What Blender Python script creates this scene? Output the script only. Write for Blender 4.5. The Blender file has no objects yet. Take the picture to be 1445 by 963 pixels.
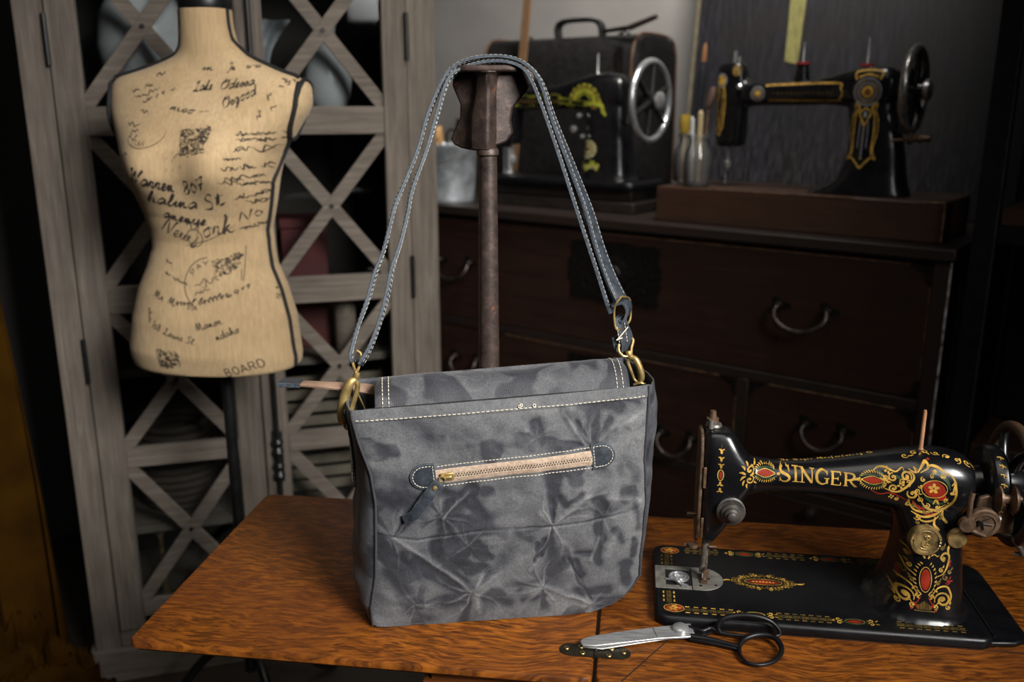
import bpy, bmesh, math, random
import numpy as np
from mathutils import Vector, Matrix, noise
from mathutils.bvhtree import BVHTree
random.seed(7)
rng = np.random.default_rng(5)
R_ = math.radians
PI = math.pi
COL = bpy.context.scene.collection

# ------------------------------------------------------------------ camera model, used to survey real planes
F = 1275.0; PIT = R_(14.7); YAW = R_(7.7); HC = 1.345
cp, sp = math.cos(PIT), math.sin(PIT); cy, sy = math.cos(YAW), math.sin(YAW)
def ray(u, v):
    x = (u-722.5)/F; y = (v-481.5)/F
    r, f = x, cp - y*sp
    return Vector((r*cy-f*sy, r*sy+f*cy, -sp-y*cp))
def on_level(u, v, z):            # point of a horizontal surface at height z
    d = ray(u, v); t = (z-HC)/d.z
    return Vector((d.x*t, d.y*t, z))
def on_upright(u, v, p, n):       # point of an upright surface through p with normal n
    d = ray(u, v); t = (p[0]*n[0]+p[1]*n[1])/(d.x*n[0]+d.y*n[1])
    return Vector((d.x*t, d.y*t, HC+d.z*t))

# ------------------------------------------------------------------ materials
MATS = {}
class NT:
    def __init__(s, name):
        s.m = bpy.data.materials.new(name); s.m.use_nodes = True
        s.t = s.m.node_tree; s.n = s.t.nodes; s.l = s.t.links
        s.b = s.n['Principled BSDF']; s.out = s.n['Material Output']
        s._c = None
    def node(s, typ, **kw):
        n = s.n.new(typ)
        for k, v in kw.items():
            if k in n.inputs: n.inputs[k].default_value = v
            else: setattr(n, k, v)
        return n
    def link(s, a, b): s.l.new(a, b)
    def coord(s, scale=(1,1,1), rot=(0,0,0), which='Object'):
        if s._c is None: s._c = s.node('ShaderNodeTexCoord')
        mp = s.node('ShaderNodeMapping'); mp.inputs['Scale'].default_value = scale; mp.inputs['Rotation'].default_value = rot
        s.link(s._c.outputs[which], mp.inputs[0]); return mp.outputs[0]
    def noise(s, vec, scale, detail=4, rough=.55, dist=0):
        n = s.node('ShaderNodeTexNoise'); n.inputs['Scale'].default_value = scale; n.inputs['Detail'].default_value = detail
        n.inputs['Roughness'].default_value = rough; n.inputs['Distortion'].default_value = dist
        s.link(vec, n.inputs['Vector']); return n
    def ramp(s, fac, stops):
        r = s.node('ShaderNodeValToRGB'); e = r.color_ramp.elements
        while len(e) < len(stops): e.new(.5)
        for k, (p, c) in enumerate(stops):
            e[k].position = p; e[k].color = (c[0], c[1], c[2], 1) if hasattr(c, '__len__') else (c, c, c, 1)
        s.link(fac, r.inputs[0]); return r.outputs[0]
    def mix(s, fac, a, b, mode='MIX'):
        m = s.node('ShaderNodeMix', data_type='RGBA', blend_type=mode)
        for i, v in ((0, fac), (6, a), (7, b)):
            if hasattr(v, 'is_output') or isinstance(v, bpy.types.NodeSocket): s.link(v, m.inputs[i])
            elif i == 0: m.inputs[0].default_value = v
            else: m.inputs[i].default_value = (v[0], v[1], v[2], 1)
        return m.outputs[2]
    def bump(s, h, strength=.3, dist=.001):
        b = s.node('ShaderNodeBump'); b.inputs['Strength'].default_value = strength; b.inputs['Distance'].default_value = dist
        s.link(h, b.inputs['Height']); s.link(b.outputs[0], s.b.inputs['Normal']); return b
def setp(b, **kw):
    for k, v in kw.items():
        k = {'col': 'Base Color', 'rough': 'Roughness', 'metal': 'Metallic', 'coat': 'Coat Weight', 'sheen': 'Sheen Weight', 'spec': 'Specular IOR Level', 'crough': 'Coat Roughness'}[k]
        b.inputs[k].default_value = (v[0], v[1], v[2], 1) if hasattr(v, '__len__') else v
def mat(name, col, rough=.5, metal=0, var=.25, nscale=30, bump=0, bscale=200, bdist=.0006, stretch=(1,1,1), spec=.5, coat=0, sheen=0, col2=None, rvar=.15):
    if name in MATS: return MATS[name]
    t = NT(name); setp(t.b, rough=rough, metal=metal, spec=spec, coat=coat, sheen=sheen)
    v = t.coord(stretch)
    n = t.noise(v, nscale, 5)
    c2 = col2 or tuple(c*(1-var) for c in col)
    t.link(t.ramp(n.outputs[0], [(.35, c2), (.65, tuple(min(1, c*(1+var*.4)) for c in col))]), t.b.inputs['Base Color'])
    r = t.node('ShaderNodeMapRange'); r.inputs[3].default_value = max(.02, rough-rvar); r.inputs[4].default_value = min(1, rough+rvar)
    t.link(n.outputs[0], r.inputs[0]); t.link(r.outputs[0], t.b.inputs['Roughness'])
    if bump:
        n2 = t.noise(v, bscale, 3); t.bump(n2.outputs[0], bump, bdist)
    MATS[name] = t.m; return t.m
def wood(name, a, b, c, axis='X', scale=1.0, rough=.45, coat=0, bump=.25, streak=60, spec=.5):
    t = NT(name); setp(t.b, rough=rough, coat=coat, crough=.25, spec=spec)
    st = {'X': (1.2, streak/3, streak/3), 'Y': (streak/3, 1.2, streak/3), 'Z': (streak/3, streak/3, 1.2)}[axis]
    v = t.coord(tuple(k*scale for k in st))
    n = t.noise(v, 2.2, 8, .62, .6)
    big = t.noise(t.coord((scale*1.5,)*3), 3, 3)
    col = t.ramp(n.outputs[0], [(.3, a), (.5, b), (.72, c)])
    col = t.mix(.45, col, t.mix(big.outputs[0], a, c), 'MIX')
    t.link(col, t.b.inputs['Base Color'])
    rr = t.node('ShaderNodeMapRange'); rr.inputs[3].default_value = rough+.12; rr.inputs[4].default_value = max(.05, rough-.12)
    t.link(n.outputs[0], rr.inputs[0]); t.link(rr.outputs[0], t.b.inputs['Roughness'])
    t.bump(n.outputs[0], bump, .001)
    MATS[name] = t.m; return t.m

def m_oak():
    t = NT('quartersawn_oak'); setp(t.b, rough=.38, coat=.06, crough=.2, spec=.28)
    base = t.coord((1, 1, 1))
    wob = t.noise(base, 5, 2)
    add = t.node('ShaderNodeVectorMath', operation='MULTIPLY_ADD')
    t.link(wob.outputs[1], add.inputs[0]); add.inputs[1].default_value = (.10, .10, .1); t.link(base, add.inputs[2])
    mp = t.node('ShaderNodeMapping'); mp.inputs['Scale'].default_value = (36, 190, 30); mp.inputs['Rotation'].default_value = (0, 0, R_(-9))
    t.link(add.outputs[0], mp.inputs[0])
    n = t.noise(mp.outputs[0], 1, 5, .6, .4)
    mp2 = t.node('ShaderNodeMapping'); mp2.inputs['Scale'].default_value = (60, 500, 60); t.link(add.outputs[0], mp2.inputs[0])
    fine = t.noise(mp2.outputs[0], 1, 4)
    big = t.noise(base, 7, 4)
    streak = t.ramp(n.outputs[0], [(.44, (0.013, .003, .0007)), (.505, (.14, .037, .0035)), (.66, (.35, .107, .009))])
    c = t.mix(.35, streak, t.ramp(fine.outputs[0], [(.35, (.06, .014, .002)), (.6, (.36, .112, .009))]))
    c = t.mix(t.ramp(big.outputs[0], [(.35, .55), (.62, 0.0)]), c, (.10, .026, .006))
    t.link(c, t.b.inputs['Base Color']); t.bump(n.outputs[0], .15, .0006)
    r = t.node('ShaderNodeMapRange'); r.inputs[3].default_value = .6; r.inputs[4].default_value = .38
    t.link(big.outputs[0], r.inputs[0]); t.link(r.outputs[0], t.b.inputs['Roughness'])
    MATS['oak'] = t.m; return t.m
OAK = m_oak()
OAK2 = wood('oak_edge', (.035, .01, .003), (.14, .042, .01), (.22, .07, .018), 'X', 4, .35, .2)
GREYWOOD = wood('weathered_grey_wood_upright', (.046, .036, .028), (.108, .088, .070), (.205, .172, .140), 'Z', 2.2, .75, 0, .5, spec=.3)
GREYWOOD_H = wood('weathered_grey_wood_level', (.050, .039, .031), (.115, .094, .075), (.21, .177, .145), 'X', 2.2, .75, 0, .5, spec=.3)
DARKIN = mat('cabinet_interior', (.028, .021, .016), .8, nscale=8)
TANSU = wood('dark_stained_chest_wood', (.008, .0035, .0025), (.022, .0092, .0062), (.042, .018, .0115), 'X', 2.0, .42, .1, .2)
TANSU2 = wood('chest_frame_wood', (.006, .004, .0035), (.015, .009, .007), (.030, .018, .013), 'X', 2.0, .5, 0, .25)
EDGEWORN_HI = mat('worn_wood_edge_highlight', (.34, .19, .10), .6, nscale=60, col2=(.10, .05, .03))  # worn wood, lightened so the edge highlight sits in the colour
BLOCKW = wood('brown_base_wood', (.016, .007, .004), (.042, .018, .009), (.075, .034, .018), 'X', 2.2, .5, .05, .3)
IRON = mat('dark_iron', (.028, .024, .022), .45, .8, nscale=80, bump=.3, bscale=150)
BLKIRON = mat('black_painted_iron', (.012, .012, .012), .35, .2, nscale=60)
RUST = None
def m_rust():
    t = NT('brown_cast_iron'); setp(t.b, rough=.5, metal=.35)
    v = t.coord()
    n = t.noise(v, 60, 8, .7); n2 = t.noise(v, 75, 3)
    c = t.ramp(n.outputs[0], [(.3, (.018, .012, .010)), (.55, (.058, .038, .031)), (.75, (.125, .085, .068))])
    c = t.mix(t.ramp(n2.outputs[0], [(.68, 0), (.76, .6)]), c, (.30, .085, .02))
    t.link(c, t.b.inputs['Base Color']); t.bump(n.outputs[0], .5, .0015)
    return t.m
RUST = m_rust()
JAPAN = mat('black_japanned_enamel', (.005, .005, .006), .27, 0, nscale=40, coat=.2, var=.3, bump=.04, bscale=60, rvar=.05)
JAPAN2 = mat('black_worn_enamel', (.004, .004, .005), .36, 0, nscale=40, spec=.32, bump=.08, bscale=80)
GOLD = mat('gold_decal', (.50, .29, .050), .55, .0, spec=.25, nscale=90, var=.45)
GOLDD = mat('dull_gold_decal', (.17, .105, .024), .55, .0, spec=.25, nscale=120, var=.5)
REDD = mat('red_decal', (.26, .020, .007), .6, 0, spec=.15, nscale=90)
REDD2 = mat('dark_red_decal', (.10, .012, .010), .6, 0, spec=.15, nscale=90)
GREEND = mat('green_decal', (.012, .04, .016), .45, 0, nscale=90)
YELD = mat('yellow_green_decal', (.36, .36, .03), .5, 0, nscale=120, var=.55)
CREAMD = mat('cream_decal', (.46, .42, .22), .5, 0, nscale=200, var=.6)
SILVD = mat('silver_decal', (.30, .30, .32), .4, .3, nscale=90)
STEEL = mat('polished_steel', (.60, .60, .60), .32, .8, nscale=60, var=.2)
PLATEM = mat('nickel_plate', (.20, .19, .165), .5, .35, nscale=70, var=.35, bump=.1)
STEELD = mat('tarnished_steel', (.20, .18, .155), .42, .6, nscale=70, var=.5, bump=.15)
CHROME = mat('chrome', (.75, .75, .77), .2, .85, nscale=10, var=.05, rvar=.03)
BRASS = mat('antique_brass', (.62, .44, .17), .36, .72, nscale=60, var=.45)
BRASSD = mat('dull_brass', (.36, .25, .10), .45, .6, nscale=90, var=.6, bump=.3)
BROWNMETAL = mat('browned_metal', (.17, .105, .065), .45, .55, nscale=70, var=.5, bump=.2)
BLKCLOTH = mat('black_piping', (.008, .008, .008), .8, nscale=200, bump=.3)
BLACK = mat('black_paint', (.006, .006, .006), .4)
LEATHER = mat('navy_leather', (.030, .036, .045), .42, 0, nscale=120, bump=.4, bscale=350, var=.4)
LEDGE = mat('raw_blue_leather_edge', (.060, .073, .090), .7, 0, nscale=250, var=.5, bump=.4, bscale=500)
LEDGED = mat('dark_blue_leather_edge', (.06, .075, .095), .7, 0, nscale=250, var=.5, bump=.4, bscale=500)
THREAD = mat('cream_thread', (.66, .60, .48), .8, nscale=500, bump=.3)
TANL = mat('tan_leather', (.24, .15, .10), .55, 0, nscale=60, bump=.3)
TAPE = mat('beige_zipper_tape', (.42, .31, .225), .85, 0, nscale=300, bump=.4, bscale=900, var=.3)
LINING = mat('black_lining', (.010, .009, .009), .8, nscale=100)
INK = mat('faded_black_ink', (.030, .022, .016), .8, nscale=220, var=.5)
INKL = mat('pale_grey_ink', (.14, .10, .06), .8, nscale=220, var=.5)
SCREWBR = mat('brass_screw', (.34, .24, .10), .4, 1, nscale=90)
CERAMIC = mat('white_ceramic', (.50, .50, .50), .3, nscale=8, var=.1)
RED = mat('dark_red_cloth', (.10, .016, .016), .7, nscale=30)
ZINC = mat('galvanised_zinc', (.33, .35, .37), .45, .55, nscale=25, var=.35, bump=.2, bscale=40)
def m_bag():
    t = NT('waxed_canvas'); setp(t.b, rough=.62, spec=.35, sheen=.12)
    at = t.node('ShaderNodeAttribute'); at.attribute_name = 'wax'  # canvas tone: wax marks plus some light put into the colour
    v = t.coord()
    w1 = t.node('ShaderNodeTexWave', wave_type='BANDS', bands_direction='X'); w1.inputs['Scale'].default_value = 260; w1.inputs['Distortion'].default_value = 1.5; w1.inputs['Detail'].default_value = 2; t.link(v, w1.inputs[0])
    w2 = t.node('ShaderNodeTexWave', wave_type='BANDS', bands_direction='Z'); w2.inputs['Scale'].default_value = 230; w2.inputs['Distortion'].default_value = 1.5; w2.inputs['Detail'].default_value = 2; t.link(v, w2.inputs[0])
    nn = t.noise(v, 420, 4, .7); n2 = t.noise(v, 12, 5, .6)
    s = t.node('ShaderNodeMath', operation='MULTIPLY'); t.link(at.outputs['Fac'], s.inputs[0]); s.inputs[1].default_value = 1
    col = t.ramp(s.outputs[0], [(0, (.012, .012, .016)), (.25, (.034, .035, .042)), (.5, (.086, .087, .092)), (.75, (.152, .151, .152)), (1, (.36, .355, .35))])
    col = t.mix(.5, col, t.ramp(nn.outputs[0], [(.3, (.30, .31, .33)), (.7, (1.5, 1.5, 1.5))]), 'MULTIPLY')
    sm = t.node('ShaderNodeMath', operation='ADD'); t.link(w1.outputs['Fac'], sm.inputs[0]); t.link(w2.outputs['Fac'], sm.inputs[1])
    col = t.mix(.11, col, t.ramp(sm.outputs[0], [(.2, (.5, .5, .5)), (1, (1.4, 1.4, 1.4))]), 'MULTIPLY')
    t.link(col, t.b.inputs['Base Color'])
    h = t.mix(.5, sm.outputs[0], nn.outputs[0]); t.bump(h, .35, .0006)
    r = t.node('ShaderNodeMapRange'); r.inputs[3].default_value = .5; r.inputs[4].default_value = .8; t.link(at.outputs['Fac'], r.inputs[0]); t.link(r.outputs[0], t.b.inputs['Roughness'])
    return t.m
CANVAS = m_bag()
def m_linen():
    t = NT('printed_linen'); setp(t.b, rough=.85, spec=.2, sheen=.1)
    v = t.coord()
    w1 = t.node('ShaderNodeTexWave', wave_type='BANDS', bands_direction='X'); w1.inputs['Scale'].default_value = 130; w1.inputs['Distortion'].default_value = 2; w1.inputs['Detail'].default_value = 3; t.link(v, w1.inputs[0])
    w2 = t.node('ShaderNodeTexWave', wave_type='BANDS', bands_direction='Z'); w2.inputs['Scale'].default_value = 130; w2.inputs['Distortion'].default_value = 2; w2.inputs['Detail'].default_value = 3; t.link(v, w2.inputs[0])
    sm = t.node('ShaderNodeMath', operation='ADD'); t.link(w1.outputs['Fac'], sm.inputs[0]); t.link(w2.outputs['Fac'], sm.inputs[1])
    n = t.noise(v, 9, 4); n2 = t.noise(t.coord((1, 1, .08)), 260, 3)
    c = t.ramp(n.outputs[0], [(.35, (.42, .295, .16)), (.65, (.52, .375, .215))])
    c = t.mix(.3, c, t.ramp(sm.outputs[0], [(.1, (.6, .55, .5)), (.8, (1.2, 1.2, 1.2))]), 'MULTIPLY')
    c = t.mix(.35, c, t.ramp(n2.outputs[0], [(.35, (.7, .66, .6)), (.65, (1.2, 1.2, 1.2))]), 'MULTIPLY')
    t.link(c, t.b.inputs['Base Color']); t.bump(sm.outputs[0], .3, .0006)
    return t.m
LINEN = m_linen()
def m_glass(name, tint=(1, 1, 1), k=.06, milk=0):
    t = NT(name); t.n.remove(t.b)
    tr = t.node('ShaderNodeBsdfTransparent'); tr.inputs[0].default_value = (*tint, 1)
    gl = t.node('ShaderNodeBsdfGlossy'); gl.inputs['Roughness'].default_value = .03
    fr = t.node('ShaderNodeFresnel'); fr.inputs[0].default_value = 1.33
    no = t.noise(t.coord(), 3, 3)
    mu = t.node('ShaderNodeMath', operation='MULTIPLY_ADD'); t.link(no.outputs[0], mu.inputs[0]); mu.inputs[1].default_value = k*.3; t.link(fr.outputs[0], mu.inputs[2])
    mx = t.node('ShaderNodeMixShader'); t.link(mu.outputs[0], mx.inputs[0]); t.link(tr.outputs[0], mx.inputs[1]); t.link(gl.outputs[0], mx.inputs[2])
    if milk:
        df = t.node('ShaderNodeBsdfDiffuse'); df.inputs[0].default_value = (.5, .5, .5, 1); m2_ = t.node('ShaderNodeMixShader'); m2_.inputs[0].default_value = milk
        t.link(mx.outputs[0], m2_.inputs[1]); t.link(df.outputs[0], m2_.inputs[2]); t.link(m2_.outputs[0], t.out.inputs[0]); return t.m
    t.link(mx.outputs[0], t.out.inputs[0]); return t.m
GLASS = m_glass('window_glass', (.86, .88, .88))
JAR = m_glass('jar_glass', (.97, .97, .97), .35, .10)

# ------------------------------------------------------------------ mesh builder
class MB:
    def __init__(s): s.v = []; s.f = []; s.m = []; s.attr = None
    def add(s, vs, fs, mi=0):
        o = len(s.v); s.v.extend([tuple(p) for p in vs]); s.f.extend([tuple(i+o for i in f) for f in fs]); s.m.extend([mi]*len(fs)); return o
    def box(s, lo, hi, mi=0, M=None):
        x0, y0, z0 = lo; x1, y1, z1 = hi
        vs = [Vector(p) for p in ((x0,y0,z0),(x1,y0,z0),(x1,y1,z0),(x0,y1,z0),(x0,y0,z1),(x1,y0,z1),(x1,y1,z1),(x0,y1,z1))]
        if M is not None: vs = [M @ p for p in vs]
        s.add(vs, [(0,3,2,1),(4,5,6,7),(0,1,5,4),(1,2,6,5),(2,3,7,6),(3,0,4,7)], mi)
    def loft(s, rings, mi=0, caps=True, closed=True):
        n = len(rings[0]); vs = [p for r in rings for p in r]; fs = []
        for a in range(len(rings)-1):
            for b in range(n if closed else n-1):
                c = (b+1) % n; fs.append((a*n+b, a*n+c, (a+1)*n+c, (a+1)*n+b))
        if caps and closed:
            fs.append(tuple(range(n))[::-1]); k = (len(rings)-1)*n; fs.append(tuple(range(k, k+n)))
        s.add(vs, fs, mi)
    def tube(s, pts, rad, n=10, mi=0, caps=True, up=None):
        pts = [Vector(p) for p in pts]; k = len(pts)
        if not hasattr(rad, '__len__'): rad = [rad]*k
        rings = []; prev = None
        for i in range(k):
            t = (pts[min(i+1, k-1)]-pts[max(i-1, 0)]).normalized()
            if prev is None:
                a = Vector((0, 0, 1)) if abs(t.z) < .9 else Vector((1, 0, 0)); x = t.cross(a).normalized()
            else:
                x = (prev - t*prev.dot(t)); x = x.normalized() if x.length > 1e-6 else t.orthogonal().normalized()
            prev = x; y = t.cross(x)
            rings.append([pts[i]+x*math.cos(2*PI*j/n)*rad[i]+y*math.sin(2*PI*j/n)*rad[i] for j in range(n)])
        s.loft(rings, mi, caps)
    def cyl(s, a, b, r, n=20, mi=0, r2=None): s.tube([a, b], [r, r if r2 is None else r2], n, mi)
    def lathe(s, prof, o=(0,0,0), axis='Z', n=28, mi=0, M=None, caps=True):
        o = Vector(o); rings = []
        for r, h in prof:
            ring = []
            for j in range(n):
                c, d = math.cos(2*PI*j/n)*r, math.sin(2*PI*j/n)*r
                p = Vector((c, d, h)) if axis == 'Z' else Vector((h, c, d)) if axis == 'X' else Vector((d, h, c))
                ring.append(o + (M @ p if M is not None else p))
            rings.append(ring)
        s.loft(rings, mi, caps)
    def torus(s, c, axis, R, r, n=48, m=10, mi=0, sq=1.0, a0=0, a1=2*PI):
        c = Vector(c); ax = Vector(axis).normalized(); x = ax.orthogonal().normalized(); y = ax.cross(x)
        full = abs(a1-a0-2*PI) < 1e-6; rings = []
        for i in range(n if full else n+1):
            a = a0+(a1-a0)*i/n; d = x*math.cos(a)+y*math.sin(a)
            rings.append([c+d*(R+r*math.cos(2*PI*j/m))+ax*r*sq*math.sin(2*PI*j/m) for j in range(m)])
        if full: rings.append(rings[0])
        s.loft(rings, mi, caps=not full)
    def prism(s, poly, d, mi=0):      # poly: list of 3d points, extruded by vector d
        n = len(poly); d = Vector(d); a = [Vector(p) for p in poly]; b = [p+d for p in a]
        s.add(a+b, [tuple(range(n))[::-1], tuple(range(n, 2*n))]+[(i, (i+1) % n, n+(i+1) % n, n+i) for i in range(n)], mi)
    def grid(s, fn, nu, nv, mi=0, thick=None):
        vs = [fn(i/nu, j/nv) for j in range(nv+1) for i in range(nu+1)]
        fs = [(j*(nu+1)+i, j*(nu+1)+i+1, (j+1)*(nu+1)+i+1, (j+1)*(nu+1)+i) for j in range(nv) for i in range(nu)]
        s.add(vs, fs, mi)
    def ribbon(s, pts, wid, th, wdir, mi=0, edge_mi=None):   # strap: pts centre, wdir per-point width direction
        k = len(pts); pts = [Vector(p) for p in pts]; rings = []
        for i in range(k):
            t = (pts[min(i+1, k-1)]-pts[max(i-1, 0)]).normalized()
            w = wdir[i] if isinstance(wdir, list) else wdir
            w = Vector(w); w = (w-t*w.dot(t)).normalized(); nn = t.cross(w)
            hw = (wid[i] if hasattr(wid, '__len__') else wid)/2; ht = th/2
            rings.append([pts[i]+w*a*hw+nn*b*ht for a, b in ((-1,-.8),(-.93,-1),(.93,-1),(1,-.8),(1,.8),(.93,1),(-.93,1),(-1,.8))])
        o = len(s.f); s.loft(rings, mi)
        if edge_mi is not None:
            for q in range((k-1)*8):
                if q % 8 in (3, 7, 0, 2, 4, 6): s.m[o+q] = edge_mi
    def build(s, name, mats, parent=None, smooth=True, bevel=0, world=False, solid=0, sub=0, ang=40):
        me = bpy.data.meshes.new(name)
        vs = s.v
        if world and parent is not None:
            M = parent_matrix(parent).inverted(); vs = [tuple(M @ Vector(p)) for p in vs]
        me.from_pydata(vs, [], s.f); me.polygons.foreach_set('material_index', s.m)
        if not isinstance(mats, (list, tuple)): mats = [mats]
        for m in mats: me.materials.append(m)
        if s.attr is not None:
            at = me.attributes.new('wax', 'FLOAT', 'POINT'); at.data.foreach_set('value', np.asarray(s.attr, dtype=np.float32))
        me.validate()
        bm = bmesh.new(); bm.from_mesh(me); bmesh.ops.recalc_face_normals(bm, faces=bm.faces); bm.to_mesh(me); bm.free()
        if smooth:
            me.polygons.foreach_set('use_smooth', [True]*len(me.polygons)); me.set_sharp_from_angle(angle=R_(ang))
        o = bpy.data.objects.new(name, me); COL.objects.link(o)
        if parent is not None: o.parent = parent
        if solid: q = o.modifiers.new('s', 'SOLIDIFY'); q.thickness = solid; q.offset = 0
        if sub: q = o.modifiers.new('u', 'SUBSURF'); q.levels = sub; q.render_levels = sub
        if bevel:
            q = o.modifiers.new('b', 'BEVEL'); q.width = bevel; q.segments = 2; q.limit_method = 'ANGLE'; q.angle_limit = R_(50); q.harden_normals = False
        return o
def parent_matrix(p):
    M = Matrix.LocRotScale(p.location, p.rotation_euler, None)
    return parent_matrix(p.parent) @ M if p.parent else M
def tag(o, label=None, cat=None, group=None, kind=None):
    if label: o['label'] = label
    if cat: o['category'] = cat
    if group: o['group'] = group
    if kind: o['kind'] = kind
    return o
def thing(name, loc, rz=0, label=None, cat=None, group=None):
    o = bpy.data.objects.new(name, None); COL.objects.link(o); o.location = loc; o.rotation_euler = (0, 0, rz); o.empty_display_size = .05
    return tag(o, label, cat, group)
def copy_tree(o, parent=None):
    c = o.copy(); COL.objects.link(c)
    if parent is not None: c.parent = parent
    for ch in [q for q in bpy.data.objects if q.parent == o]: copy_tree(ch, c)
    return c
def bake(o, mods=True):        # evaluated mesh becomes the object's own mesh
    dg = bpy.context.evaluated_depsgraph_get(); dg.update()
    me = bpy.data.meshes.new_from_object(o.evaluated_get(dg)); o.modifiers.clear(); o.data = me
    return o
def mesh_bvh(o, world=False):
    M = parent_matrix(o) if world else Matrix.Identity(4)
    return BVHTree.FromPolygons([M @ v.co for v in o.data.vertices], [tuple(p.vertices) for p in o.data.polygons])
def crs(pts, n=8):             # Catmull-Rom through points of any dimension
    P = [np.array(p, float) for p in pts]; out = []
    P = [2*P[0]-P[1]]+P+[2*P[-1]-P[-2]]
    for i in range(1, len(P)-2):
        for k in range(n):
            t = k/n; a, b, c, d = P[i-1], P[i], P[i+1], P[i+2]
            out.append(.5*((2*b)+(-a+c)*t+(2*a-5*b+4*c-d)*t*t+(-a+3*b-3*c+d)*t**3))
    out.append(P[-2]); return out
def rrect(x0, x1, y0, y1, n=32, e=4.0):      # rounded rectangle / superellipse ring, as (x,y)
    cx, cy_, a, b = (x0+x1)/2, (y0+y1)/2, (x1-x0)/2, (y1-y0)/2; out = []
    for i in range(n):
        t = 2*PI*i/n; c, s_ = math.cos(t), math.sin(t)
        out.append((cx+a*math.copysign(abs(c)**(2/e), c), cy_+b*math.copysign(abs(s_)**(2/e), s_)))
    return out
def interp(tab, x):
    xs = [t[0] for t in tab]
    return [float(np.interp(x, xs, [t[k] for t in tab])) for k in range(1, len(tab[0]))]

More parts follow.
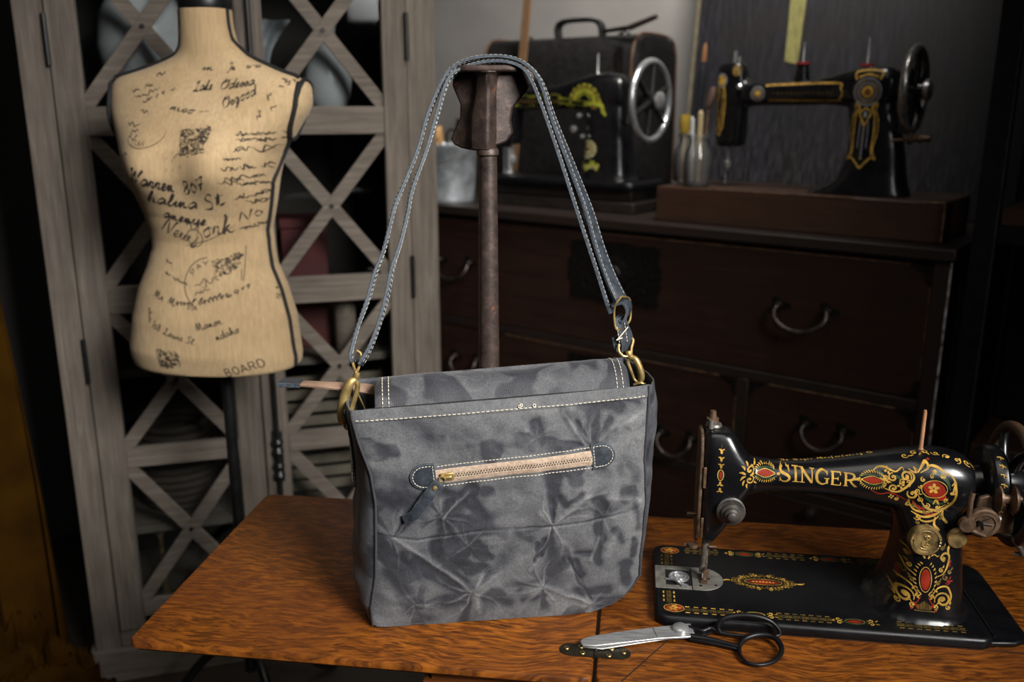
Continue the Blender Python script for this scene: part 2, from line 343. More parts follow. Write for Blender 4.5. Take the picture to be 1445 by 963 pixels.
# ------------------------------------------------------------------ flat print: strokes and fills laid on a surface
class Print:
    def __init__(s, lift=(1, 0, 0, 1)): s.v = []; s.f = []; s.m = []; s.lift = lift
    def stroke(s, pts, w, mi=0, sm=6, taper=True, maxseg=.004):
        p = [np.array(q[:2], float) for q in (crs(pts, sm) if sm > 1 and len(pts) > 2 else pts)]
        if len(p) == 2:
            L = np.linalg.norm(p[1]-p[0]); k = max(1, int(L/maxseg)); p = [p[0]+(p[1]-p[0])*i/k for i in range(k+1)]
        n = len(p); o = len(s.v)
        for i in range(n):
            t = p[min(i+1, n-1)]-p[max(i-1, 0)]; L = np.linalg.norm(t) or 1; t = t/L; nn = np.array((-t[1], t[0]))
            ww = (w(i/(n-1)) if callable(w) else w*(1 if not taper else (.35+.65*min(1, 5*min(i, n-1-i)/(n-1)+.0))))/2
            s.v.append(tuple(p[i]+nn*ww)); s.v.append(tuple(p[i]-nn*ww))
        for i in range(n-1): s.f.append((o+2*i, o+2*i+1, o+2*i+3, o+2*i+2)); s.m.append(mi)
    def ell(s, cx, cy_, a, b, mi=0, n=20, rot=0, lens=False):
        o = len(s.v); s.v.append((cx, cy_)); c, d = math.cos(rot), math.sin(rot)
        for ring in (.5, 1.0):
            for i in range(n):
                t = 2*PI*i/n; x, y = a*ring*math.cos(t), b*ring*math.sin(t)
                if lens: y = b*ring*math.copysign(1-abs(math.cos(t))**1.6, math.sin(t))
                s.v.append((cx+x*c-y*d, cy_+x*d+y*c))
        for i in range(n):
            j = (i+1) % n; s.f.append((o, o+1+i, o+1+j)); s.m.append(mi)
            s.f.append((o+1+i, o+1+n+i, o+1+n+j, o+1+j)); s.m.append(mi)
    def ring(s, cx, cy_, a, b, w, mi=0, n=36, t0=0, t1=2*PI):
        s.stroke([(cx+a*math.cos(t0+(t1-t0)*i/n), cy_+b*math.sin(t0+(t1-t0)*i/n)) for i in range(n+1)], w, mi, 1, False)
    def scroll(s, cx, cy_, r, a0, turns=1.4, w=.0012, mi=0, d=1, tail=0.0):
        pts = []
        n = int(22*turns)
        for i in range(n+1):
            t = i/n; rr = r*(.18+.82*t); a = a0+d*(1-t)*turns*2*PI; pts.append((cx+rr*math.cos(a), cy_+rr*math.sin(a)))
        if tail:
            a = a0-d*PI/2*0; tx, ty = -math.sin(a0)*(-d), math.cos(a0)*(-d)
            pts.append((pts[-1][0]+tx*tail*.5, pts[-1][1]+ty*tail*.5)); pts.append((pts[-1][0]+tx*tail*.6+math.cos(a0)*tail*.3, pts[-1][1]+ty*tail*.6+math.sin(a0)*tail*.3))
        s.stroke(pts, lambda q: w*(.45+.9*math.sin(PI*min(1, q*.9+.05))), mi, 1)
        s.ell(cx+r*.12*math.cos(a0), cy_+r*.12*math.sin(a0), w*.9, w*.9, mi, 8)
    def leaf(s, x, y, a, L, w, mi=0):
        s.stroke([(x, y), (x+math.cos(a)*L*.5, y+math.sin(a)*L*.5), (x+math.cos(a+.25)*L, y+math.sin(a+.25)*L)], lambda q: w*math.sin(PI*min(.97, q*.8+.15)), mi, 3)
    def wreath(s, cx, cy_, a, b, mi=0, n=26, L=.004, w=.0016, gap=.0, vert=False):
        for k in range(n):
            t = 2*PI*(k+.5)/n
            if gap and abs(math.cos(t) if not vert else math.sin(t)) > 1-gap: continue
            x, y = cx+a*math.cos(t), cy_+b*math.sin(t); an = math.atan2(b*math.sin(t)*1.6 if a > b else math.sin(t)*b, a*math.cos(t)*.6 if a > b else a*math.cos(t)*1.6)
            s.leaf(x, y, an+(.5 if (math.sin(t) if not vert else -math.cos(t)) > 0 else -.5), L, w, mi)
    def flower(s, cx, cy_, r, mi=0, n=5):
        for k in range(n):
            t = 2*PI*k/n+.3; s.ell(cx+r*.6*math.cos(t), cy_+r*.6*math.sin(t), r*.42, r*.3, mi, 8, t)
    def lay(s, mb, bvh, frame, dirv, off=.00025, mi0=0, inv=None, maxd=2):
        # frame(x,y)->3D start point, dirv: projection direction
        dv = Vector(dirv).normalized(); hit = []
        vm = [0]*len(s.v)
        for f, m in zip(s.f, s.m):
            for i in f: vm[i] = m
        for vi, p in enumerate(s.v):
            q = Vector(frame(*p)); h, nn, _, dd = bvh.ray_cast(q, dv, maxd)
            if h is None: hit.append(None); continue
            if nn.dot(dv) > 0: nn = -nn
            hit.append(h+nn*(off+.00012*s.lift[min(3, vm[vi])]))
        vs = [tuple(h) if h is not None else (0, 0, 0) for h in hit]
        o = len(mb.v); mb.v.extend(vs)
        for f, m in zip(s.f, s.m):
            if all(hit[i] is not None for i in f):
                P = [hit[i] for i in f]
                if max((P[i]-P[i-1]).length for i in range(len(P))) < .05: mb.f.append(tuple(o+i for i in f)); mb.m.append(m+mi0)
        # drop unused vertices
def append_print(obj, pr_list, dirv, mats, inv=None):
    """joins laid print into obj's own mesh as further material slots"""
    me = obj.data; mb = MB(); bvh = BVHTree.FromPolygons([v.co for v in me.vertices], [tuple(p.vertices) for p in me.polygons])
    for pr, frame, dv in pr_list: pr.lay(mb, bvh, frame, dv)
    used = sorted({i for f in mb.f for i in f}); mp = {a: b for b, a in enumerate(used)}
    k = len(me.materials)
    tmp = bpy.data.meshes.new('print'); tmp.from_pydata([mb.v[i] for i in used], [], [tuple(mp[i] for i in f) for f in mb.f])
    bm = bmesh.new(); bm.from_mesh(me); nf = len(bm.faces); bm.from_mesh(tmp); bm.faces.ensure_lookup_table()
    for i, m in enumerate(mb.m):
        bm.faces[nf+i].material_index = k+m; bm.faces[nf+i].smooth = True
    bm.normal_update()
    bm.to_mesh(me); bm.free()
    for m in mats: me.materials.append(m)
    bpy.data.meshes.remove(tmp)

# cursive single-stroke letters: x 0..w, y 0..1 (x-height .5)
SC = {
'a': (.6, [[(.45,.42),(.25,.5),(.03,.25),(.15,.0),(.42,.3),(.45,.45),(.45,.1),(.6,.08)]]), 'b': (.5, [[(.0,.1),(.2,.7),(.2,1),(.08,.6),(.1,.05),(.3,.0),(.42,.25),(.3,.42),(.5,.4)]]),
'c': (.45, [[(.4,.4),(.2,.5),(.03,.2),(.15,0),(.45,.1)]]), 'd': (.6, [[(.42,.42),(.2,.48),(.03,.2),(.15,0),(.4,.25),(.52,1),(.45,.1),(.6,.08)]]), 'e': (.45, [[(0,.12),(.3,.3),(.25,.5),(.06,.3),(.12,0),(.45,.1)]]),
'f': (.4, [[(0,.1),(.25,.8),(.2,1),(.1,.5),(.1,-.4),(.2,-.3),(.15,.05),(.4,.15)]]), 'g': (.6, [[(.42,.42),(.2,.48),(.03,.2),(.2,0),(.42,.4),(.38,-.35),(.15,-.4),(.3,-.1),(.6,.1)]]), 'h': (.6, [[(0,.1),(.25,.8),(.2,1),(.1,.5),(.06,0),(.3,.48),(.38,.3),(.36,.05),(.6,.1)]]),
'i': (.3, [[(0,.1),(.15,.48),(.12,.05),(.3,.1)], [(.2,.72),(.22,.75)]]), 'k': (.55, [[(0,.1),(.25,.8),(.2,1),(.1,.4),(.06,0),(.2,.35),(.38,.45),(.2,.25),(.38,.02),(.55,.1)]]), 'l': (.35, [[(0,.1),(.25,.75),(.2,1),(.08,.5),(.12,.02),(.35,.1)]]),
'm': (.85, [[(0,.1),(.12,.48),(.1,0),(.28,.48),(.34,.0),(.54,.48),(.6,.05),(.85,.1)]]), 'n': (.6, [[(0,.1),(.12,.48),(.1,0),(.3,.48),(.36,.05),(.6,.1)]]), 'o': (.5, [[(.3,.48),(.05,.3),(.12,0),(.38,.15),(.3,.48),(.5,.4)]]),
'p': (.5, [[(0,.1),(.15,.48),(.02,-.45),(.12,.3),(.34,.45),(.36,.1),(.15,.02),(.5,.1)]]), 'r': (.45, [[(0,.1),(.12,.5),(.22,.42),(.3,.44),(.26,.05),(.45,.1)]]), 's': (.4, [[(0,.1),(.2,.52),(.3,.2),(.1,0),(.4,.1)]]), 't': (.4, [[(0,.1),(.22,.85),(.12,.05),(.4,.1)], [(.02,.6),(.4,.66)]]),
'u': (.6, [[(0,.1),(.1,.48),(.1,.05),(.3,.05),(.42,.48),(.42,.05),(.6,.1)]]), 'v': (.5, [[(0,.1),(.1,.48),(.18,0),(.4,.48),(.5,.4)]]), 'w': (.75, [[(0,.1),(.08,.48),(.12,.02),(.3,.1),(.36,.46),(.42,.02),(.6,.15),(.62,.48),(.75,.4)]]), 'x': (.45, [[(0,.4),(.2,.3),(.3,0),(.45,.1)], [(.4,.48),(.0,0)]]), 'y': (.55, [[(0,.1),(.1,.48),(.14,.05),(.32,.1),(.42,.48),(.3,-.4),(.12,-.35),(.55,.1)]]),
'L': (.8, [[(.15,.75),(.45,1),(.35,.5),(.2,.05),(.0,.05),(.15,.15),(.5,0),(.8,.12)]]), 'O': (.8, [[(.4,1),(.05,.6),(.15,.05),(.6,.2),(.65,.85),(.3,1),(.35,.75),(.8,.95)]]), 'W': (1.1, [[(0,.9),(.15,.95),(.2,0),(.5,.9),(.55,0),(.95,1),(1.0,.85)]]), 'S': (.6, [[(.5,.85),(.35,1),(.15,.75),(.4,.35),(.3,.0),(.0,.1)]]),
'Y': (.8, [[(.0,.8),(.2,1),(.25,.5),(.5,.6),(.7,1),(.5,.2),(.3,-.4),(.1,-.3),(.6,.1)]]), 'N': (.9, [[(0,0),(.2,1),(.3,.9),(.5,.05),(.6,.1),(.8,1),(.9,.9)]]), 'C': (.7, [[(.55,.8),(.35,1),(.05,.4),(.2,0),(.7,.15)]]), 'H': (.8, [[(.1,1),(.1,0)],[(.6,1),(.55,0)],[(0,.5),(.8,.55)]]), 'A': (.8, [[(0,0),(.45,1),(.55,0),(.7,.05)],[(.15,.4),(.7,.45)]]), 'J': (.6,[[(.1,.9),(.5,1),(.35,.1),(.2,-.3),(.0,-.1)]]), 'M': (1.1, [[(0,0),(.2,1),(.35,0),(.6,1),(.75,0),(1.1,.15)]]), 'T': (.7,[[(0,.9),(.35,1),(.7,.95)],[(.4,.98),(.3,0),(.1,.1)]]),
'8': (.5, [[(.4,.85),(.2,1),(.1,.75),(.4,.3),(.2,0),(.05,.25),(.35,.65),(.4,.85)]]), '0': (.5, [[(.25,.75),(.05,.4),(.2,0),(.4,.3),(.25,.75)]]), '7': (.5, [[(.02,.9),(.15,.85),(.45,1),(.25,.4),(.15,0)],[(.1,.45),(.45,.5)]]), '5': (.45,[[(.4,.9),(.12,.88),(.1,.5),(.38,.4),(.3,.02),(.02,.08)]]), '1': (.3,[[(.1,.8),(.2,1),(.15,0)]]), ' ': (.45, []), '.': (.3, [[(.08,.0),(.12,.04)]]), '-': (.5, [[(.05,.35),(.45,.38)]]),
}
def cursive(pr, text, x, y, h, rot=0, w=.0012, slant=.3, mi=0, curve=0, xs=1.0):
    px = 0
    for ch in text:
        wd, st = SC.get(ch, SC['n'])
        for s_ in st:
            pts = []
            for a, b in s_:
                X = (px+a+slant*b)*h*xs; Y = b*h+curve*X*X
                pts.append((x+X*math.cos(rot)-Y*math.sin(rot), y+X*math.sin(rot)+Y*math.cos(rot)))
            pr.stroke(pts, lambda q: w*(.75+.45*math.sin(q*17)), mi, 5)
        px += wd
def scrawl(pr, x, y, L, h, rot=0, w=.001, mi=0):
    pts = []; t = 0
    while t < L:
        pts.append((t, h*random.uniform(-.5, .5)*(1.8 if random.random() < .12 else 1))); t += h*random.uniform(.22, .5)
        if random.random() < .13 and len(pts) > 3:
            pr.stroke([(x+a*math.cos(rot)-b*math.sin(rot), y+a*math.sin(rot)+b*math.cos(rot)) for a, b in pts], w, mi, 4); pts = []; t += h*.6
    if len(pts) > 2: pr.stroke([(x+a*math.cos(rot)-b*math.sin(rot), y+a*math.sin(rot)+b*math.cos(rot)) for a, b in pts], w, mi, 4)
# block capitals as line strokes (x 0..1, y 0..1)
BC = {'S': [[(.9,.82),(.6,1),(.2,.92),(.12,.7),(.5,.52),(.88,.32),(.75,.05),(.35,0),(.08,.2)]], 'B': [[(.1,0),(.1,1)],[(.1,1),(.6,1),(.75,.8),(.6,.55),(.1,.53)],[(.1,.53),(.7,.5),(.85,.25),(.7,0),(.1,0)]],
'O': [[(.5,1),(.1,.75),(.1,.25),(.5,0),(.9,.25),(.9,.75),(.5,1)]], 'A': [[(0,0),(.5,1)],[(.5,1),(1,0)],[(.2,.35),(.8,.35)]], 'R': [[(.1,0),(.1,1)],[(.1,1),(.7,1),(.85,.75),(.7,.5),(.1,.5)],[(.5,.5),(.95,0)]], 'D': [[(.1,0),(.1,1)],[(.1,1),(.6,1),(.9,.7),(.9,.3),(.6,0),(.1,0)]],
'P': [[(.1,0),(.1,1)],[(.1,1),(.7,1),(.85,.75),(.7,.5),(.1,.5)]], 'V': [[(0,1),(.5,0)],[(.5,0),(1,1)]], 'E': [[(.1,0),(.1,1)],[(.1,1),(.9,1)],[(.1,.5),(.7,.5)],[(.1,0),(.9,0)]], 'Y': [[(0,1),(.5,.5)],[(1,1),(.5,.5)],[(.5,.5),(.5,0)]], 'N': [[(.1,0),(.1,1)],[(.1,1),(.9,0)],[(.9,0),(.9,1)]], 'M': [[(0,0),(.1,1)],[(.1,1),(.5,.2)],[(.5,.2),(.9,1)],[(.9,1),(1,0)]], 'T': [[(0,1),(1,1)],[(.5,1),(.5,0)]], 'I': [[(.5,0),(.5,1)]], 'L': [[(.1,1),(.1,0)],[(.1,0),(.9,0)]], 'C': [[(.9,.8),(.5,1),(.1,.6),(.1,.4),(.5,0),(.9,.2)]], 'G': [[(.9,.8),(.5,1),(.1,.6),(.1,.4),(.5,0),(.9,.2),(.9,.45),(.6,.45)]], 'H': [[(.1,0),(.1,1)],[(.9,0),(.9,1)],[(.1,.5),(.9,.5)]], 'U': [[(.1,1),(.1,.3),(.5,0),(.9,.3),(.9,1)]], 'K': [[(.1,0),(.1,1)],[(.9,1),(.1,.45)],[(.35,.6),(.9,0)]]}
def caps(pr, text, x, y, h, rot=0, w=.0012, mi=0, wid=.6, gap=.25, arc=None):
    for k, ch in enumerate(text):
        for s_ in BC.get(ch, []):
            pts = []
            for a, b in s_:
                if arc:
                    cx, cy_, r, a0, da = arc; an = a0+da*(k+a*.7); rr = r+b*h; pts.append((cx+rr*math.cos(an), cy_+rr*math.sin(an)))
                else:
                    X = (k*(wid+gap)+a*wid)*h; Y = b*h; pts.append((x+X*math.cos(rot)-Y*math.sin(rot), y+X*math.sin(rot)+Y*math.cos(rot)))
            pr.stroke(pts, w, mi, 4, False)
# ================================================================== ROOM
RT = Vector((.668, 1.991, 0)); TD = Vector((-.8686, .4955, 0)); TN = Vector((.4955, .8686, 0))
def T(s, b, z): p = RT+TD*s+TN*b; return Vector((p.x, p.y, z))
TANG = math.atan2(-TD.y, -TD.x)          # local +x runs to the right along the chest front
def struct(name, mb, m, **k): return tag(mb.build(name, m, smooth=False, **k), kind='structure')
FLOORM = wood('dark_floorboards', (.010, .007, .005), (.022, .015, .010), (.038, .026, .018), 'X', 1.2, .55, 0, .2)
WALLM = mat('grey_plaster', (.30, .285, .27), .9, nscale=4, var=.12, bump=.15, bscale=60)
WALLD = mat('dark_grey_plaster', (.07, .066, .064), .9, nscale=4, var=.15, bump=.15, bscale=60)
mb = MB(); mb.box((-3.4, -2.2, -.05), (3.8, 5.2, 0)); struct('floor', mb, FLOORM)
mb = MB(); mb.prism([T(-2.6, .76, 0), T(2.35, .76, 0), T(2.35, .84, 0), T(-2.6, .84, 0)], (0, 0, 2.6)); struct('wall_back', mb, WALLM)
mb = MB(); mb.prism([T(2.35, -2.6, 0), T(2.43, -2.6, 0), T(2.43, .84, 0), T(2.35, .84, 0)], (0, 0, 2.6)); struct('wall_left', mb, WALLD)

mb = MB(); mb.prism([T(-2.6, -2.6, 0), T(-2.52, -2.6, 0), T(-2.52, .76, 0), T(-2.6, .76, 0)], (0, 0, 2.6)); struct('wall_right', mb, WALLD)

# ================================================================== CABINET WITH X DOORS
ca = R_(24.1); C0 = Vector((-1.181, 1.765, 0))
cab = thing('display_cabinet', C0, ca, 'tall weathered grey wood cabinet with glazed X-braced doors behind the dress form', 'cabinet')
CZ = 2.08; CD = .40
def cab_w(s, d, z): return (C0.x+s*math.cos(ca)-d*math.sin(ca), C0.y+s*math.sin(ca)+d*math.cos(ca), z)
mb = MB()
mb.box((-.057, 0, .02), (-.0015, .03, CZ)); mb.box((.728, 0, .02), (.792, .03, CZ))
mb.build('upright', GREYWOOD, cab, bevel=.002)
mb = MB(); mb.box((-.057, .031, .02), (-.035, CD, CZ)); mb.box((.77, .031, .02), (.792, CD, CZ)); mb.build('side_panel', GREYWOOD, cab, bevel=.002)
mb = MB(); mb.box((-.07, -.012, 0), (.805, CD, .085)); mb.box((-.0010, .0, .086), (.727, .03, .125)); mb.build('plinth', GREYWOOD_H, cab, bevel=.003)
mb = MB(); mb.box((-.07, -.015, CZ+.001), (.805, CD, CZ+.05)); mb.build('cornice', GREYWOOD_H, cab, bevel=.004)
mb = MB(); mb.box((-.034, CD-.012, .086), (.769, CD-.001, CZ)); mb.build('back_panel', DARKIN, cab)
for z in (.125, .345, .735, 1.30, 1.66):
    mb = MB(); mb.box((-.034, .06, z), (.769, CD-.013, z+.018)); mb.build('shelf', GREYWOOD_H, cab, bevel=.001)
def bar(mb, p, q, w, y0, y1):
    p = Vector((p[0], 0, p[1])); q = Vector((q[0], 0, q[1])); t = (q-p).normalized(); n = Vector((-t.z, 0, t.x))*w/2
    mb.prism([p-n+Vector((0, y0, 0)), q-n+Vector((0, y0, 0)), q+n+Vector((0, y0, 0)), p+n+Vector((0, y0, 0))], (0, y1-y0, 0))
ZR = [(.16, .20), (.54, .585), (.90, .96), (1.28, 1.34), (1.66, 1.72), (2.03, 2.07)]
for k, (x0, x1, o0, o1) in enumerate(((.0015, .3605, .058, .304), (.3635, .7265, .42, .673))):
    dm = MB()
    dm.box((x0, -.004, .13), (o0, .024, 2.07)); dm.box((o1, -.004, .13), (x1, .024, 2.07))
    door = dm.build('door', GREYWOOD, cab, bevel=.0018)
    for a, b in ZR:
        r = MB(); r.box((o0, -.002, a), (o1, .022, b)); r.build('rail', GREYWOOD_H, door, bevel=.0015)
    for i in range(5):
        z0, z1 = ZR[i][1], ZR[i+1][0]
        x = MB(); bar(x, (o0-.001, z0), (o1+.001, z1), .030, .001, .011); bar(x, (o0-.001, z1), (o1+.001, z0), .030, .0035, .0135)
        br = x.build('cross_brace', GREYWOOD_H, door, bevel=.001)
        x = MB(); cx_, cz_ = (o0+o1)/2, (z0+z1)/2; x.lathe([(0, -.003), (.0045, -.003), (.0055, .0005), (0, .001)], (cx_, 0, cz_), 'Y', 12); x.build('bolt', IRON, door)
    g = MB(); g.box((o0-.004, .0145, .18), (o1+.004, .0175, 2.05)); g.build('glass_pane', GLASS, door)
mb = MB(); mb.cyl((.392, -.016, .16), (.392, -.016, 2.0), .0055, 12)
rod = mb.build('bolt_rod', BLKIRON, cab)
for z in (.50, .56, 1.62):
    mb = MB(); mb.lathe([(.0, -.02), (.011, -.02), (.014, -.012), (.009, 0), (.014, .012), (.011, .02), (0, .02)], (.392, -.014, z), 'Z', 14); mb.build('rod_catch', BLKIRON, rod)
mb = MB(); mb.box((.380, -.0115, .47), (.404, -.0045, .60)); mb.build('catch_plate', BLKIRON, rod, bevel=.002)
# hinges
for z in (1.49, .95): 
    mb = MB(); mb.cyl((.7275, -.008, z-.05), (.7275, -.008, z+.05), .005, 10); mb.build('hinge', BLKIRON, cab)
for z in (1.47, .80):
    mb = MB(); mb.cyl((.0, -.008, z-.05), (.0, -.008, z+.05), .005, 10); mb.build('hinge', BLKIRON, cab)

def onshelf(name, s, d, z, label, cat, group=None): return thing(name, cab_w(s, d, z), ca, label, cat, group)
# pitcher, left door, top
v = onshelf('ceramic_pitcher', .17, .17, 1.319, 'large pale ceramic pitcher behind the top left glass of the cabinet', 'pitcher')
mb = MB(); mb.lathe([(0, 0), (.05, 0), (.056, .01), (.085, .07), (.10, .15), (.09, .22), (.062, .27), (.055, .30), (.068, .335), (.064, .335), (.05, .30), (0, .29)], n=36); mb.build('body', CERAMIC, v)
mb = MB(); mb.tube(crs([(.06, 0, .31), (.11, 0, .33), (.14, 0, .26), (.12, 0, .19), (.09, 0, .16)], 6), .009, 10); mb.build('handle', CERAMIC, v)
v = onshelf('folded_napkin', .405, .12, 1.319, 'white draped cloth leaning inside cabinet beside the bolt rod', 'cloth')
mb = MB(); mb.grid(lambda a, b: (-.055+.13*a*(.35+.65*b)+.01*math.sin(b*7), .03+.05*(1-b)+.012*math.sin(a*16+b*2), .002+.21*b), 30, 24); mb.build('cloth', mat('white_cloth', (.44, .45, .47), .8), v, solid=.004)
v = onshelf('egg_vase', .565, .13, 1.319, 'pale egg-shaped vase behind the top right glass of the cabinet', 'vase')
mb = MB(); mb.lathe([(0, 0), (.02, .001), (.035, .012), (.05, .045), (.055, .08), (.048, .12), (.032, .155), (.02, .185), (.024, .205), (.02, .205), (.014, .18), (0, .17)], n=32); mb.build('body', CERAMIC, v)
v = onshelf('wine_red_box', .49, .20, .963-.21, 'dark red cloth-covered box behind middle right glass of the cabinet', 'box')
mb = MB(); mb.box((-.055, -.05, 0), (.055, .06, .30)); mb.box((-.058, -.053, .30), (.058, .063, .325)); mb.build('box_body', RED, v, bevel=.004)
v = onshelf('small_milk_bottle', .575, .10, .753, 'small pale bottle next to the dark red box in the cabinet', 'bottle')
mb = MB(); mb.lathe([(0, 0), (.024, 0), (.026, .01), (.026, .11), (.014, .15), (.013, .18), (.016, .185), (.0, .185)], n=20); mb.build('bottle_body', mat('cream_glass', (.25, .19, .15), .3), v)
v = onshelf('slatted_crate', .53, .20, .363, 'cream slatted crate behind the lower right glass of the cabinet', 'crate')
mb = MB()
for k in range(9): mb.box((-.14, -.08, .02+.035*k), (.14, -.07, .044+.035*k))
for x in (-.14, .128): mb.box((x, -.069, .0), (x+.012, .08, .33))
mb.build('slats', mat('cream_slat', (.20, .16, .115), .7), v, bevel=.001)
v = onshelf('brass_candlestick', .10, .10, .143, 'slim brass candlestick at the bottom left of the cabinet', 'candlestick')
mb = MB(); mb.lathe([(0, 0), (.03, 0), (.028, .008), (.01, .016), (.006, .05), (.009, .07), (.005, .10), (.005, .17), (.016, .19), (.014, .20), (0, .2)], n=20); mb.build('stem', BRASSD, v)
v = onshelf('white_dish', .185, .085, .143, 'little white cup at the foot of the left cabinet door', 'cup')
mb = MB(); mb.lathe([(0, 0), (.014, 0), (.022, .02), (.026, .045), (.024, .045), (.02, .02), (0, .005)], n=20); mb.build('cup_body', CERAMIC, v)
v = onshelf('dark_wicker_basket', .15, .2, .363, 'dark round woven basket behind the lower left glass of the cabinet', 'basket')
mb = MB()
for k in range(11): mb.torus((0, 0, .012+.02*k), (0, 0, 1), .075+.02*math.sin(k/10*PI), .011, 28, 6)
mb.build('basket_body', mat('dark_wicker', (.05, .035, .025), .8, nscale=120), v)

# ================================================================== CURTAIN
CURT = mat('mustard_velvet', (.030, .0125, .0008), .95, 0, nscale=10, var=.35, sheen=.0, spec=.04, bump=.2, bscale=120)
cur = thing('velvet_curtain', (-1.55, 1.60, 0), 0, 'mustard brown velvet curtain hanging and pooled at the cabinet side', 'curtain')
mb = MB()
def cf(a, b):            # a across from the right edge leftwards, b upwards
    z = .014+2.58*b
    xr = .305-.10*b+.035*math.exp(-b*10)
    w = 1.0
    x = xr - w*a
    y = .0+.050*math.sin(a*62+1.2*math.sin(b*3))*(1-.2*b)+.014*math.sin(a*121+b*5)+.10*a
    return (x, y+.02*math.sin(b*9)*(1-b), z)
mb.grid(cf, 160, 60); cloth = mb.build('curtain_panel', CURT, cur, solid=.003)
mb = MB()
def pf(a, b):
    ang = -.3+a*3.6; r = .08+.30*b
    q = Vector((a*7, b*3.2, 1)); q2 = q+Vector((noise.noise(q*1.3), noise.noise(q*1.3+Vector((5, 2, 0))), 0))*1.1
    rg = 1-abs(noise.noise(q2*1.0)*2.2); rg2 = 1-abs(noise.noise(q2*2.3+Vector((3, 3, 3)))*2.2)
    hgt = (1-b)**.8*.24+(.075*max(0, rg)**2+.032*max(0, rg2)**2)*(1-.5*b)*min(1, (1-b)*6)+.006
    return (.10+r*math.cos(-ang)*.92+.012*rg, -.02+r*math.sin(-ang)*.7+.012*rg2, hgt)
mb.grid(pf, 150, 90); mb.build('pooled_hem', CURT, cur, solid=.003)

# ================================================================== DRESS FORM
DY = 1.62
SIL = [(.853,-.966,-.636),(.857,-.972,-.632),(.875,-.977,-.630),(.892,-.977,-.632),(.95,-.966,-.637),(1.007,-.947,-.651),(1.049,-.925,-.667),(1.084,-.911,-.671),(1.118,-.911,-.672),(1.165,-.923,-.660),(1.218,-.938,-.648),(1.26,-.947,-.635),(1.298,-.957,-.613),(1.328,-.964,-.592),(1.345,-.965,-.584),(1.367,-.963,-.583),(1.38,-.960,-.588),(1.392,-.950,-.602),(1.40,-.918,-.628),(1.41,-.884,-.652),(1.42,-.855,-.675),(1.428,-.836,-.690),(1.44,-.826,-.703),(1.455,-.822,-.717),(1.48,-.820,-.722),(1.517,-.818,-.723)]
DEP = [(.853,.10,.11),(.89,.11,.12),(.95,.108,.118),(1.05,.09,.09),(1.10,.083,.082),(1.16,.10,.08),(1.22,.122,.082),(1.26,.126,.085),(1.31,.108,.085),(1.36,.08,.08),(1.39,.058,.07),(1.41,.05,.06),(1.43,.046,.052),(1.46,.046,.048),(1.517,.045,.045)]
form = thing('dress_form', (-.785, DY, 0), 0, 'linen dress form torso printed with old handwriting, on a black stand', 'dress form')
def fsec(z):
    xl, xr = interp(SIL, z); bf, bb = interp(DEP, z); w = (xr-xl)/2; c = (xl+xr)/2+.785
    b = (bf+bb)/2; a = math.sqrt(max(w*w-(.42*b)**2, (w*.8)**2)); return c, a, bf, bb
def fpt(z, t, grow=0):
    c, a, bf, bb = fsec(z); e = 2.25
    x = math.copysign(abs(math.cos(t))**(2/e), math.cos(t)); y = math.copysign(abs(math.sin(t))**(2/e), math.sin(t))
    p = Vector((c+(a+grow)*x, (bf+grow if y < 0 else bb+grow)*y, z))
    if y < 0 and 1.15 < z < 1.37:      # bust
        for bx in (-.075, .062): p.y -= .030*math.exp(-((p.x-bx)**2/.0022+(z-1.235)**2/.0026))
    return p
mb = MB(); zz = [ .853+ (1.517-.853)*k/150 for k in range(151)]
c, a, bf, bb = fsec(.853)
rings = [[Vector((c+(p.x-c)*k, p.y*k, .851)) for p in (fpt(.853, 2*PI*j/96) for j in range(96))] for k in (.3, .8, .97)]
rings += [[fpt(z, 2*PI*j/96) for j in range(96)] for z in zz]
mb.loft(rings)
torso = mb.build('torso', LINEN, form)
q_ = torso.modifiers.new('c', 'SMOOTH'); q_.factor = .5; q_.iterations = 2
bake(torso); torso.name = 'torso'
def dq(u, v_, y=1.515): p = on_upright(u, v_, (0, y), (0, 1)); return (p.x+.785, p.z)
pr = Print()
K = .00122
def D(text, u, v_, h, rot, w=.0022, curve=0, mi=0, y=1.515): x, z = dq(u, v_, y); cursive(pr, text, x, z, h*K*1.15, R_(rot), w, mi=mi, curve=curve)
def E(text, u0, v0, u1, v1, h, w=.0022, curve=0, y=1.515):
    p = dq(u0, v0, y); r = dq(u1, v1, y); L = math.dist(p, r); hh_ = h*K*1.15
    nat = sum(SC.get(c_, SC['n'])[0] for c_ in text)*hh_
    cursive(pr, text, p[0], p[1], hh_, math.atan2(r[1]-p[1], r[0]-p[0]), w, .25, 0, curve, L/nat)
E('Lake', 261, 129, 287, 126, 12, 0.00268); E('Odessa', 298, 127, 343, 119, 12, 0.00256)
E('Osgood', 309, 154, 349, 133, 13, 0.00244)
E('mso', 234, 155, 270, 161, 9, 0.00220); E('--', 277, 162, 291, 161, 9, 0.00195); E('..', 299, 161, 308, 158, 9, 0.00195); E('in', 265, 97, 281, 98, 8, 0.00195); E('Jn', 301, 98, 312, 97, 9, 0.00195); E('u-u-', 325, 94, 346, 92, 7, 0.00195)
E('Warren', 193, 254, 250, 275, 19, 0.00378, 1.0); E('807', 264, 275, 299, 266, 16, 0.00293)
E('halina', 209, 283, 277, 303, 17, 0.00354, 1.2); E('St', 289, 298, 316, 288, 17, 0.00329)
E('anenue', 226, 307, 284, 326, 14, 0.00354, 1.4)
E('New', 219, 326, 258, 345, 20, 0.00268); E('York', 259, 341, 320, 331, 24, 0.00293)
x, z = dq(268, 338); pr.ring(x, z, .014, .016, .0016, 0, 24)
pr.stroke([dq(252, 350), dq(290, 340), dq(320, 322)], .0014, 0, 6)
E('N0', 326, 316, 350, 309, 10, .0018)
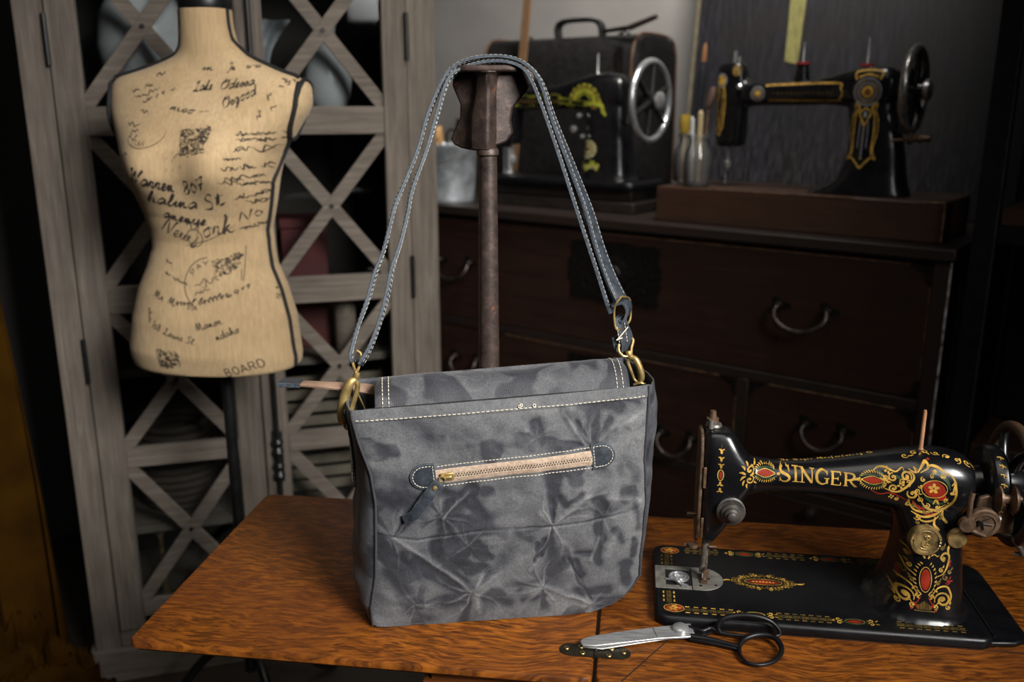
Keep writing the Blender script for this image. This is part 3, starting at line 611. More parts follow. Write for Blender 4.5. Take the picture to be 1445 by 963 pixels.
for (u0, v0, u1, v1, hh) in [(330,190,392,187,3),(331,197,402,197,4),(330,211,350,209,5),(350,212,398,204,8),(322,224,345,223,3),(366,222,396,217,8),(320,237,394,232,5),(314,254,386,247,7),(332,261,386,258,3),(325,280,384,269,4),(336,290,382,282,6),(360,299,380,296,4),(325,327,378,312,1.2)]:
    p = dq(u0, v0); r = dq(u1, v1); L = math.dist(p, r); scrawl(pr, p[0], p[1], L, hh*K*1.5, math.atan2(r[1]-p[1], r[0]-p[0]), .0019); scrawl(pr, p[0]+L*.1, p[1]-.001, L*.5, hh*K*1.1, math.atan2(r[1]-p[1], r[0]-p[0]), .0017)
for (u0, v0, u1, v1, hh) in [(168,130,200,116,6),(175,139,212,124,6),(190,144,225,128,4),(198,105,213,101,4),(228,128,233,122,4),(176,178,200,172,7),(181,190,208,180,9),(190,197,205,190,6),(192,160,205,156,6),(374,120,384,118,5),(375,108,388,119,4),(404,112,412,112,6),(403,146,408,146,2),(401,161,409,161,2.5),(352,167,362,160,6),(370,157,376,148,6),(363,142,366,128,4),(389,110,392,118,4),(183,218,190,214,4),(225,388,262,404,3),(226,375,236,372,5)]:
    p = dq(u0, v0); r = dq(u1, v1); L = math.dist(p, r); scrawl(pr, p[0], p[1], L, hh*K*1.2, math.atan2(r[1]-p[1], r[0]-p[0]), .0019)
# round cancel mark, left breast
pr.stroke([dq(238, 184), dq(235, 195), dq(224, 205), dq(207, 209), dq(190, 204), dq(181, 195)], .0013, 0, 6)
caps(pr, 'ITAH', *dq(191, 205), .009, R_(-4), .0011)
# engraved stamp: hatch of short strokes
def stamp(cs, n, w=.0016, seed=1):
    rr = random.Random(seed); A, B, C_, D_ = [np.array(dq(*q)) for q in cs]
    for k in range(n):
        a, b = rr.random(), rr.random(); m_ = abs(a-.5)+abs(b-.5)
        if .18 < m_ < .36 and rr.random() < .6: continue
        p = (A*(1-a)+B*a)*(1-b)+(D_*(1-a)+C_*a)*b; an = rr.choice((0, .9, -.8, 1.57, 2.3)); L = .0022+.003*rr.random()
        pr.stroke([tuple(p), (p[0]+math.cos(an)*L, p[1]+math.sin(an)*L*.9), (p[0]+math.cos(an+.7)*L*1.5, p[1]+math.sin(an+.7)*L*1.5)], w, 0, 3)
    for P, Q in ((A, B), (B, C_), (D_, A)): pr.stroke([tuple(P), tuple(Q)], .001, 0, 1, False)
stamp([(258, 185), (299, 181), (294, 215), (266, 221)], 210, seed=3)
stamp([(300, 372), (326, 362), (322, 384), (296, 398)], 95, seed=4)
stamp([(220, 494), (252, 501), (254, 519), (224, 519)], 120, .0016, 5)
for k in range(12): p = dq(243+rng.random()*24, 216+rng.random()*25); pr.stroke([p, (p[0]+.004, p[1]+.006)], .0016, 0, 1)
# round postmark on the belly
x, z = dq(292, 405); pr.ring(x, z, .048, .050, .0016, 0, 40, R_(95), R_(235)); 
caps(pr, 'PAYS', 0, 0, .0085, 0, .0014, arc=(x, z, .036, R_(150), R_(-21)))
caps(pr, 'USA', *dq(263, 437), .008, R_(-6), .0013); scrawl(pr, *dq(268, 404), .04, .010, R_(20), .0016); scrawl(pr, *dq(272, 418), .034, .008, R_(24), .0016); scrawl(pr, *dq(270, 425), .02, .006, R_(5), .0016); scrawl(pr, *dq(282, 408), .03, .01, R_(38), .0016)
pr.stroke([dq(331.5, 352), dq(332.5, 402)], .0011, 0, 1, False); pr.stroke([dq(329, 385), dq(330, 400)], .001, 0, 1, False)
def TX(text, u, v_, h, rot, w, curve=0, sp=.6):
    x, z = dq(u, v_); cx = 0
    for ch in text:
        if ch != ' ':
            wd, st = SC.get(ch, SC['n'])
            for s_ in st:
                pts = []
                for a_, b_ in s_:
                    X = cx+a_*h*K*1.3; Y = b_*h*K*1.3+curve*cx*cx; pts.append((x+X*math.cos(rot)-Y*math.sin(rot), z+X*math.sin(rot)+Y*math.cos(rot)))
                pr.stroke(pts, w, 0, 4, False)
            cx += (wd*.95+.06)*h*K*1.3
        else: cx += sp*h*K
TX('Mr. Mervel bettlewair', 211, 420, 8.5, R_(-26), .0019, curve=4.2)
TX('Manor.', 279, 467, 9, R_(16), .0019); TX('Idaho', 306, 481, 9, R_(20), .0018); TX('108 Lewis St..', 211, 463, 9, R_(-24), .0016, curve=1.2)
caps(pr, 'BOARD', *dq(322, 531, 1.53), .0155, R_(15), .0021, wid=.75, gap=.2)
x, z = dq(395, 513, 1.53); pr.stroke([(x, z), (x+.03, z+.006)], .001, 0, 1); pr.stroke([(x, z-.004), (x+.03, z+.002)], .001, 0, 1)
D('Jermand', 371, 374, 13, -80, .0017); D('No 80', 364, 407, 9, -82, .0015); D('Jnmu', 399, 418, 8, -80, .0012); D('elmtir', 203, 437, 7, -88, .0010)
append_print(torso, [(pr, lambda x, y: (x, -.35, y), (0, 1, 0))], None, [INK])
# black piping: side seams, shoulders, arm discs
def piping(pts, r=.0035, name='piping'):
    m = MB(); m.tube(pts, r, 8); return m.build(name, BLKCLOTH, form)
for side, t in ((1, 0.0), (-1, PI)):
    def edge(z, y, grow):
        c_, a_, bf_, bb_ = fsec(z); b_ = bf_ if y < 0 else bb_; f = max(0, 1-abs(y/b_)**2.25)**(1/2.25) if abs(y) < b_ else 0
        return Vector((c_+side*(a_*max(f, .80)+grow), y, z))
    zc = 1.336; dm = MB(); ring = [(math.cos(2*PI*j/40)*.040, math.sin(2*PI*j/40)*(.052 if math.sin(2*PI*j/40) < 0 else .050)) for j in range(40)]
    def R3(k, g): return [edge(zc+z_*k, y*k, g) for y, z_ in ring]
    dm.loft([R3(1.0, -.012), R3(1.0, .0030), R3(.9, .0036), R3(.5, .0030), R3(.12, .0028)]); dm.build('armhole_disc', LINEN, form)
    rim = R3(1.02, .0042); piping(rim+[rim[0]], .0042)
    if side > 0:
        zs = np.linspace(.858, 1.21, 40); pts = []
        for z in zs:
            tt = -.13; pts.append(fpt(z, tt, .0012))
        pts += [edge(1.255, .0, .0015), edge(1.285, -.012, .003), edge(1.30, -.027, .0035), edge(1.317, -.0375, .004), edge(1.338, -.0405, .004), edge(1.362, -.036, .004), edge(1.382, -.022, .003)]
        piping(crs(pts, 2), .0044)
    else:
        piping(crs([fpt(z, t+.05, .001) for z in np.linspace(.858, 1.30, 40)], 2), .003)
    sp_ = [fpt(z, t+side*(-.16), .0012) for z in (1.506, 1.48, 1.455, 1.44, 1.43, 1.424, 1.418, 1.412, 1.406, 1.40, 1.396, 1.392, 1.388)]
    for p in sp_: p.z += .0022
    piping(crs(sp_, 4), .0036)
mb = MB(); cx, a_, bf_, bb_ = fsec(1.517)
mb.loft([[Vector((cx+x*k, y*k, z)) for x, y in rrect(-a_, a_, -bf_, bb_, 40, 2.1)] for k, z in ((1.03, 1.508), (1.06, 1.513), (1.06, 1.528), (1.0, 1.535), (.5, 1.545), (.2, 1.548))])
mb.lathe([(.012, 1.548), (.012, 1.56), (.022, 1.575), (.018, 1.595), (0, 1.60)], (cx, 0, 0)); mb.build('neck_cap', BLACK, form)
mb = MB(); mb.cyl((-.004, 0, .16), (-.004, 0, .852), .0115, 20); pole = mb.build('pole', BLKIRON, form)
mb = MB(); mb.cyl((-.004, 0, .835), (-.004, 0, .8505), .04, 24); mb.cyl((-.004, 0, .22), (-.004, 0, .27), .018, 20); mb.build('collar', BLKIRON, form)
for k in range(3):
    an = R_(-60+120*k+10); dx, dy = math.cos(an), math.sin(an); mb = MB()
    mb.tube(crs([(-.004+dx*.008, dy*.008, .245), (dx*.10, dy*.10, .19), (dx*.2, dy*.2, .06), (dx*.27, dy*.27, .012)], 6), .010, 10); mb.build('leg', BLKIRON, form)

# ================================================================== SEWING TABLE
ZT = .76
tab = thing('sewing_table', (.12, 1.03, 0), 0, 'polished orange-brown oak sewing table with the left leaf folded out', 'table')
def slab(name, x0, x1, y0, y1, z0, z1, rad, m, parent, bev=.003):
    mb = MB(); pts = []
    for cx, cy_, a0 in ((x1-rad, y1-rad, 0), (x0+rad, y1-rad, 90), (x0+rad, y0+rad, 180), (x1-rad, y0+rad, 270)):
        for k in range(7): a = R_(a0+15*k); pts.append((cx+rad*math.cos(a), cy_+rad*math.sin(a)))
    rings = []
    for ins, z in ((bev*1.5, z0), (.0, z0+(z1-z0)*.35), (0, z1-bev), (bev*.35, z1-bev*.3), (bev*1.1, z1)):
        cx, cy_ = (x0+x1)/2, (y0+y1)/2
        rings.append([Vector((x-math.copysign(ins, x-cx), y-math.copysign(ins, y-cy_), z)) for x, y in pts])
    mb.loft(rings); return mb.build(name, m, parent, world=True, ang=35)
leaf = slab('leaf', -.5505, -.0278, .832, 1.2345, ZT-.013, ZT, .012, OAK, tab)
top = slab('tabletop', -.0242, .76, .829, 1.2345, ZT-.016, ZT, .012, OAK, tab)
mb = MB(); bot = slab('moulding', -.0242, .76, .835, 1.228, ZT-.030, ZT-.0165, .008, OAK2, tab)
mb = MB(); mb.box((-.215, .848, ZT-.105), (.74, .866, ZT-.0305)); mb.box((-.215, 1.198, ZT-.105), (.74, 1.216, ZT-.0305)); mb.box((-.215, .8665, ZT-.105), (-.197, 1.1975, ZT-.0305)); mb.box((.722, .8665, ZT-.105), (.74, 1.1975, ZT-.0305))
mb.build('apron', OAK2, tab, world=True, bevel=.002)
mb = MB(); mb.box((-.205, .852, ZT-.030), (-.0285, .862, ZT-.0135)); mb.build('leaf_support', OAK2, tab, world=True); mb = MB(); mb.box((-.205, 1.20, ZT-.030), (-.0285, 1.212, ZT-.0135)); mb.build('leaf_support', OAK2, tab, world=True)
for X in (-.16, .68):
    mb = MB()
    for y in (.90, 1.16):
        mb.tube(crs([(X, y, ZT-.106), (X, y-.03*(1 if y < 1 else -1), .5), (X, y+.02*(1 if y < 1 else -1), .25), (X, y-.06*(1 if y < 1 else -1), .012)], 8), .013, 10)
    for k in range(5): a = .12+.11*k; mb.tube([(X, .90, a), (X, 1.16, a+.11)], .006, 8); mb.tube([(X, 1.16, a), (X, .90, a+.11)], .006, 8)
    mb.tube([(X, .88, .08), (X, 1.18, .08)], .010, 8)
    mb.build('leg_frame', BLKIRON, tab, world=True)
mb = MB(); mb.box((-.159, 1.0, .09), (.679, 1.02, .11)); mb.build('cross_bar', BLKIRON, tab, world=True)
# inlay lines of the top frame: thin dark seams
mb = MB()
def seam(p, q, w=.0007):
    p, q = Vector((*p, ZT+.00015)), Vector((*q, ZT+.00015)); t = (q-p).normalized(); n = Vector((-t.y, t.x, 0))*w
    mb.prism([p-n, q-n, q+n, p+n], (0, 0, .0001))
seam((.003, .832), (.070, .942)); seam((.070, .942), (.70, .942))
mb.build('seam_line', mat('dark_seam', (.012, .005, .003), .7), tab, world=True)
# hinge
hz = ZT+.0006
hp = []
for cx, a0 in ((.001, -90), (-.0545, 90)):
    for k in range(9): a = R_(a0+22.5*k); hp.append((cx+.0115*math.cos(a), .882+.0115*math.sin(a)-(.0)))
mb = MB(); mb.prism([(x, y, ZT+.0001) for x, y in hp], (0, 0, .0008)); hinge = mb.build('hinge', mat('bronzed_hinge', (.045, .038, .022), .38, .8, nscale=60, var=.5), tab, world=True)
mb = MB(); mb.cyl((-.026, .8715, ZT+.0012), (-.026, .8925, ZT+.0012), .0018, 10); mb.build('knuckle', MATS['bronzed_hinge'], hinge, world=True)
for x, y, a in ((-.0585, .8835, .3), (-.0405, .8765, 2.4), (-.0425, .888, 1.2), (-.0115, .8755, 2.0), (.0045, .8835, .1), (-.009, .888, .8)):
    mb = MB(); mb.lathe([(0, .0014), (.0030, .0014), (.0036, .0007), (.0036, 0), (0, 0)], (x, y, ZT+.0008), n=16, mi=0)
    c_, s_ = math.cos(a), math.sin(a); mb.prism([(x+c_*.003-s_*.0004, y+s_*.003+c_*.0004, ZT+.0022), (x-c_*.003-s_*.0004, y-s_*.003+c_*.0004, ZT+.0022), (x-c_*.003+s_*.0004, y-s_*.003-c_*.0004, ZT+.0022), (x+c_*.003+s_*.0004, y+s_*.003-c_*.0004, ZT+.0022)], (0, 0, .0001), 1)
    mb.build('screw', [SCREWBR, BLACK], hinge, world=True)

# ================================================================== CAST-IRON SHOE LAST STAND
SX, SY = -.178, 1.098
st = thing('shoe_last_stand', (SX, SY, ZT), 0, 'rusty brown cast-iron shoe last stand holding up the bag strap', 'iron stand')
mb = MB(); mb.lathe([(0, .0005), (.050, .0005), (.050, .008), (.036, .014), (.022, .022), (.016, .04), (.0150, .06), (.0145, .10), (.0112, .52), (.0110, .524), (.0135, .526), (.0135, .531), (.0120, .5335), (0, .534)], (0, 0, 0), n=28); mb.build('post', RUST, st)
mb = MB()
rings = []
for z, xl, xr, xf, yb, yf in ((.531, -.020, .010, .002, .012, -.014), (.545, -.021, .012, .002, .013, -.016), (.575, -.019, .012, .003, .014, -.017), (.600, -.013, .012, .004, .014, -.019), (.618, -.011, .014, .005, .014, -.021), (.6225, -.016, .022, .006, .018, -.026)):
    rings.append([Vector(p_) for p_ in ((xf-.003, yf, z), (xf+.001, yf, z), (xr-.001, yf*.30, z), (xr, yb*.6, z), (xr*.7, yb, z), (xl*.7, yb, z), (xl, yb*.6, z), (xl+.001, yf*.45, z))])
mb.loft(rings)
def wing(poly, x_in, fold):
    a = [Vector((x-SX, fold*abs(x-SX-x_in)-.004, z-ZT)) for x, z in poly]; mb.prism(a, (0, .009, 0))
wing([(-.180, 1.386), (-.222, 1.384), (-.223, 1.366), (-.213, 1.345), (-.2135, 1.33), (-.2215, 1.314), (-.2265, 1.304), (-.222, 1.297), (-.212, 1.293), (-.200, 1.291), (-.186, 1.292)], -.006, .45)
wing([(-.172, 1.386), (-.121, 1.386), (-.123, 1.374), (-.138, 1.354), (-.1485, 1.340), (-.1510, 1.326), (-.1482, 1.312), (-.155, 1.302), (-.163, 1.298), (-.170, 1.296)], .006, .40)
mb.build('head', RUST, st, bevel=.0022)
mb = MB(); pts = crs([(-.043, -.010), (-.02, -.020), (.012, -.018), (.038, -.010), (.043, .010), (.026, .030), (-.01, .032), (-.042, .020), (-.043, -.010)], 5)
mb.prism([(p[0], p[1], .6215) for p in pts[:-1]], (0, 0, .0075)); mb.build('sole_plate', RUST, st, bevel=.0025)
# ================================================================== MESSENGER BAG
B0 = Vector((-.284, .895, ZT)); ba = R_(15.1); BE = Vector((math.cos(ba), math.sin(ba), 0)); BN = Vector((-math.sin(ba), math.cos(ba), 0))
bag = thing('messenger_bag', B0, ba, 'grey waxed canvas messenger bag seen from its zipped back on the table', 'bag')
# local axes: x along the panel, y into depth, z up
def bq(u, v_, d=0):
    p = on_upright(u, v_, (B0+BN*d)[:2], BN[:2]); r = p-B0; return (r.dot(BE), p.z-ZT)
def bc(x, y): return bq(380+x/2.293, 500+y/2.293)       # survey notes of the back panel
LE = [(0,.002),(.022,.0005),(.065,.0073),(.111,.0092),(.157,.0104),(.193,.0063),(.23,-.005),(.262,-.0115),(.30,-.012)]
RE = [(0,.3150),(.033,.3150),(.107,.319),(.169,.315),(.244,.317),(.30,.316)]
HBX, HBY = [-.02, -.004, .006, .02, .05, .15, .235, .255, .270, .283, .294, .303, .309, .3135, .33], [.012, .006, .0022, .0010, .0004, .0012, .0006, .0016, .0045, .0095, .0165, .0245, .0325, .042, .06]
def hbot(s): return float(np.interp(s, HBX, HBY))
def htop(s): return .2665+.047*s
DARKM = [ # dark wax patches: x0,y0,x1,y1,width,strength  (survey notes)
 (862,215,868,270,22,.9),(1045,180,1035,265,26,1),(1075,150,1130,165,26,.7),(1010,150,1050,170,24,.8),(985,215,1010,260,14,.6),(655,425,560,525,26,1),(650,455,690,520,22,1),(600,520,560,560,18,.7),(380,450,470,480,55,.55),(350,400,430,420,45,.35),
 (1060,455,1075,490,24,1),(1068,500,1065,575,22,1),(545,600,545,650,24,.9),(590,600,640,600,32,.95),(650,600,690,640,26,.95),(600,650,640,680,28,.8),(640,620,620,660,20,1),(480,660,600,740,30,.8),(560,700,640,760,30,.9),(640,690,690,680,24,.8),(420,640,470,690,26,.45),
 (890,585,872,640,9,1),(940,655,905,708,10,1),(985,635,1040,630,9,1),(1060,590,1062,660,16,.9),(1055,560,1080,590,15,.8),(1150,680,1155,735,22,.85),(1180,600,1165,650,12,.7),(960,650,1040,790,5,1),(990,660,1010,700,12,.7),(860,660,870,600,8,.7),
 (380,700,440,760,34,.45),(560,800,620,790,28,.35),(720,790,770,800,22,.4),(820,790,880,770,18,.4),(1060,800,1130,800,30,.6),(1000,760,1100,760,22,.5),(930,450,960,480,14,.5),(800,570,850,590,20,.35),(560,440,620,450,24,.5),(1010,330,1060,240,10,.4),
 (905,458,908,470,10,.9),(912,470,912,530,3,.8),(290,560,330,520,22,.4),(600,250,660,260,30,.2),(740,230,720,300,22,.15),(430,210,520,260,34,.25),(700,620,720,650,12,.5),(800,760,900,700,14,.25),(440,830,520,850,26,.3),
 (1130,130,1190,150,22,.45),(1100,200,1080,250,16,.55),(930,150,960,200,16,.5),(1150,330,1190,400,24,.3),(1180,460,1195,560,14,.4),(960,470,1000,440,10,.6),(1110,560,1140,600,14,.5)]
LIGHTM = [ (400,590,520,660,7,.9),(520,660,655,755,7,.9),(655,755,740,700,9,.6),(605,470,560,525,5,.9),(640,440,600,480,6,.6),(840,690,862,655,8,.6),(885,742,1035,800,6,.8),(1035,655,1060,590,8,.7),(1090,455,1200,470,12,.7),(945,175,1015,285,7,.8),(1070,270,1130,210,14,.6),(1130,230,1200,190,16,.6),(870,745,800,830,12,.5),(660,750,680,830,10,.55),
 (930,520,1020,450,10,.5),(1020,450,1080,440,8,.6),(870,500,900,530,8,.5),(320,300,380,420,34,.5),(520,330,420,300,24,.3),(430,500,400,560,10,.5),(350,560,430,590,12,.4),(1100,300,1180,260,26,.35),(700,480,860,440,40,.35),(1090,640,1120,560,14,.45),(380,770,420,850,30,.35),(740,690,840,640,26,.35),(980,820,1040,800,14,.5),(620,180,1000,160,30,.22),(950,600,980,640,8,.45)]
CREASE = [ (350,580,480,592,5,1),(480,592,690,560,4,1.2),(690,560,910,545,4,1.1),(910,545,1080,520,4,1.2),(1080,520,1195,490,4,1)]
def tosh(L): return [(*bc(a, b), *bc(c, d), w/2.293/1275*1.03*1.0, k) for a, b, c, d, w, k in L]
DM, LM, CM = tosh(DARKM), tosh(LIGHTM), tosh(CREASE)
def cap_field(S, H, marks, soft=1.0):
    out = np.zeros_like(S)
    for x0, y0, x1, y1, w, k in marks:
        dx, dy = x1-x0, y1-y0; L2 = dx*dx+dy*dy+1e-9; t = np.clip(((S-x0)*dx+(H-y0)*dy)/L2, 0, 1)
        d = np.hypot(S-x0-t*dx, H-y0-t*dy); out = np.maximum(out, k*np.clip(1-(d/(w*soft)), 0, 1)**.7) if soft < 1.6 else np.maximum(out, k*np.exp(-(d/(w*soft*.5))**2))
    return out
def vnoise(S, H, f, seed=0, oct_=3):
    out = np.zeros(S.size); ss, hh = S.ravel(), H.ravel()
    for i in range(S.size): out[i] = noise.fractal(Vector((ss[i]*f+seed*7.1, hh[i]*f+seed*3.3, seed*1.7)), 1.0, 2.0, oct_)
    return out.reshape(S.shape)
def disp(S, H):           # relief of the panel, + towards the viewer
    d = cap_field(S, H, LM, 2.6)*.0022 - cap_field(S, H, DM, 2.2)*.0016 - cap_field(S, H, CM, 1.9)*.0016
    return d
NU, NV = 250, 200
def bag_xy(a, b):
    h = b*.27; s = np.interp(h, [t[0] for t in LE], [t[1] for t in LE]); e = np.interp(h, [t[0] for t in RE], [t[1] for t in RE]); S = s+a*(e-s)
    hb = np.interp(S, HBX, HBY); H = hb+b*(.2665+.047*S-hb)
    return S, H
def bulge(a, b): return .013*np.sin(PI*np.clip(a, 0, 1))**.55*np.sin(PI*np.clip(b*.86+.05, 0, 1))**.7 + .004*np.sin(a*7+b*4)*np.sin(PI*a)*np.sin(PI*b)
A_, B_ = np.meshgrid(np.linspace(0, 1, NU+1), np.linspace(0, 1, NV+1))
S_, H_ = bag_xy(A_, B_)
N1 = vnoise(S_, H_, 26, 1); N2 = vnoise(S_, H_, 60, 2); N3 = vnoise(S_, H_, 14, 3)
Sw, Hw = S_+N2*.0018+N1*.0012, H_+N1*.0018
N4 = vnoise(S_, H_, 55, 5, 2); N5 = vnoise(S_, H_, 48, 6, 2); Sd, Hd = S_+N4*.0042, H_+N5*.0042
dark = np.clip(cap_field(Sd, Hd, DM, 1.75)*2.4, 0, 1)**1.2; dark = np.maximum(dark, .8*np.clip((vnoise(Sd*1.0, Hd, 22, 9, 2)-.26)*7, 0, 1)*(H_ < .235)); lite = cap_field(Sw, Hw, LM, 1.7)
STARS = [(910,540,44,1.0),(655,758,40,.9),(880,745,34,.9),(398,592,36,.8),(1035,285,34,.9),(1075,520,26,.6),(560,520,30,.7),(1180,250,26,.5),(640,610,26,.6),(1040,800,22,.6),(860,260,20,.4),(470,800,30,.6)]
sd_, sl_ = np.zeros_like(S_), np.zeros_like(S_)
for i_, (u_, v_, r_, k_) in enumerate(STARS):
    cx_, cz_ = bc(u_, v_); dx_, dz_ = S_+N2*.002-cx_, H_+N1*.002-cz_; rr_ = np.hypot(dx_, dz_); an_ = np.arctan2(dz_, dx_); R_s = r_*.00078*1.15
    ph_ = np.zeros_like(S_)
    rs_ = random.Random(i_+11)
    for q_i in range(3, 8): ph_ += math.cos(rs_.random()*3)*np.cos(an_*q_i+rs_.random()*6.28)
    lob = np.clip(ph_*.9-.35, 0, 1); fall = np.clip(rr_/(.004), 0, 1)*np.clip(1.25-rr_/R_s*(.8+.3*np.cos(an_*2+i_)), 0, 1)
    sd_ = np.maximum(sd_, k_*lob*np.clip(fall*2.2, 0, 1))
    for q_i in range(6):
        a_r = rs_.random()*6.28; da = np.abs(np.angle(np.exp(1j*(an_-a_r-.15*np.sin(rr_*90))))); sl_ = np.maximum(sl_, k_*np.exp(-(da*rr_/.0011)**2)*np.clip(1.5-rr_/R_s, 0, 1)*(rr_ > .001))
dark = np.maximum(dark, sd_*.95); lite = np.maximum(lite, sl_*.75); cre = cap_field(Sw, Hw, CM, .9)
W_ = .52+.10*N1+.07*N2+.08*N3 + .03*(H_/.27) - .40*dark*(1-.6*lite) + .30*lite - .26*cre
W_ += .07*np.clip((S_-.12)/.2, -1, 1)  # tone painted lighter to the right, as the light falls on the panel
TOPB = (H_ > .2665+.047*S_-.0145); W_ = np.where(TOPB, .60+.08*N2, W_)
DD = bulge(A_, B_)+(disp(S_+N2*.001, H_)+.0011*sl_-.0007*sd_)*np.clip(6*np.minimum(A_, 1-A_), 0, 1)+.0012*N1+.0006*N2+TOPB*.0012
mb = MB()
mb.v = [(float(S_[j, i]), -float(DD[j, i]), float(H_[j, i])) for j in range(NV+1) for i in range(NU+1)]
mb.f = [(j*(NU+1)+i, j*(NU+1)+i+1, (j+1)*(NU+1)+i+1, (j+1)*(NU+1)+i) for j in range(NV) for i in range(NU)]
mb.m = [0]*len(mb.f); mb.attr = np.clip(W_, 0, 1).ravel()
mb.build('back_panel', CANVAS, bag, ang=80)
PB = BVHTree.FromPolygons(mb.v, mb.f)
def onp_(s, h, off=.0005):
    q, nn, i, d = PB.ray_cast(Vector((s, -.2, h)), Vector((0, 1, 0)))
    if q is None: q, nn, i, d = PB.find_nearest(Vector((s, 0, h)))
    return q+Vector((0, -off, 0))
# other canvas faces
def canvas_grid(name, fn, nu, nv, seed, base=.42, amp=.13, dk=.0):
    m = MB(); m.grid(fn, nu, nv); vv = np.array(m.v)
    att = []
    for p in m.v:
        q = Vector((p[0]*24+seed*3, p[1]*24, p[2]*24)); w_n = Vector((noise.noise(q*1.6+Vector((1, 7, 3))), noise.noise(q*1.6+Vector((8, 2, 5))), noise.noise(q*1.6+Vector((4, 4, 9)))))*.7
        a_ = noise.noise(q+w_n); b_ = noise.noise(q*1.4+w_n*1.5+Vector((9, 4, 2)))
        att.append(base+amp*noise.fractal(q, 1, 2, 3) - .30*min(1, max(0, (a_-.06)*5)) + .10*max(0, 1-abs(b_)*10)*(1 if a_ < .1 else .4))
    m.attr = np.clip(att, 0, 1); return m.build(name, CANVAS, bag, ang=80, solid=.0016)
BD = .112
GL = [(0,.004),(.006,.0105),(.048,.026),(.087,.0285),(.135,.026),(.173,.022),(.231,.012),(.246,.011),(.28,.010)]
GR = [(0,.004),(.02,.006),(.066,.012),(.139,.0165),(.166,.019),(.191,.0215),(.226,.0245),(.266,.0225),(.30,.02)]
def gus(side):
    def fn(c, b):
        a = 0 if side < 0 else 1; S, H = bag_xy(np.array(float(a)), np.array(float(b))); S, H = float(S), float(H)
        bl = interp(GL if side < 0 else GR, H)[0]; w = math.sin(PI*c)**.6 if 0 < c < 1 else 0
        y = BD*c; x = S+side*(bl*w+.0035*noise.noise(Vector((c*4, b*9, side)))*w)
        if b > .85: x -= side*.004*w*(b-.85)/.15
        return (x, y+.0 if c > 0 else .0005, H*(1 if c < .95 else 1)+(-.006*w*(b > .9)*(b-.9)*10) - (.0 if b > .05 else 0))
    return fn
canvas_grid('gusset', gus(-1), 26, 90, 4, .34); canvas_grid('gusset', gus(1), 26, 90, 5, .30)
def frontp(a, b):
    S, H = bag_xy(np.array(float(a)), np.array(float(b))); return (float(S), BD+.010*math.sin(PI*a)**.6*math.sin(PI*min(1, b*.9+.05))+.001*noise.noise(Vector((a*9, b*9, 3))), float(H))
canvas_grid('front_panel', frontp, 60, 50, 6, .45)
canvas_grid('base', lambda a, b: (.002+.305*a, .002+BD*b, float(np.interp(.002+.305*a, HBX, HBY)+.0006)), 40, 14, 7, .3)
# seam welts along the back panel edges
for side in (0, 1):
    m = MB(); pts = []
    for b in np.linspace(0, .995, 60):
        S, H = bag_xy(np.array(float(side)), np.array(float(b))); pts.append((float(S)+(-.0006 if side == 0 else .0006), -.0008, float(H)))
    m.tube(pts, .0015, 8); m.attr = [.25]*len(m.v); m.build('seam_welt', CANVAS, bag)
m = MB(); pts = [(float(x), -.0006-.0*x, hbot(x)+.0012) for x in np.linspace(.003, .314, 60)]; m.tube(pts, .0013, 8); m.attr = [.2]*len(m.v); m.build('seam_welt', CANVAS, bag)
# flap folded over the mouth
FP = crs([(.012, .195), (.022, .235), (.036, .262), (.052, .2755), (.072, .277), (.094, .266), (.112, .245), (.1265, .20), (.1285, .13), (.1285, .055)], 6)
def flapf(a, b):
    k = b*(len(FP)-1); i = min(int(k), len(FP)-2); f = k-i; p = FP[i]*(1-f)+FP[i+1]*f
    s = .0125+.292*a; ed = min(a, 1-a)
    return (s, float(p[0])+.0015*noise.noise(Vector((a*14, b*7, 2))), float(p[1])+.044*s*(1 if b < .6 else max(0, 1-(b-.6)*2.5))+.0022*math.sin(a*9)*math.sin(PI*min(1, b*1.4)) - .006*max(0, 1-ed/.03)**2 + .0015*noise.noise(Vector((a*11, b*5, 8))))
flap = canvas_grid('flap', flapf, 220, 110, 9, .43, .14)
m = MB(); m.grid(lambda a, b: (.004+.308*a, .014+.085*b, .215+.04*a*.3), 8, 4); m.grid(lambda a, b: (.001+.311*a, .0045, .18+.085*b+.045*a*.3), 8, 4); m.grid(lambda a, b: (.0+.312*a, BD-.004, .18+.075*b+.045*a*.3), 8, 4)
m.build('lining', LINING, bag)
# stitching: every dash a little thread pill, all of one row in one mesh
def stitches(path, pitch=.0052, L=.0036, r=.00055, off=.0006, surf=True, name='stitching', m=None, par=None):
    own = m is None; m = m or MB(); P = [np.array(p, float) for p in path]; seg = [0]
    for i in range(1, len(P)): seg.append(seg[-1]+np.linalg.norm(P[i]-P[i-1]))
    def at(t):
        t = min(max(t, 0), seg[-1]); i = min(int(np.searchsorted(seg, t, 'right'))-1, len(P)-2); f = (t-seg[i])/max(1e-9, seg[i+1]-seg[i]); return P[i]*(1-f)+P[i+1]*f
    t = 0
    while t < seg[-1]-L*.5:
        a, b = at(t), at(t+L); mid = (a+b)/2
        if surf: a, b, mid = onp_(*a[:2], off*.4), onp_(*b[:2], off*.4), onp_(*mid[:2], off)
        m.tube([a, mid, b], [r*.7, r, r*.7], 6); t += pitch*(1+.06*random.uniform(-1, 1))
    if own: return m.build(name, THREAD, par or bag)
stitches([(x, htop(x)-.0125-.0006*math.sin(x*30)) for x in np.linspace(-.008, .314, 50)])
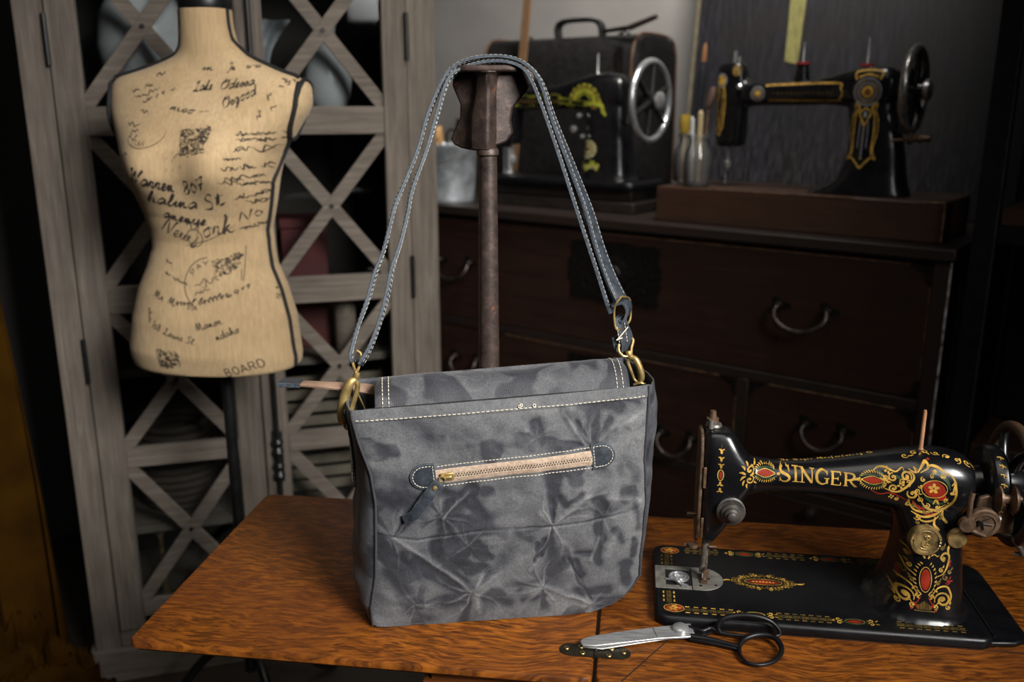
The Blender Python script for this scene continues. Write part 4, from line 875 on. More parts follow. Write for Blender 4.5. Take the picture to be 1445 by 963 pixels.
# knots of thread
m = MB()
for (u, v_) in ((811, 156), (806, 160), (853, 157)):
    s, h = bc(u, v_); q = onp_(s, h, .001); m.tube([q+Vector((math.cos(k*1.1)*.0016, -.0006, math.sin(k*1.1)*.0016)) for k in range(7)], .0006, 6)
m.build('stitching', THREAD, bag)
for du in (.0085, .0155):
    for sd in (0, 1):
        pth = []
        for b in np.linspace(.18, .62, 26):
            a = du/.292 if sd == 0 else 1-du/.292; p = flapf(a, float(b)); q = flapf(a, float(b)+.02); n_ = Vector((0, -(q[2]-p[2]), (q[1]-p[1]))).normalized(); pth.append(Vector(p)+n_*.0016)
        stitches(pth, surf=False, r=.0006)
# zipped pocket
ZA, ZB = bc(545, 388), bc(1040, 324)
zl = math.atan2(ZB[1]-ZA[1], ZB[0]-ZA[0])
def zp(t, o, off=.0006):   # t along the zip in m, o across
    s = ZA[0]+t*math.cos(zl)-o*math.sin(zl); h = ZA[1]+t*math.sin(zl)+o*math.cos(zl)+.0012*math.sin(t/.18*PI); return onp_(s, h, off)
ZL = math.dist(ZA, ZB)
m = MB(); m.grid(lambda a, b: zp(-.012+(ZL+.016)*a, -.0085+.0165*b, .0004+.0012*math.sin(PI*b)**.5), 70, 8); zt_ = m.build('zipper_tape', TAPE, bag)
m = MB()
k = 0
for i in range(int(ZL/.00155)):
    t = i*.00155; a = zp(t, .0019 if i % 2 else -.0005, .0019); c = zp(t, .0005 if i % 2 else -.0019, .0019); m.tube([a, c], .00062, 6)
m.build('zipper_teeth', STEELD, zt_)
m = MB()
for o in (.0034, -.0036): m.tube([zp(t, o, .0012) for t in np.linspace(0, ZL, 30)], .0007, 6)
m.build('tape_cord', TAPE, zt_)
for o in (.0118, -.0118): stitches([(zp(t, o).x, zp(t, o).z) for t in np.linspace(.0, ZL, 24)], pitch=.0041, L=.0028, r=.0005)
def tab_end(name, cx, cz, sgn, L=.030, H=.0135):
    m = MB(); pts = []
    for k in range(17):
        a = -PI/2+PI*k/16; pts.append((math.cos(a)*L*.5+L*.35, math.sin(a)*H))
    pts = [(0, H)]+[(0, -H)]+pts
    def W(x, y, off): X = sgn*x; return onp_(cx+X*math.cos(zl)-y*math.sin(zl), cz+X*math.sin(zl)+y*math.cos(zl), off)
    n = len(pts); c0 = (L*.4, 0)
    fr = [W(x, y, .0022) for x, y in pts]; bk = [W(x, y, 0) for x, y in pts]
    inn = [W(c0[0]+(x-c0[0])*.92, c0[1]+(y-c0[1])*.92, .0026) for x, y in pts]
    m.loft([bk, fr], 1, caps=False); m.loft([fr, inn], 1, caps=False); o = len(m.v); m.v.extend([tuple(p) for p in inn]+[tuple(W(*c0, .0028))])
    for k in range(n): m.f.append((o+k, o+(k+1) % n, o+n)); m.m.append(0)
    ob = m.build(name, [LEATHER, LEDGE], bag)
    pth = [(c0[0]+(x-c0[0])*.80, c0[1]+(y-c0[1])*.80) for x, y in pts]+[(c0[0]+(pts[0][0]-c0[0])*.8, pts[0][1]*.8)]
    stitches([W(x, y, .0030) for x, y in pth], pitch=.0036, L=.0025, r=.00048, surf=False, par=ob)
    return ob
e1 = bc(535, 383); e2 = bc(1037, 322)
tab_end('zipper_end_patch', e1[0]+.001, e1[1], -1, .034, .0150); tab_end('zipper_end_patch', e2[0], e2[1], 1, .032, .0148)
# slider and leather puller
m = MB(); p0 = zp(.010, .0, .0036)
Mz = Matrix.Translation(p0) @ Matrix.Rotation(-zl, 4, 'Y')
m.box((-.0075, -.0018, -.0042), (.0075, .0018, .0042), 0, Mz); m.box((-.004, -.0045, -.0014), (.005, -.0015, .0014), 0, Mz)
sl = m.build('zipper_slider', BRASS, bag, bevel=.0009)
m = MB(); m.torus(p0+Vector((-.006, -.0035, -.002)), (0.2, 1, .1), .0034, .0008, 20, 8); m.build('pull_ring', BRASS, sl)
tip = bc(428, 522); st0 = bc(562, 392)
pl = crs([(st0[0], st0[1]), (st0[0]-.012, st0[1]-.011), (st0[0]-.024, st0[1]-.027), (st0[0]-.034, st0[1]-.040), (tip[0]+.002, tip[1])], 6)
pl3 = [onp_(p[0], p[1], .0042+.004*math.sin(i/len(pl)*PI)) for i, p in enumerate(pl)]
m = MB(); tw = [Vector((.75, -.15, -.62)).lerp(Vector((.35, -.25, -.85)), i/len(pl)) for i in range(len(pl))]
m.ribbon(pl3, [.0062+.0068*min(1, i/3)-.007*max(0, (i/len(pl)-.55))*1.3 for i in range(len(pl))], .0024, tw, 0, 1); lp = m.build('leather_pull', [LEATHER, LEDGED], sl)
m = MB(); m.lathe([(0, -.0016), (.0022, -.0012), (.003, 0), (0, .0005)], pl3[5]+Vector((.0002, -.0016, 0)), 'Y', 16); m.build('rivet', BRASS, lp)
# strap: two parallel runs over the iron head
def wl(p): return Vector(p)
inv = parent_matrix(bag).inverted()
SO = [(-.310,.951,1.060),(-.314,.957,1.071),(-.312,.964,1.086),(-.307,.972,1.105),(-.3,.982,1.127),(-.293,.997,1.159),(-.285,1.008,1.184),(-.2775,1.022,1.223),(-.2735,1.033,1.24),(-.255,1.054,1.29),(-.245,1.072,1.331),(-.232,1.084,1.365),(-.217,1.09,1.386),(-.192,1.092,1.3962),(-.157,1.092,1.3978),(-.131,1.091,1.3895),(-.113,1.089,1.369),(-.099,1.085,1.331),(-.085,1.08,1.298),(-.069,1.073,1.261),(-.053,1.066,1.223),(-.039,1.058,1.181),(-.0255,1.052,1.148),(-.0115,1.045,1.121)]
SI = [(-.302,.951,1.059),(-.294,.958,1.074),(-.288,.965,1.09),(-.282,.975,1.112),(-.277,.987,1.137),(-.274,.998,1.162),(-.267,1.009,1.188),(-.260,1.022,1.223),(-.257,1.034,1.249),(-.243,1.054,1.294),(-.234,1.070,1.331),(-.2235,1.082,1.369),(-.210,1.090,1.3835),(-.183,1.092,1.3913),(-.157,1.092,1.3923),(-.136,1.091,1.3858),(-.124,1.089,1.371),(-.110,1.085,1.34),(-.092,1.079,1.294),(-.075,1.072,1.248),(-.058,1.064,1.202),(-.042,1.056,1.16),(-.028,1.049,1.122),(-.0215,1.046,1.107)]
for nm, P_, ex in (('strap', SO, 1), ('strap', SI, 0)):
    pts = [inv @ Vector(p) for p in crs(P_, 4)]; n = len(pts); wd = []
    for i in range(n):
        f = i/(n-1)
        # strap width runs in depth over the head and twists towards the viewer near the ends
        base = Vector((0, 1, 0))
        if f < .5: g = max(0, (.20-f)/.20); base = Vector((-.22+.30*g*(0 if ex else 1)-.07*math.sin(f*24), 1, -.05))
        if f > .55: g = (f-.55)/.45; base = Vector((-.07+(.75 if ex else .22)*g**1.6, 1-.1*g, -.08+.35*g*g))
        wd.append(inv.to_3x3() @ base.normalized())
    m = MB(); m.ribbon(pts, .0195, .0036, wd, 0, 1)
    ob = m.build(nm, [LEATHER, LEDGE], bag)
    # stitch rows near both edges, on the outer face
    sm = MB()
    for sgn in (-1, 1):
        for face in (-1, 1):
            pth = []
            for i in range(1, n-1):
                t = (pts[i+1]-pts[i-1]).normalized(); w = (wd[i]-t*wd[i].dot(t)).normalized(); nn = t.cross(w)
                pth.append(pts[i]+w*sgn*.0072+nn*face*.0021)
            stitches(pth, pitch=.0058, L=.0040, r=.00042, surf=False, m=sm)
    sm.build('stitching', mat('grey_thread', (.34, .34, .32), .8, nscale=400), ob)
def W2(p): return inv @ Vector(p)
# slider ring, folded tab and snap hook, right side
m = MB(); ring = crs([(-.012,1.030,1.130),(-.019,1.028,1.118),(-.0185,1.028,1.098),(-.014,1.030,1.090),(-.002,1.048,1.096),(-.0005,1.052,1.110),(-.003,1.048,1.124),(-.012,1.030,1.130)], 5)
m.tube([W2(p) for p in ring], .0013, 8); m.build('adjuster_ring', BRASSD, bag)
m = MB(); lp_ = crs([(-.022,1.046,1.118),(-.008,1.043,1.122),(-.003,1.04,1.112),(-.008,1.04,1.101),(-.016,1.042,1.104)], 5)
m.ribbon([W2(p) for p in lp_], .019, .0034, inv.to_3x3() @ Vector((.25, 1, .2)).normalized(), 0, 1); m.build('strap_fold', [LEATHER, LEDGE], bag)
tabp = crs([(-.014,1.036,1.104),(-.011,1.036,1.094),(-.006,1.037,1.082),(-.003,1.038,1.070),(-.006,1.040,1.063),(-.012,1.042,1.068),(-.015,1.042,1.08)], 5)
m = MB(); m.ribbon([W2(p) for p in tabp], .018, .0034, inv.to_3x3() @ Vector((.72, .62, .30)).normalized(), 0, 1); tb = m.build('strap_tab', [LEATHER, LEDGE], bag)
sm = MB()
for a, b in (((-.0155,1.0275,1.078),(-.003,1.0345,1.093)), ((-.016,1.0280,1.0785),(-.0090,1.0290,1.081))): sm.tube([W2(a), W2(b)], .0008, 6)
for o in (-.006, .006): stitches([W2((-.0115+o*.7+.0006*k, 1.0325+o*.55, 1.096+o*.3-.0035*k)) for k in range(8)], pitch=.0042, L=.0028, r=.00045, surf=False, m=sm)
sm.build('stitching', THREAD, tb)
def snap(pts_eye, body, rr, name='snap_hook'):
    m = MB(); m.tube([W2(p) for p in crs(pts_eye, 5)], .0016, 8)
    a, b = Vector(body[0]), Vector(body[1]); ax = (b-a).normalized(); side = Vector(body[2]).normalized()
    m.tube([W2(a-ax*.004), W2(a+ax*.001), W2(a+ax*.004)], [.0032, .0042, .0028], 14)
    L = (b-a).length
    outer = crs([a+ax*.004, a+ax*L*.2+side*.0055, a+ax*L*.55+side*.0065, a+ax*L*.85+side*.0045, b+side*.0, a+ax*L*.9-side*.0045, a+ax*L*.7-side*.0050], 6)
    k = len(outer); m.tube([W2(p) for p in outer], [rr*(.9+.5*math.sin(PI*min(1, i/k*1.4)))*(1 if i < k*.6 else .75) for i in range(k)], 10)
    gate = crs([a+ax*.004, a+ax*L*.25-side*.0048, a+ax*L*.7-side*.0050], 5); m.tube([W2(p) for p in gate], rr*.7, 8)
    return m.build(name, BRASS, bag)
snap([(-.0135,1.034,1.072),(-.0125,1.030,1.064),(-.006,1.031,1.058),(.001,1.033,1.060),(.002,1.036,1.068),(.0035,1.040,1.076),(-.002,1.044,1.079)], ((-.0005,1.034,1.060), (.0125,1.034,1.026), (.9, -.3, .25)), .0029)
m = MB(); dr = [ (.006,1.030,1.024),(.014,1.028,1.027),(.021,1.030,1.0235),(.022,1.032,1.014)]
m.tube([W2(p) for p in crs(dr, 6)], .0015, 8); m.build('d_ring', BRASS, bag)
# left side hook
snap([(-.3125,.952,1.070),(-.3085,.946,1.060),(-.3060,.948,1.052),(-.3030,.950,1.058),(-.3015,.955,1.070),(-.307,.957,1.074)], ((-.3060,.948,1.047), (-.3225,.944,.992), (-.85, -.4, .2)), .0042)
m = MB(); m.tube([W2(p) for p in crs([(-.3065,.947,1.030),(-.3025,.950,1.017),(-.2995,.955,1.004)], 6)], .0009, 8)
m.tube([W2(p) for p in crs([(-.3165,.944,1.002),(-.3225,.946,.990),(-.3185,.944,.984),(-.3135,.946,.993),(-.313,.950,1.003)], 6)], .0017, 8); m.build('d_ring', BRASS, bag)
# leather tab holding the ring on the left gusset, with stitch rows
ga = gus(-1)
def gs(c, b, off): p = Vector(ga(c, b)); q = Vector(ga(c+.02, b)); n_ = Vector((-(q.y-p.y), (q.x-p.x), 0)).normalized(); return p+n_*off
m = MB(); m.grid(lambda a, b: gs(.30+.30*a, .60+.36*b, .0025), 6, 20); gt = m.build('ring_tab', LEATHER, bag, solid=.002)
sm = MB()
for c in (.33, .38, .43): stitches([gs(c, .62+.22*k/9, .0040) for k in range(10)], pitch=.0046, L=.0032, r=.0005, surf=False, m=sm)
sm.build('stitching', THREAD, gt)
# tan leather end of the main zip, poking out to the left
m = MB(); P_ = crs([(-.292,.990,1.016),(-.312,.966,1.027),(-.340,.950,1.0335),(-.372,.950,1.0345),(-.398,.951,1.034)], 8)
m.ribbon([W2(p) for p in P_], [.013]*6+[.012]*(len(P_)-6), .0028, [inv.to_3x3() @ Vector((.1, .80, .5)).lerp(Vector((0, .99, .10)), min(1, i/len(P_)*1.3)) for i in range(len(P_))], 0); ze = m.build('zip_end_tab', [TANL], bag); ze['label'] = 'tan leather tab'
m = MB(); P2 = [Vector(p) for p in P_[-9:]]; m.ribbon([W2(p) for p in P2], .0150, .0056, inv.to_3x3() @ Vector((0, .99, .10)), 0, 1); m.build('tab_tip', [LEATHER, LEDGED], ze)

# ================================================================== SCISSORS
sc = thing('dressmaking_scissors', (.07, .92, ZT), 0, 'steel dressmaking scissors with black enamelled handles beside the machine bed', 'scissors')
def sv(u, v_, z=ZT+.004): p = on_level(u, v_, z); return (p.x-.07, p.y-.92)
def plate(pts, z0, z1, m_, name, bevel=.0008):
    m = MB(); m.prism([(p[0], p[1], z0) for p in pts], (0, 0, z1-z0)); return m.build(name, m_, sc, bevel=bevel)
BLADE = mat('worn_blade_steel', (.40, .40, .40), .36, .6, nscale=50, var=.3, stretch=(1, 6, 1), bump=.1)
plate([sv(*q) for q in ((820,912),(845,910),(900,903),(960,897),(985,893),(978,885),(970,897),(900,907),(850,915))], .0015, .0032, BLADE, 'blade')
bl = plate([sv(*q) for q in ((818.5,908),(822,904),(836,900),(870,894.5),(920,888),(965,883),(974,882.5),(980,896),(978,901),(930,903.5),(880,909.5),(840,914),(822,913.5))], .0036, .0064, BLADE, 'blade')
m = MB()
for k in range(9): a = sv(880+k*5.2, 908.6-k*.62); m.cyl((a[0], a[1], .0062), (a[0], a[1], .00655), .0007, 8)
m.box((-.0, 0, 0), (.0, 0, 0)) if False else None
m.build('edge_notches', BLACK, bl)
m = MB(); a, b = sv(921, 889), sv(927, 902); m.tube([(a[0], a[1], .0064), (b[0], b[1], .0064)], .0004, 6); m.build('ricasso_line', BLACK, bl)
pv = sv(960, 891); m = MB(); m.lathe([(0, .0125), (.006, .0118), (.0092, .0095), (.0095, .0066), (0, .0064)], (pv[0], pv[1], 0), n=24); m.build('pivot_screw', STEEL, sc)
def handle(ring, stem, rr, z0):
    m = MB(); pts = crs([(*sv(*q[:2]), z0+q[2]) for q in ring], 6); k = len(pts)
    m.tube(pts+[pts[1]], [rr*(1.0+.25*math.sin(2*PI*i/k)) for i in range(k+1)], 10)
    sp = crs([(*sv(*q[:2]), z0+q[2]) for q in stem], 6); kk = len(sp); m.tube(sp, [rr*(1.35-.35*i/kk) for i in range(kk)], 10)
    ob = m.build('handle', JAPAN2, sc)
    return ob
def up(u, v_, y=.9335): p = on_upright(u, v_, (0, y), (0, 1)); return (p.x-.07, p.y-.92, p.z-ZT)
rp = [up(u, v_, y) for u, v_, y in ((1016,893,.930),(1013,884,.932),(1021,874,.935),(1040,869.5,.937),(1065,870,.937),(1085,876,.936),(1097,886,.934),(1100,896,.931),(1085,899,.928),(1055,898,.927),(1030,896,.928),(1016,893,.930))]
m = MB(); pts = crs(rp, 6); k_ = len(pts); m.tube(pts+[pts[1]], [.0026*(1.0+.25*math.sin(2*PI*i/k_)) for i in range(k_+1)], 10)
m.tube(crs([(*sv(972, 887), .0052), (*sv(990, 893), .0060), (*sv(1002, 891), .0075), rp[0]], 6), .0028, 10); m.build('handle', JAPAN2, sc)
handle([(1043,912,0),(1052,905,.003),(1070,902,.005),(1090,905,.005),(1101,914,.003),(1102,924,.001),(1092,934,0),(1072,939,0),(1053,935,0),(1044,924,0),(1043,912,0)], [(975,899,.0),(1000,903,0),(1025,909,0),(1043,914,0)], .0027, .0042)
m = MB(); m.prism([(*sv(*q), .0026) for q in ((970,884),(992,890),(1006,889),(1006,893),(985,901),(968,900))], (0, 0, .003)); m.prism([(*sv(*q), .0012) for q in ((970,897),(1000,901),(1035,909),(1040,917),(1010,910),(972,903))], (0, 0, .004)); m.build('shank', JAPAN2, sc, bevel=.0008)
# ================================================================== SEWING MACHINES
def fused(name, lofts, m, parent, vox=.0022, smooth=5):
    mb = MB()
    for rings in lofts: mb.loft([[Vector(p) for p in r] for r in rings])
    o = mb.build(name, m, parent)
    r = o.modifiers.new('r', 'REMESH'); r.mode = 'VOXEL'; r.voxel_size = vox
    q = o.modifiers.new('q', 'SMOOTH'); q.factor = .5; q.iterations = smooth
    bake(o); o.data.polygons.foreach_set('use_smooth', [True]*len(o.data.polygons))
    return o
def hsec(z, x0, x1, ry, e=3.2, yc=.087, n=36): return [(x, y, z) for x, y in rrect(x0, x1, yc-ry, yc+ry, n, e)]
def asec(x, zc, rz, ry, e=2.4, yc=.087, n=36): return [(x, y, z) for y, z in rrect(yc-ry, yc+ry, zc-rz, zc+rz, n, e)]
def densify(tab, k=4):
    return [tuple(p) for p in crs(tab, k)]
def arm_of(head, arm, pillar):
    L = []
    if head: L.append([hsec(z, x0, x1, ry, e) for z, x0, x1, ry, e in densify(head)])
    if arm: L.append([asec(x, zc, rz, ry, e) for x, zc, rz, ry, e in densify(arm)])
    if pillar: L.append([[(x, y, z) for x, y in rrect(x0, x1, yc-ry, yc+ry, 36, e)] for z, x0, x1, yc, ry, e in densify(pillar)])
    return L

FO = Vector((.04, .943, ZT))
fm = thing('sewing_machine', FO, 0, 'black sewing machine with large gold lettering and red ornaments, standing on the oak table', 'sewing machine')
# bed plate
mb = MB()
def plate_ring(x0, x1, y0, y1, rad, z, ins=0):
    pts = []
    for cx, cy_, a0 in ((x1-rad, y1-rad, 0), (x0+rad, y1-rad, 90), (x0+rad, y0+rad, 180), (x1-rad, y0+rad, 270)):
        for k in range(9): a = R_(a0+90*k/8); pts.append(Vector((cx+(rad-ins)*math.cos(a), cy_+(rad-ins)*math.sin(a), z)))
    return pts
mb.loft([plate_ring(.0, .372, .0, .179, .016, z, i) for z, i in ((.0004, .0), (.004, -.001), (.009, -.001), (.012, .001), (.0135, .004))])
bed = mb.build('bed', JAPAN2, fm, ang=50)
mb = MB(); pts = [(.36, .176), (.389, .189), (.403, .186), (.411, .176), (.4130, .160), (.4135, .03), (.409, .016), (.395, .008), (.36, .004)]
mb.prism([(x, y, .0004) for x, y in pts], (0, 0, .0065)); mb.build('bed_extension', JAPAN2, fm, bevel=.002)
mb = MB(); mb.tube(crs([(.3725, .009, .0115), (.3725, .03, .0125), (.3725, .165, .0125)], 4), .0016, 8); mb.build('bed_lip', JAPAN2, fm)
body = fused('arm_casting', arm_of(
    [(.070, .056, .066, .012, 3), (.078, .053, .070, .020, 3.5), (.095, .051, .080, .026, 4), (.115, .050, .091, .029, 4), (.135, .050, .101, .030, 4), (.155, .050, .112, .030, 4), (.172, .050, .110, .029, 4), (.190, .050, .097, .026, 4), (.203, .050, .089, .022, 4), (.211, .052, .084, .018, 3.5), (.214, .055, .078, .014, 3)],
    [(.060, .150, .040, .018, 2.6), (.090, .156, .030, .021, 2.4), (.110, .158, .022, .022, 2.3), (.135, .1585, .0185, .0225, 2.3), (.17, .1600, .0195, .024, 2.3), (.21, .1620, .0235, .027, 2.3), (.25, .1625, .031, .0315, 2.4), (.285, .1635, .036, .036, 2.5), (.315, .1625, .0385, .038, 2.5), (.335, .1620, .036, .037, 2.5), (.348, .162, .030, .032, 2.4), (.353, .162, .022, .024, 2.2)],
    [(.0120, .246, .366, .084, .066, 2.5), (.0165, .252, .361, .084, .062, 2.6), (.024, .262, .356, .084, .059, 2.8), (.045, .272, .352, .084, .055, 3), (.075, .278, .349, .085, .050, 3), (.105, .277, .347, .086, .044, 3), (.130, .268, .347, .087, .040, 2.8), (.150, .262, .347, .087, .036, 2.6), (.165, .27, .342, .087, .03, 2.4)]), JAPAN, fm, .0018, 6)
# lettering and ornament
def fq(u, v_, y=.062): p = on_upright(u, v_, (0, FO.y+y), (0, 1)); return (p.x-FO.x, p.z-FO.z)
pr = Print(); G, RD, GN, GD = 0, 1, 2, 3
# SINGER, serif capitals drawn with thick and thin strokes
H0 = fq(1099, 684)[1]
def serif(pr, ch, x, z, h, w):
    th, tn = h*.17, h*.075
    def st(pts, ww, sm=5): pr.stroke([(x+a*w, z+b*h) for a, b in pts], ww, G, sm if len(pts) > 2 else 1, False, .002)
    def foot(a, b, L=.34): pr.stroke([(x+(a-L/2)*w, z+b*h), (x+(a+L/2)*w, z+b*h)], tn*.8, G, 1, False)
    if ch == 'S':
        pr.stroke([(x+a*w, z+b*h) for a, b in ((.86,.74),(.74,.93),(.45,1.0),(.17,.86),(.20,.64),(.50,.52),(.82,.38),(.88,.18),(.62,0),(.28,.02),(.10,.24))], lambda q: tn*.9+(th-tn*.5)*math.sin(PI*q)**1.5, G, 5, False)
        st([(.87,.66),(.86,.98)], tn*.8); st([(.10,.30),(.09,.0)], tn*.8)
    if ch == 'I': st([(.5,.03),(.5,.97)], th); foot(.5,.02,.9); foot(.5,.98,.9)
    if ch == 'N': st([(.14,.03),(.14,.97)], tn*1.2); st([(.86,.0),(.86,.97)], tn*1.2); st([(.12,.97),(.84,.04)], th*1.1); foot(.14,.02); foot(.09,.98,.26); foot(.86,.98)
    if ch == 'G':
        pr.stroke([(x+a*w, z+b*h) for a, b in ((.87,.76),(.72,.95),(.45,1.0),(.15,.78),(.08,.48),(.18,.17),(.48,0),(.74,.06),(.86,.2))], lambda q: tn+(th-tn*.5)*math.sin(PI*q)**2, G, 5, False)
        st([(.86,.44),(.86,.04)], th*.9); foot(.84,.45,.38); st([(.88,.68),(.87,.97)], tn*.8)
    if ch == 'E': st([(.2,.03),(.2,.97)], th); st([(.06,.98),(.88,.98)], tn); st([(.06,.02),(.9,.02)], tn); st([(.2,.52),(.68,.52)], tn); st([(.87,.98),(.87,.76)], tn*.9); st([(.9,.02),(.9,.26)], tn*.9); st([(.67,.64),(.67,.40)], tn*.8)
    if ch == 'R':
        st([(.2,.03),(.2,.97)], th); foot(.2,.02); pr.stroke([(x+a*w, z+b*h) for a, b in ((.06,.98),(.5,.98),(.78,.90),(.80,.64),(.55,.50),(.22,.49))], lambda q: tn+(th*.7)*max(0, math.sin(PI*(q*1.1-.15))), G, 4, False); st([(.50,.50),(.70,.2),(.95,.02)], th*.9, 4); foot(.93,.02,.25)
sx0, sz0 = fq(1099, 683.5); sx1, _ = fq(1209, 689)
LW = [('S', .17), ('I', .105), ('N', .195), ('G', .185), ('E', .16), ('R', .185)]
zt0, zt1 = fq(1099, 660)[1], fq(1099, 683.5)[1]; hh = zt0-zt1; xx = sx0
z_end = fq(1207, 689.5)[1]
for ch, f in LW:
    w = f*(sx1-sx0); q = (xx-sx0)/(sx1-sx0); serif(pr, ch, xx, zt1+.0032+(z_end-zt1)*(q+f/2)*.9, hh*.74*(1-.06*q), w*.90); xx += w
# lens medallions left and right of the name
for (u, v_, a, b) in ((1080.5, 670.5, .0115, .0042), (1230.5, 676, .0125, .0045)):
    x, z = fq(u, v_); pr.ell(x, z, a*.86, b*.8, RD, 24, 0, True); pr.stroke([(x+a*math.cos(t), z+b*math.copysign(1-abs(math.cos(t))**1.7, math.sin(t))) for t in np.linspace(0, 2*PI, 40)], .0008, G, 1, False)
    pr.wreath(x, z, a*.98, b*1.75, G, 30, .0036, .0011, .10); pr.stroke([(x+a*1.25*math.cos(t), z+b*1.35*math.sin(t)) for t in np.linspace(.4, PI-.4, 14)], .0013, GN, 1, False); pr.stroke([(x+a*1.25*math.cos(t), z-b*1.35*math.sin(t)) for t in np.linspace(.4, PI-.4, 14)], .0013, GN, 1, False)
    for sx_ in (-1, 1): pr.leaf(x+sx_*a*1.15, z, 0 if sx_ > 0 else PI, .004, .003, G)
x, z = fq(1213, 676); pr.flower(x, z, .0030, G, 4); pr.leaf(x-.002, z, PI, .005, .0024, G)
x, z = fq(1058, 670)
for s_ in (-1, 1):
    pr.scroll(x, z+s_*.0055, .0052, -s_*PI/2, 1.3, .0014, G, s_); pr.leaf(x-.005, z+s_*.001, PI-s_*.5, .008, .0026, G); pr.leaf(x-.006, z+s_*.006, PI-s_*1.1, .007, .0022, G); pr.leaf(x-.003, z+s_*.010, PI-s_*1.4, .006, .002, G); pr.leaf(x+.005, z+s_*.008, s_*.9, .005, .002, G)
# scroll work running to the pillar
def S(u, v_, r, a0, turns, w=.0015, d=1, mi=G, tail=0): x, z = fq(u, v_); pr.scroll(x, z, r, R_(a0), turns, w, mi, d, tail)
def C(pts, w=.0015, mi=G): pr.stroke([fq(*p) for p in pts], lambda q: w*(.35+.85*math.sin(PI*min(1, q+.06))), mi, 6)
for a in ((1252,663,.004),(1268,681,.0042),(1255,697,.0032),(1298,742,.0034),(1308,700,.0)):
    if a[2]: x, z = fq(a[0], a[1]); pr.flower(x, z, a[2], G, 4)
C([(1232,664),(1240,660),(1250,660),(1262,664),(1272,659),(1274,664)]); S(1258,671,.0048,90,1.3); S(1258,685,.0048,-90,1.3,d=-1); S(1276,669,.0058,-30,1.4,.0018); C([(1240,672),(1250,676),(1256,678)]); C([(1246,686),(1262,690),(1274,684),(1286,672),(1284,664),(1274,664)], .0022)
S(1284,692,.0060,150,1.2,.002); C([(1280,660),(1290,664),(1288,658),(1294,662)]); C([(1292,664),(1300,656),(1306,652),(1308,658),(1296,664)], .0024); C([(1306,657),(1314,656),(1322,658),(1330,663),(1338,668)], .0022); C([(1334,664),(1342,672),(1344,684),(1343,696),(1336,706),(1326,712),(1314,714),(1302,710),(1296,702),(1291,692)], .0024)
C([(1278,700),(1284,712),(1296,716),(1312,714),(1330,706)], .0020); C([(1282,716),(1296,722),(1312,720),(1326,712),(1338,702)], .0022); C([(1288,722),(1298,728),(1312,726),(1322,718)], .0018); S(1290,723,.0036,200,1.1,.0012); C([(1326,712),(1324,722),(1330,730),(1326,727)], .0026); C([(1314,722),(1312,732),(1318,739),(1310,740)], .0022); C([(1280,700),(1276,708),(1282,708)], .002)
C([(1338,680),(1344,676),(1340,690),(1346,692)], .002); C([(1320,706),(1316,700),(1312,706)], .0024); C([(1228,690),(1240,694),(1254,692),(1270,698),(1278,704)], .0013, RD); C([(1284,702),(1290,710),(1300,712)], .003, RD); C([(1292,716),(1304,719),(1316,717)], .0016, RD)
C([(1300,690),(1304,698),(1314,704),(1326,704),(1334,696)], .0030, GN); C([(1312,664),(1322,665),(1332,674),(1336,686)], .004, GN); C([(1236,664),(1246,668)], .003, GN); C([(1262,668),(1270,674)], .003, GN)
x, z = fq(1314, 685); pr.ell(x, z, .0125, .0092, RD, 26, R_(-25)); pr.ring(x, z, .0135, .0102, .0009, G); pr.ell(*fq(1324, 696), .005, .004, RD, 14)
pr.flower(x-.001, z+.001, .0062, G, 5); pr.ell(x, z, .0012, .0012, RD, 8)
for k in range(5): t = 2*PI*k/5+.3; pr.stroke([(x, z), (x+.006*math.cos(t), z+.005*math.sin(t))], .0008, G, 1)
S(1299,672,.003,100,1,.001); S(1312,668,.0028,60,1,.001); S(1295,681,.0026,180,1,.001)
# finer fill-in scrolls on the shoulder
rq = random.Random(21)
for (u_, v_, r_, a_, mi_) in [(1270,676,.0030,40,G),(1280,676,.0026,200,G),(1262,700,.0026,90,G),(1290,688,.0030,300,G),(1294,700,.0028,20,G),(1304,708,.0030,120,G),(1318,710,.0026,30,G),(1330,700,.0026,270,G),(1338,690,.0024,80,G),(1326,668,.0026,10,G),(1316,662,.0022,160,G),(1286,708,.0026,60,GD),(1300,716,.0026,0,GD),(1290,730,.0024,100,GD),(1302,734,.0026,200,GD),(1322,722,.0026,150,GD),(1248,672,.0026,0,G),(1246,680,.0024,180,G)]:
    x_, z_ = fq(u_, v_); pr.scroll(x_, z_, r_, R_(a_), 1.2, .0011, mi_, 1 if rq.random() < .5 else -1); pr.leaf(x_+r_*.6, z_-r_*.8, R_(a_+40), .0042, .0016, mi_)
for k in range(7): pr.stroke([fq(1286+k*5, 706+k*1.2), fq(1292+k*6, 713), fq(1302+k*5, 716+math.sin(k)*2)], .0009, RD if k % 2 else GD, 4)
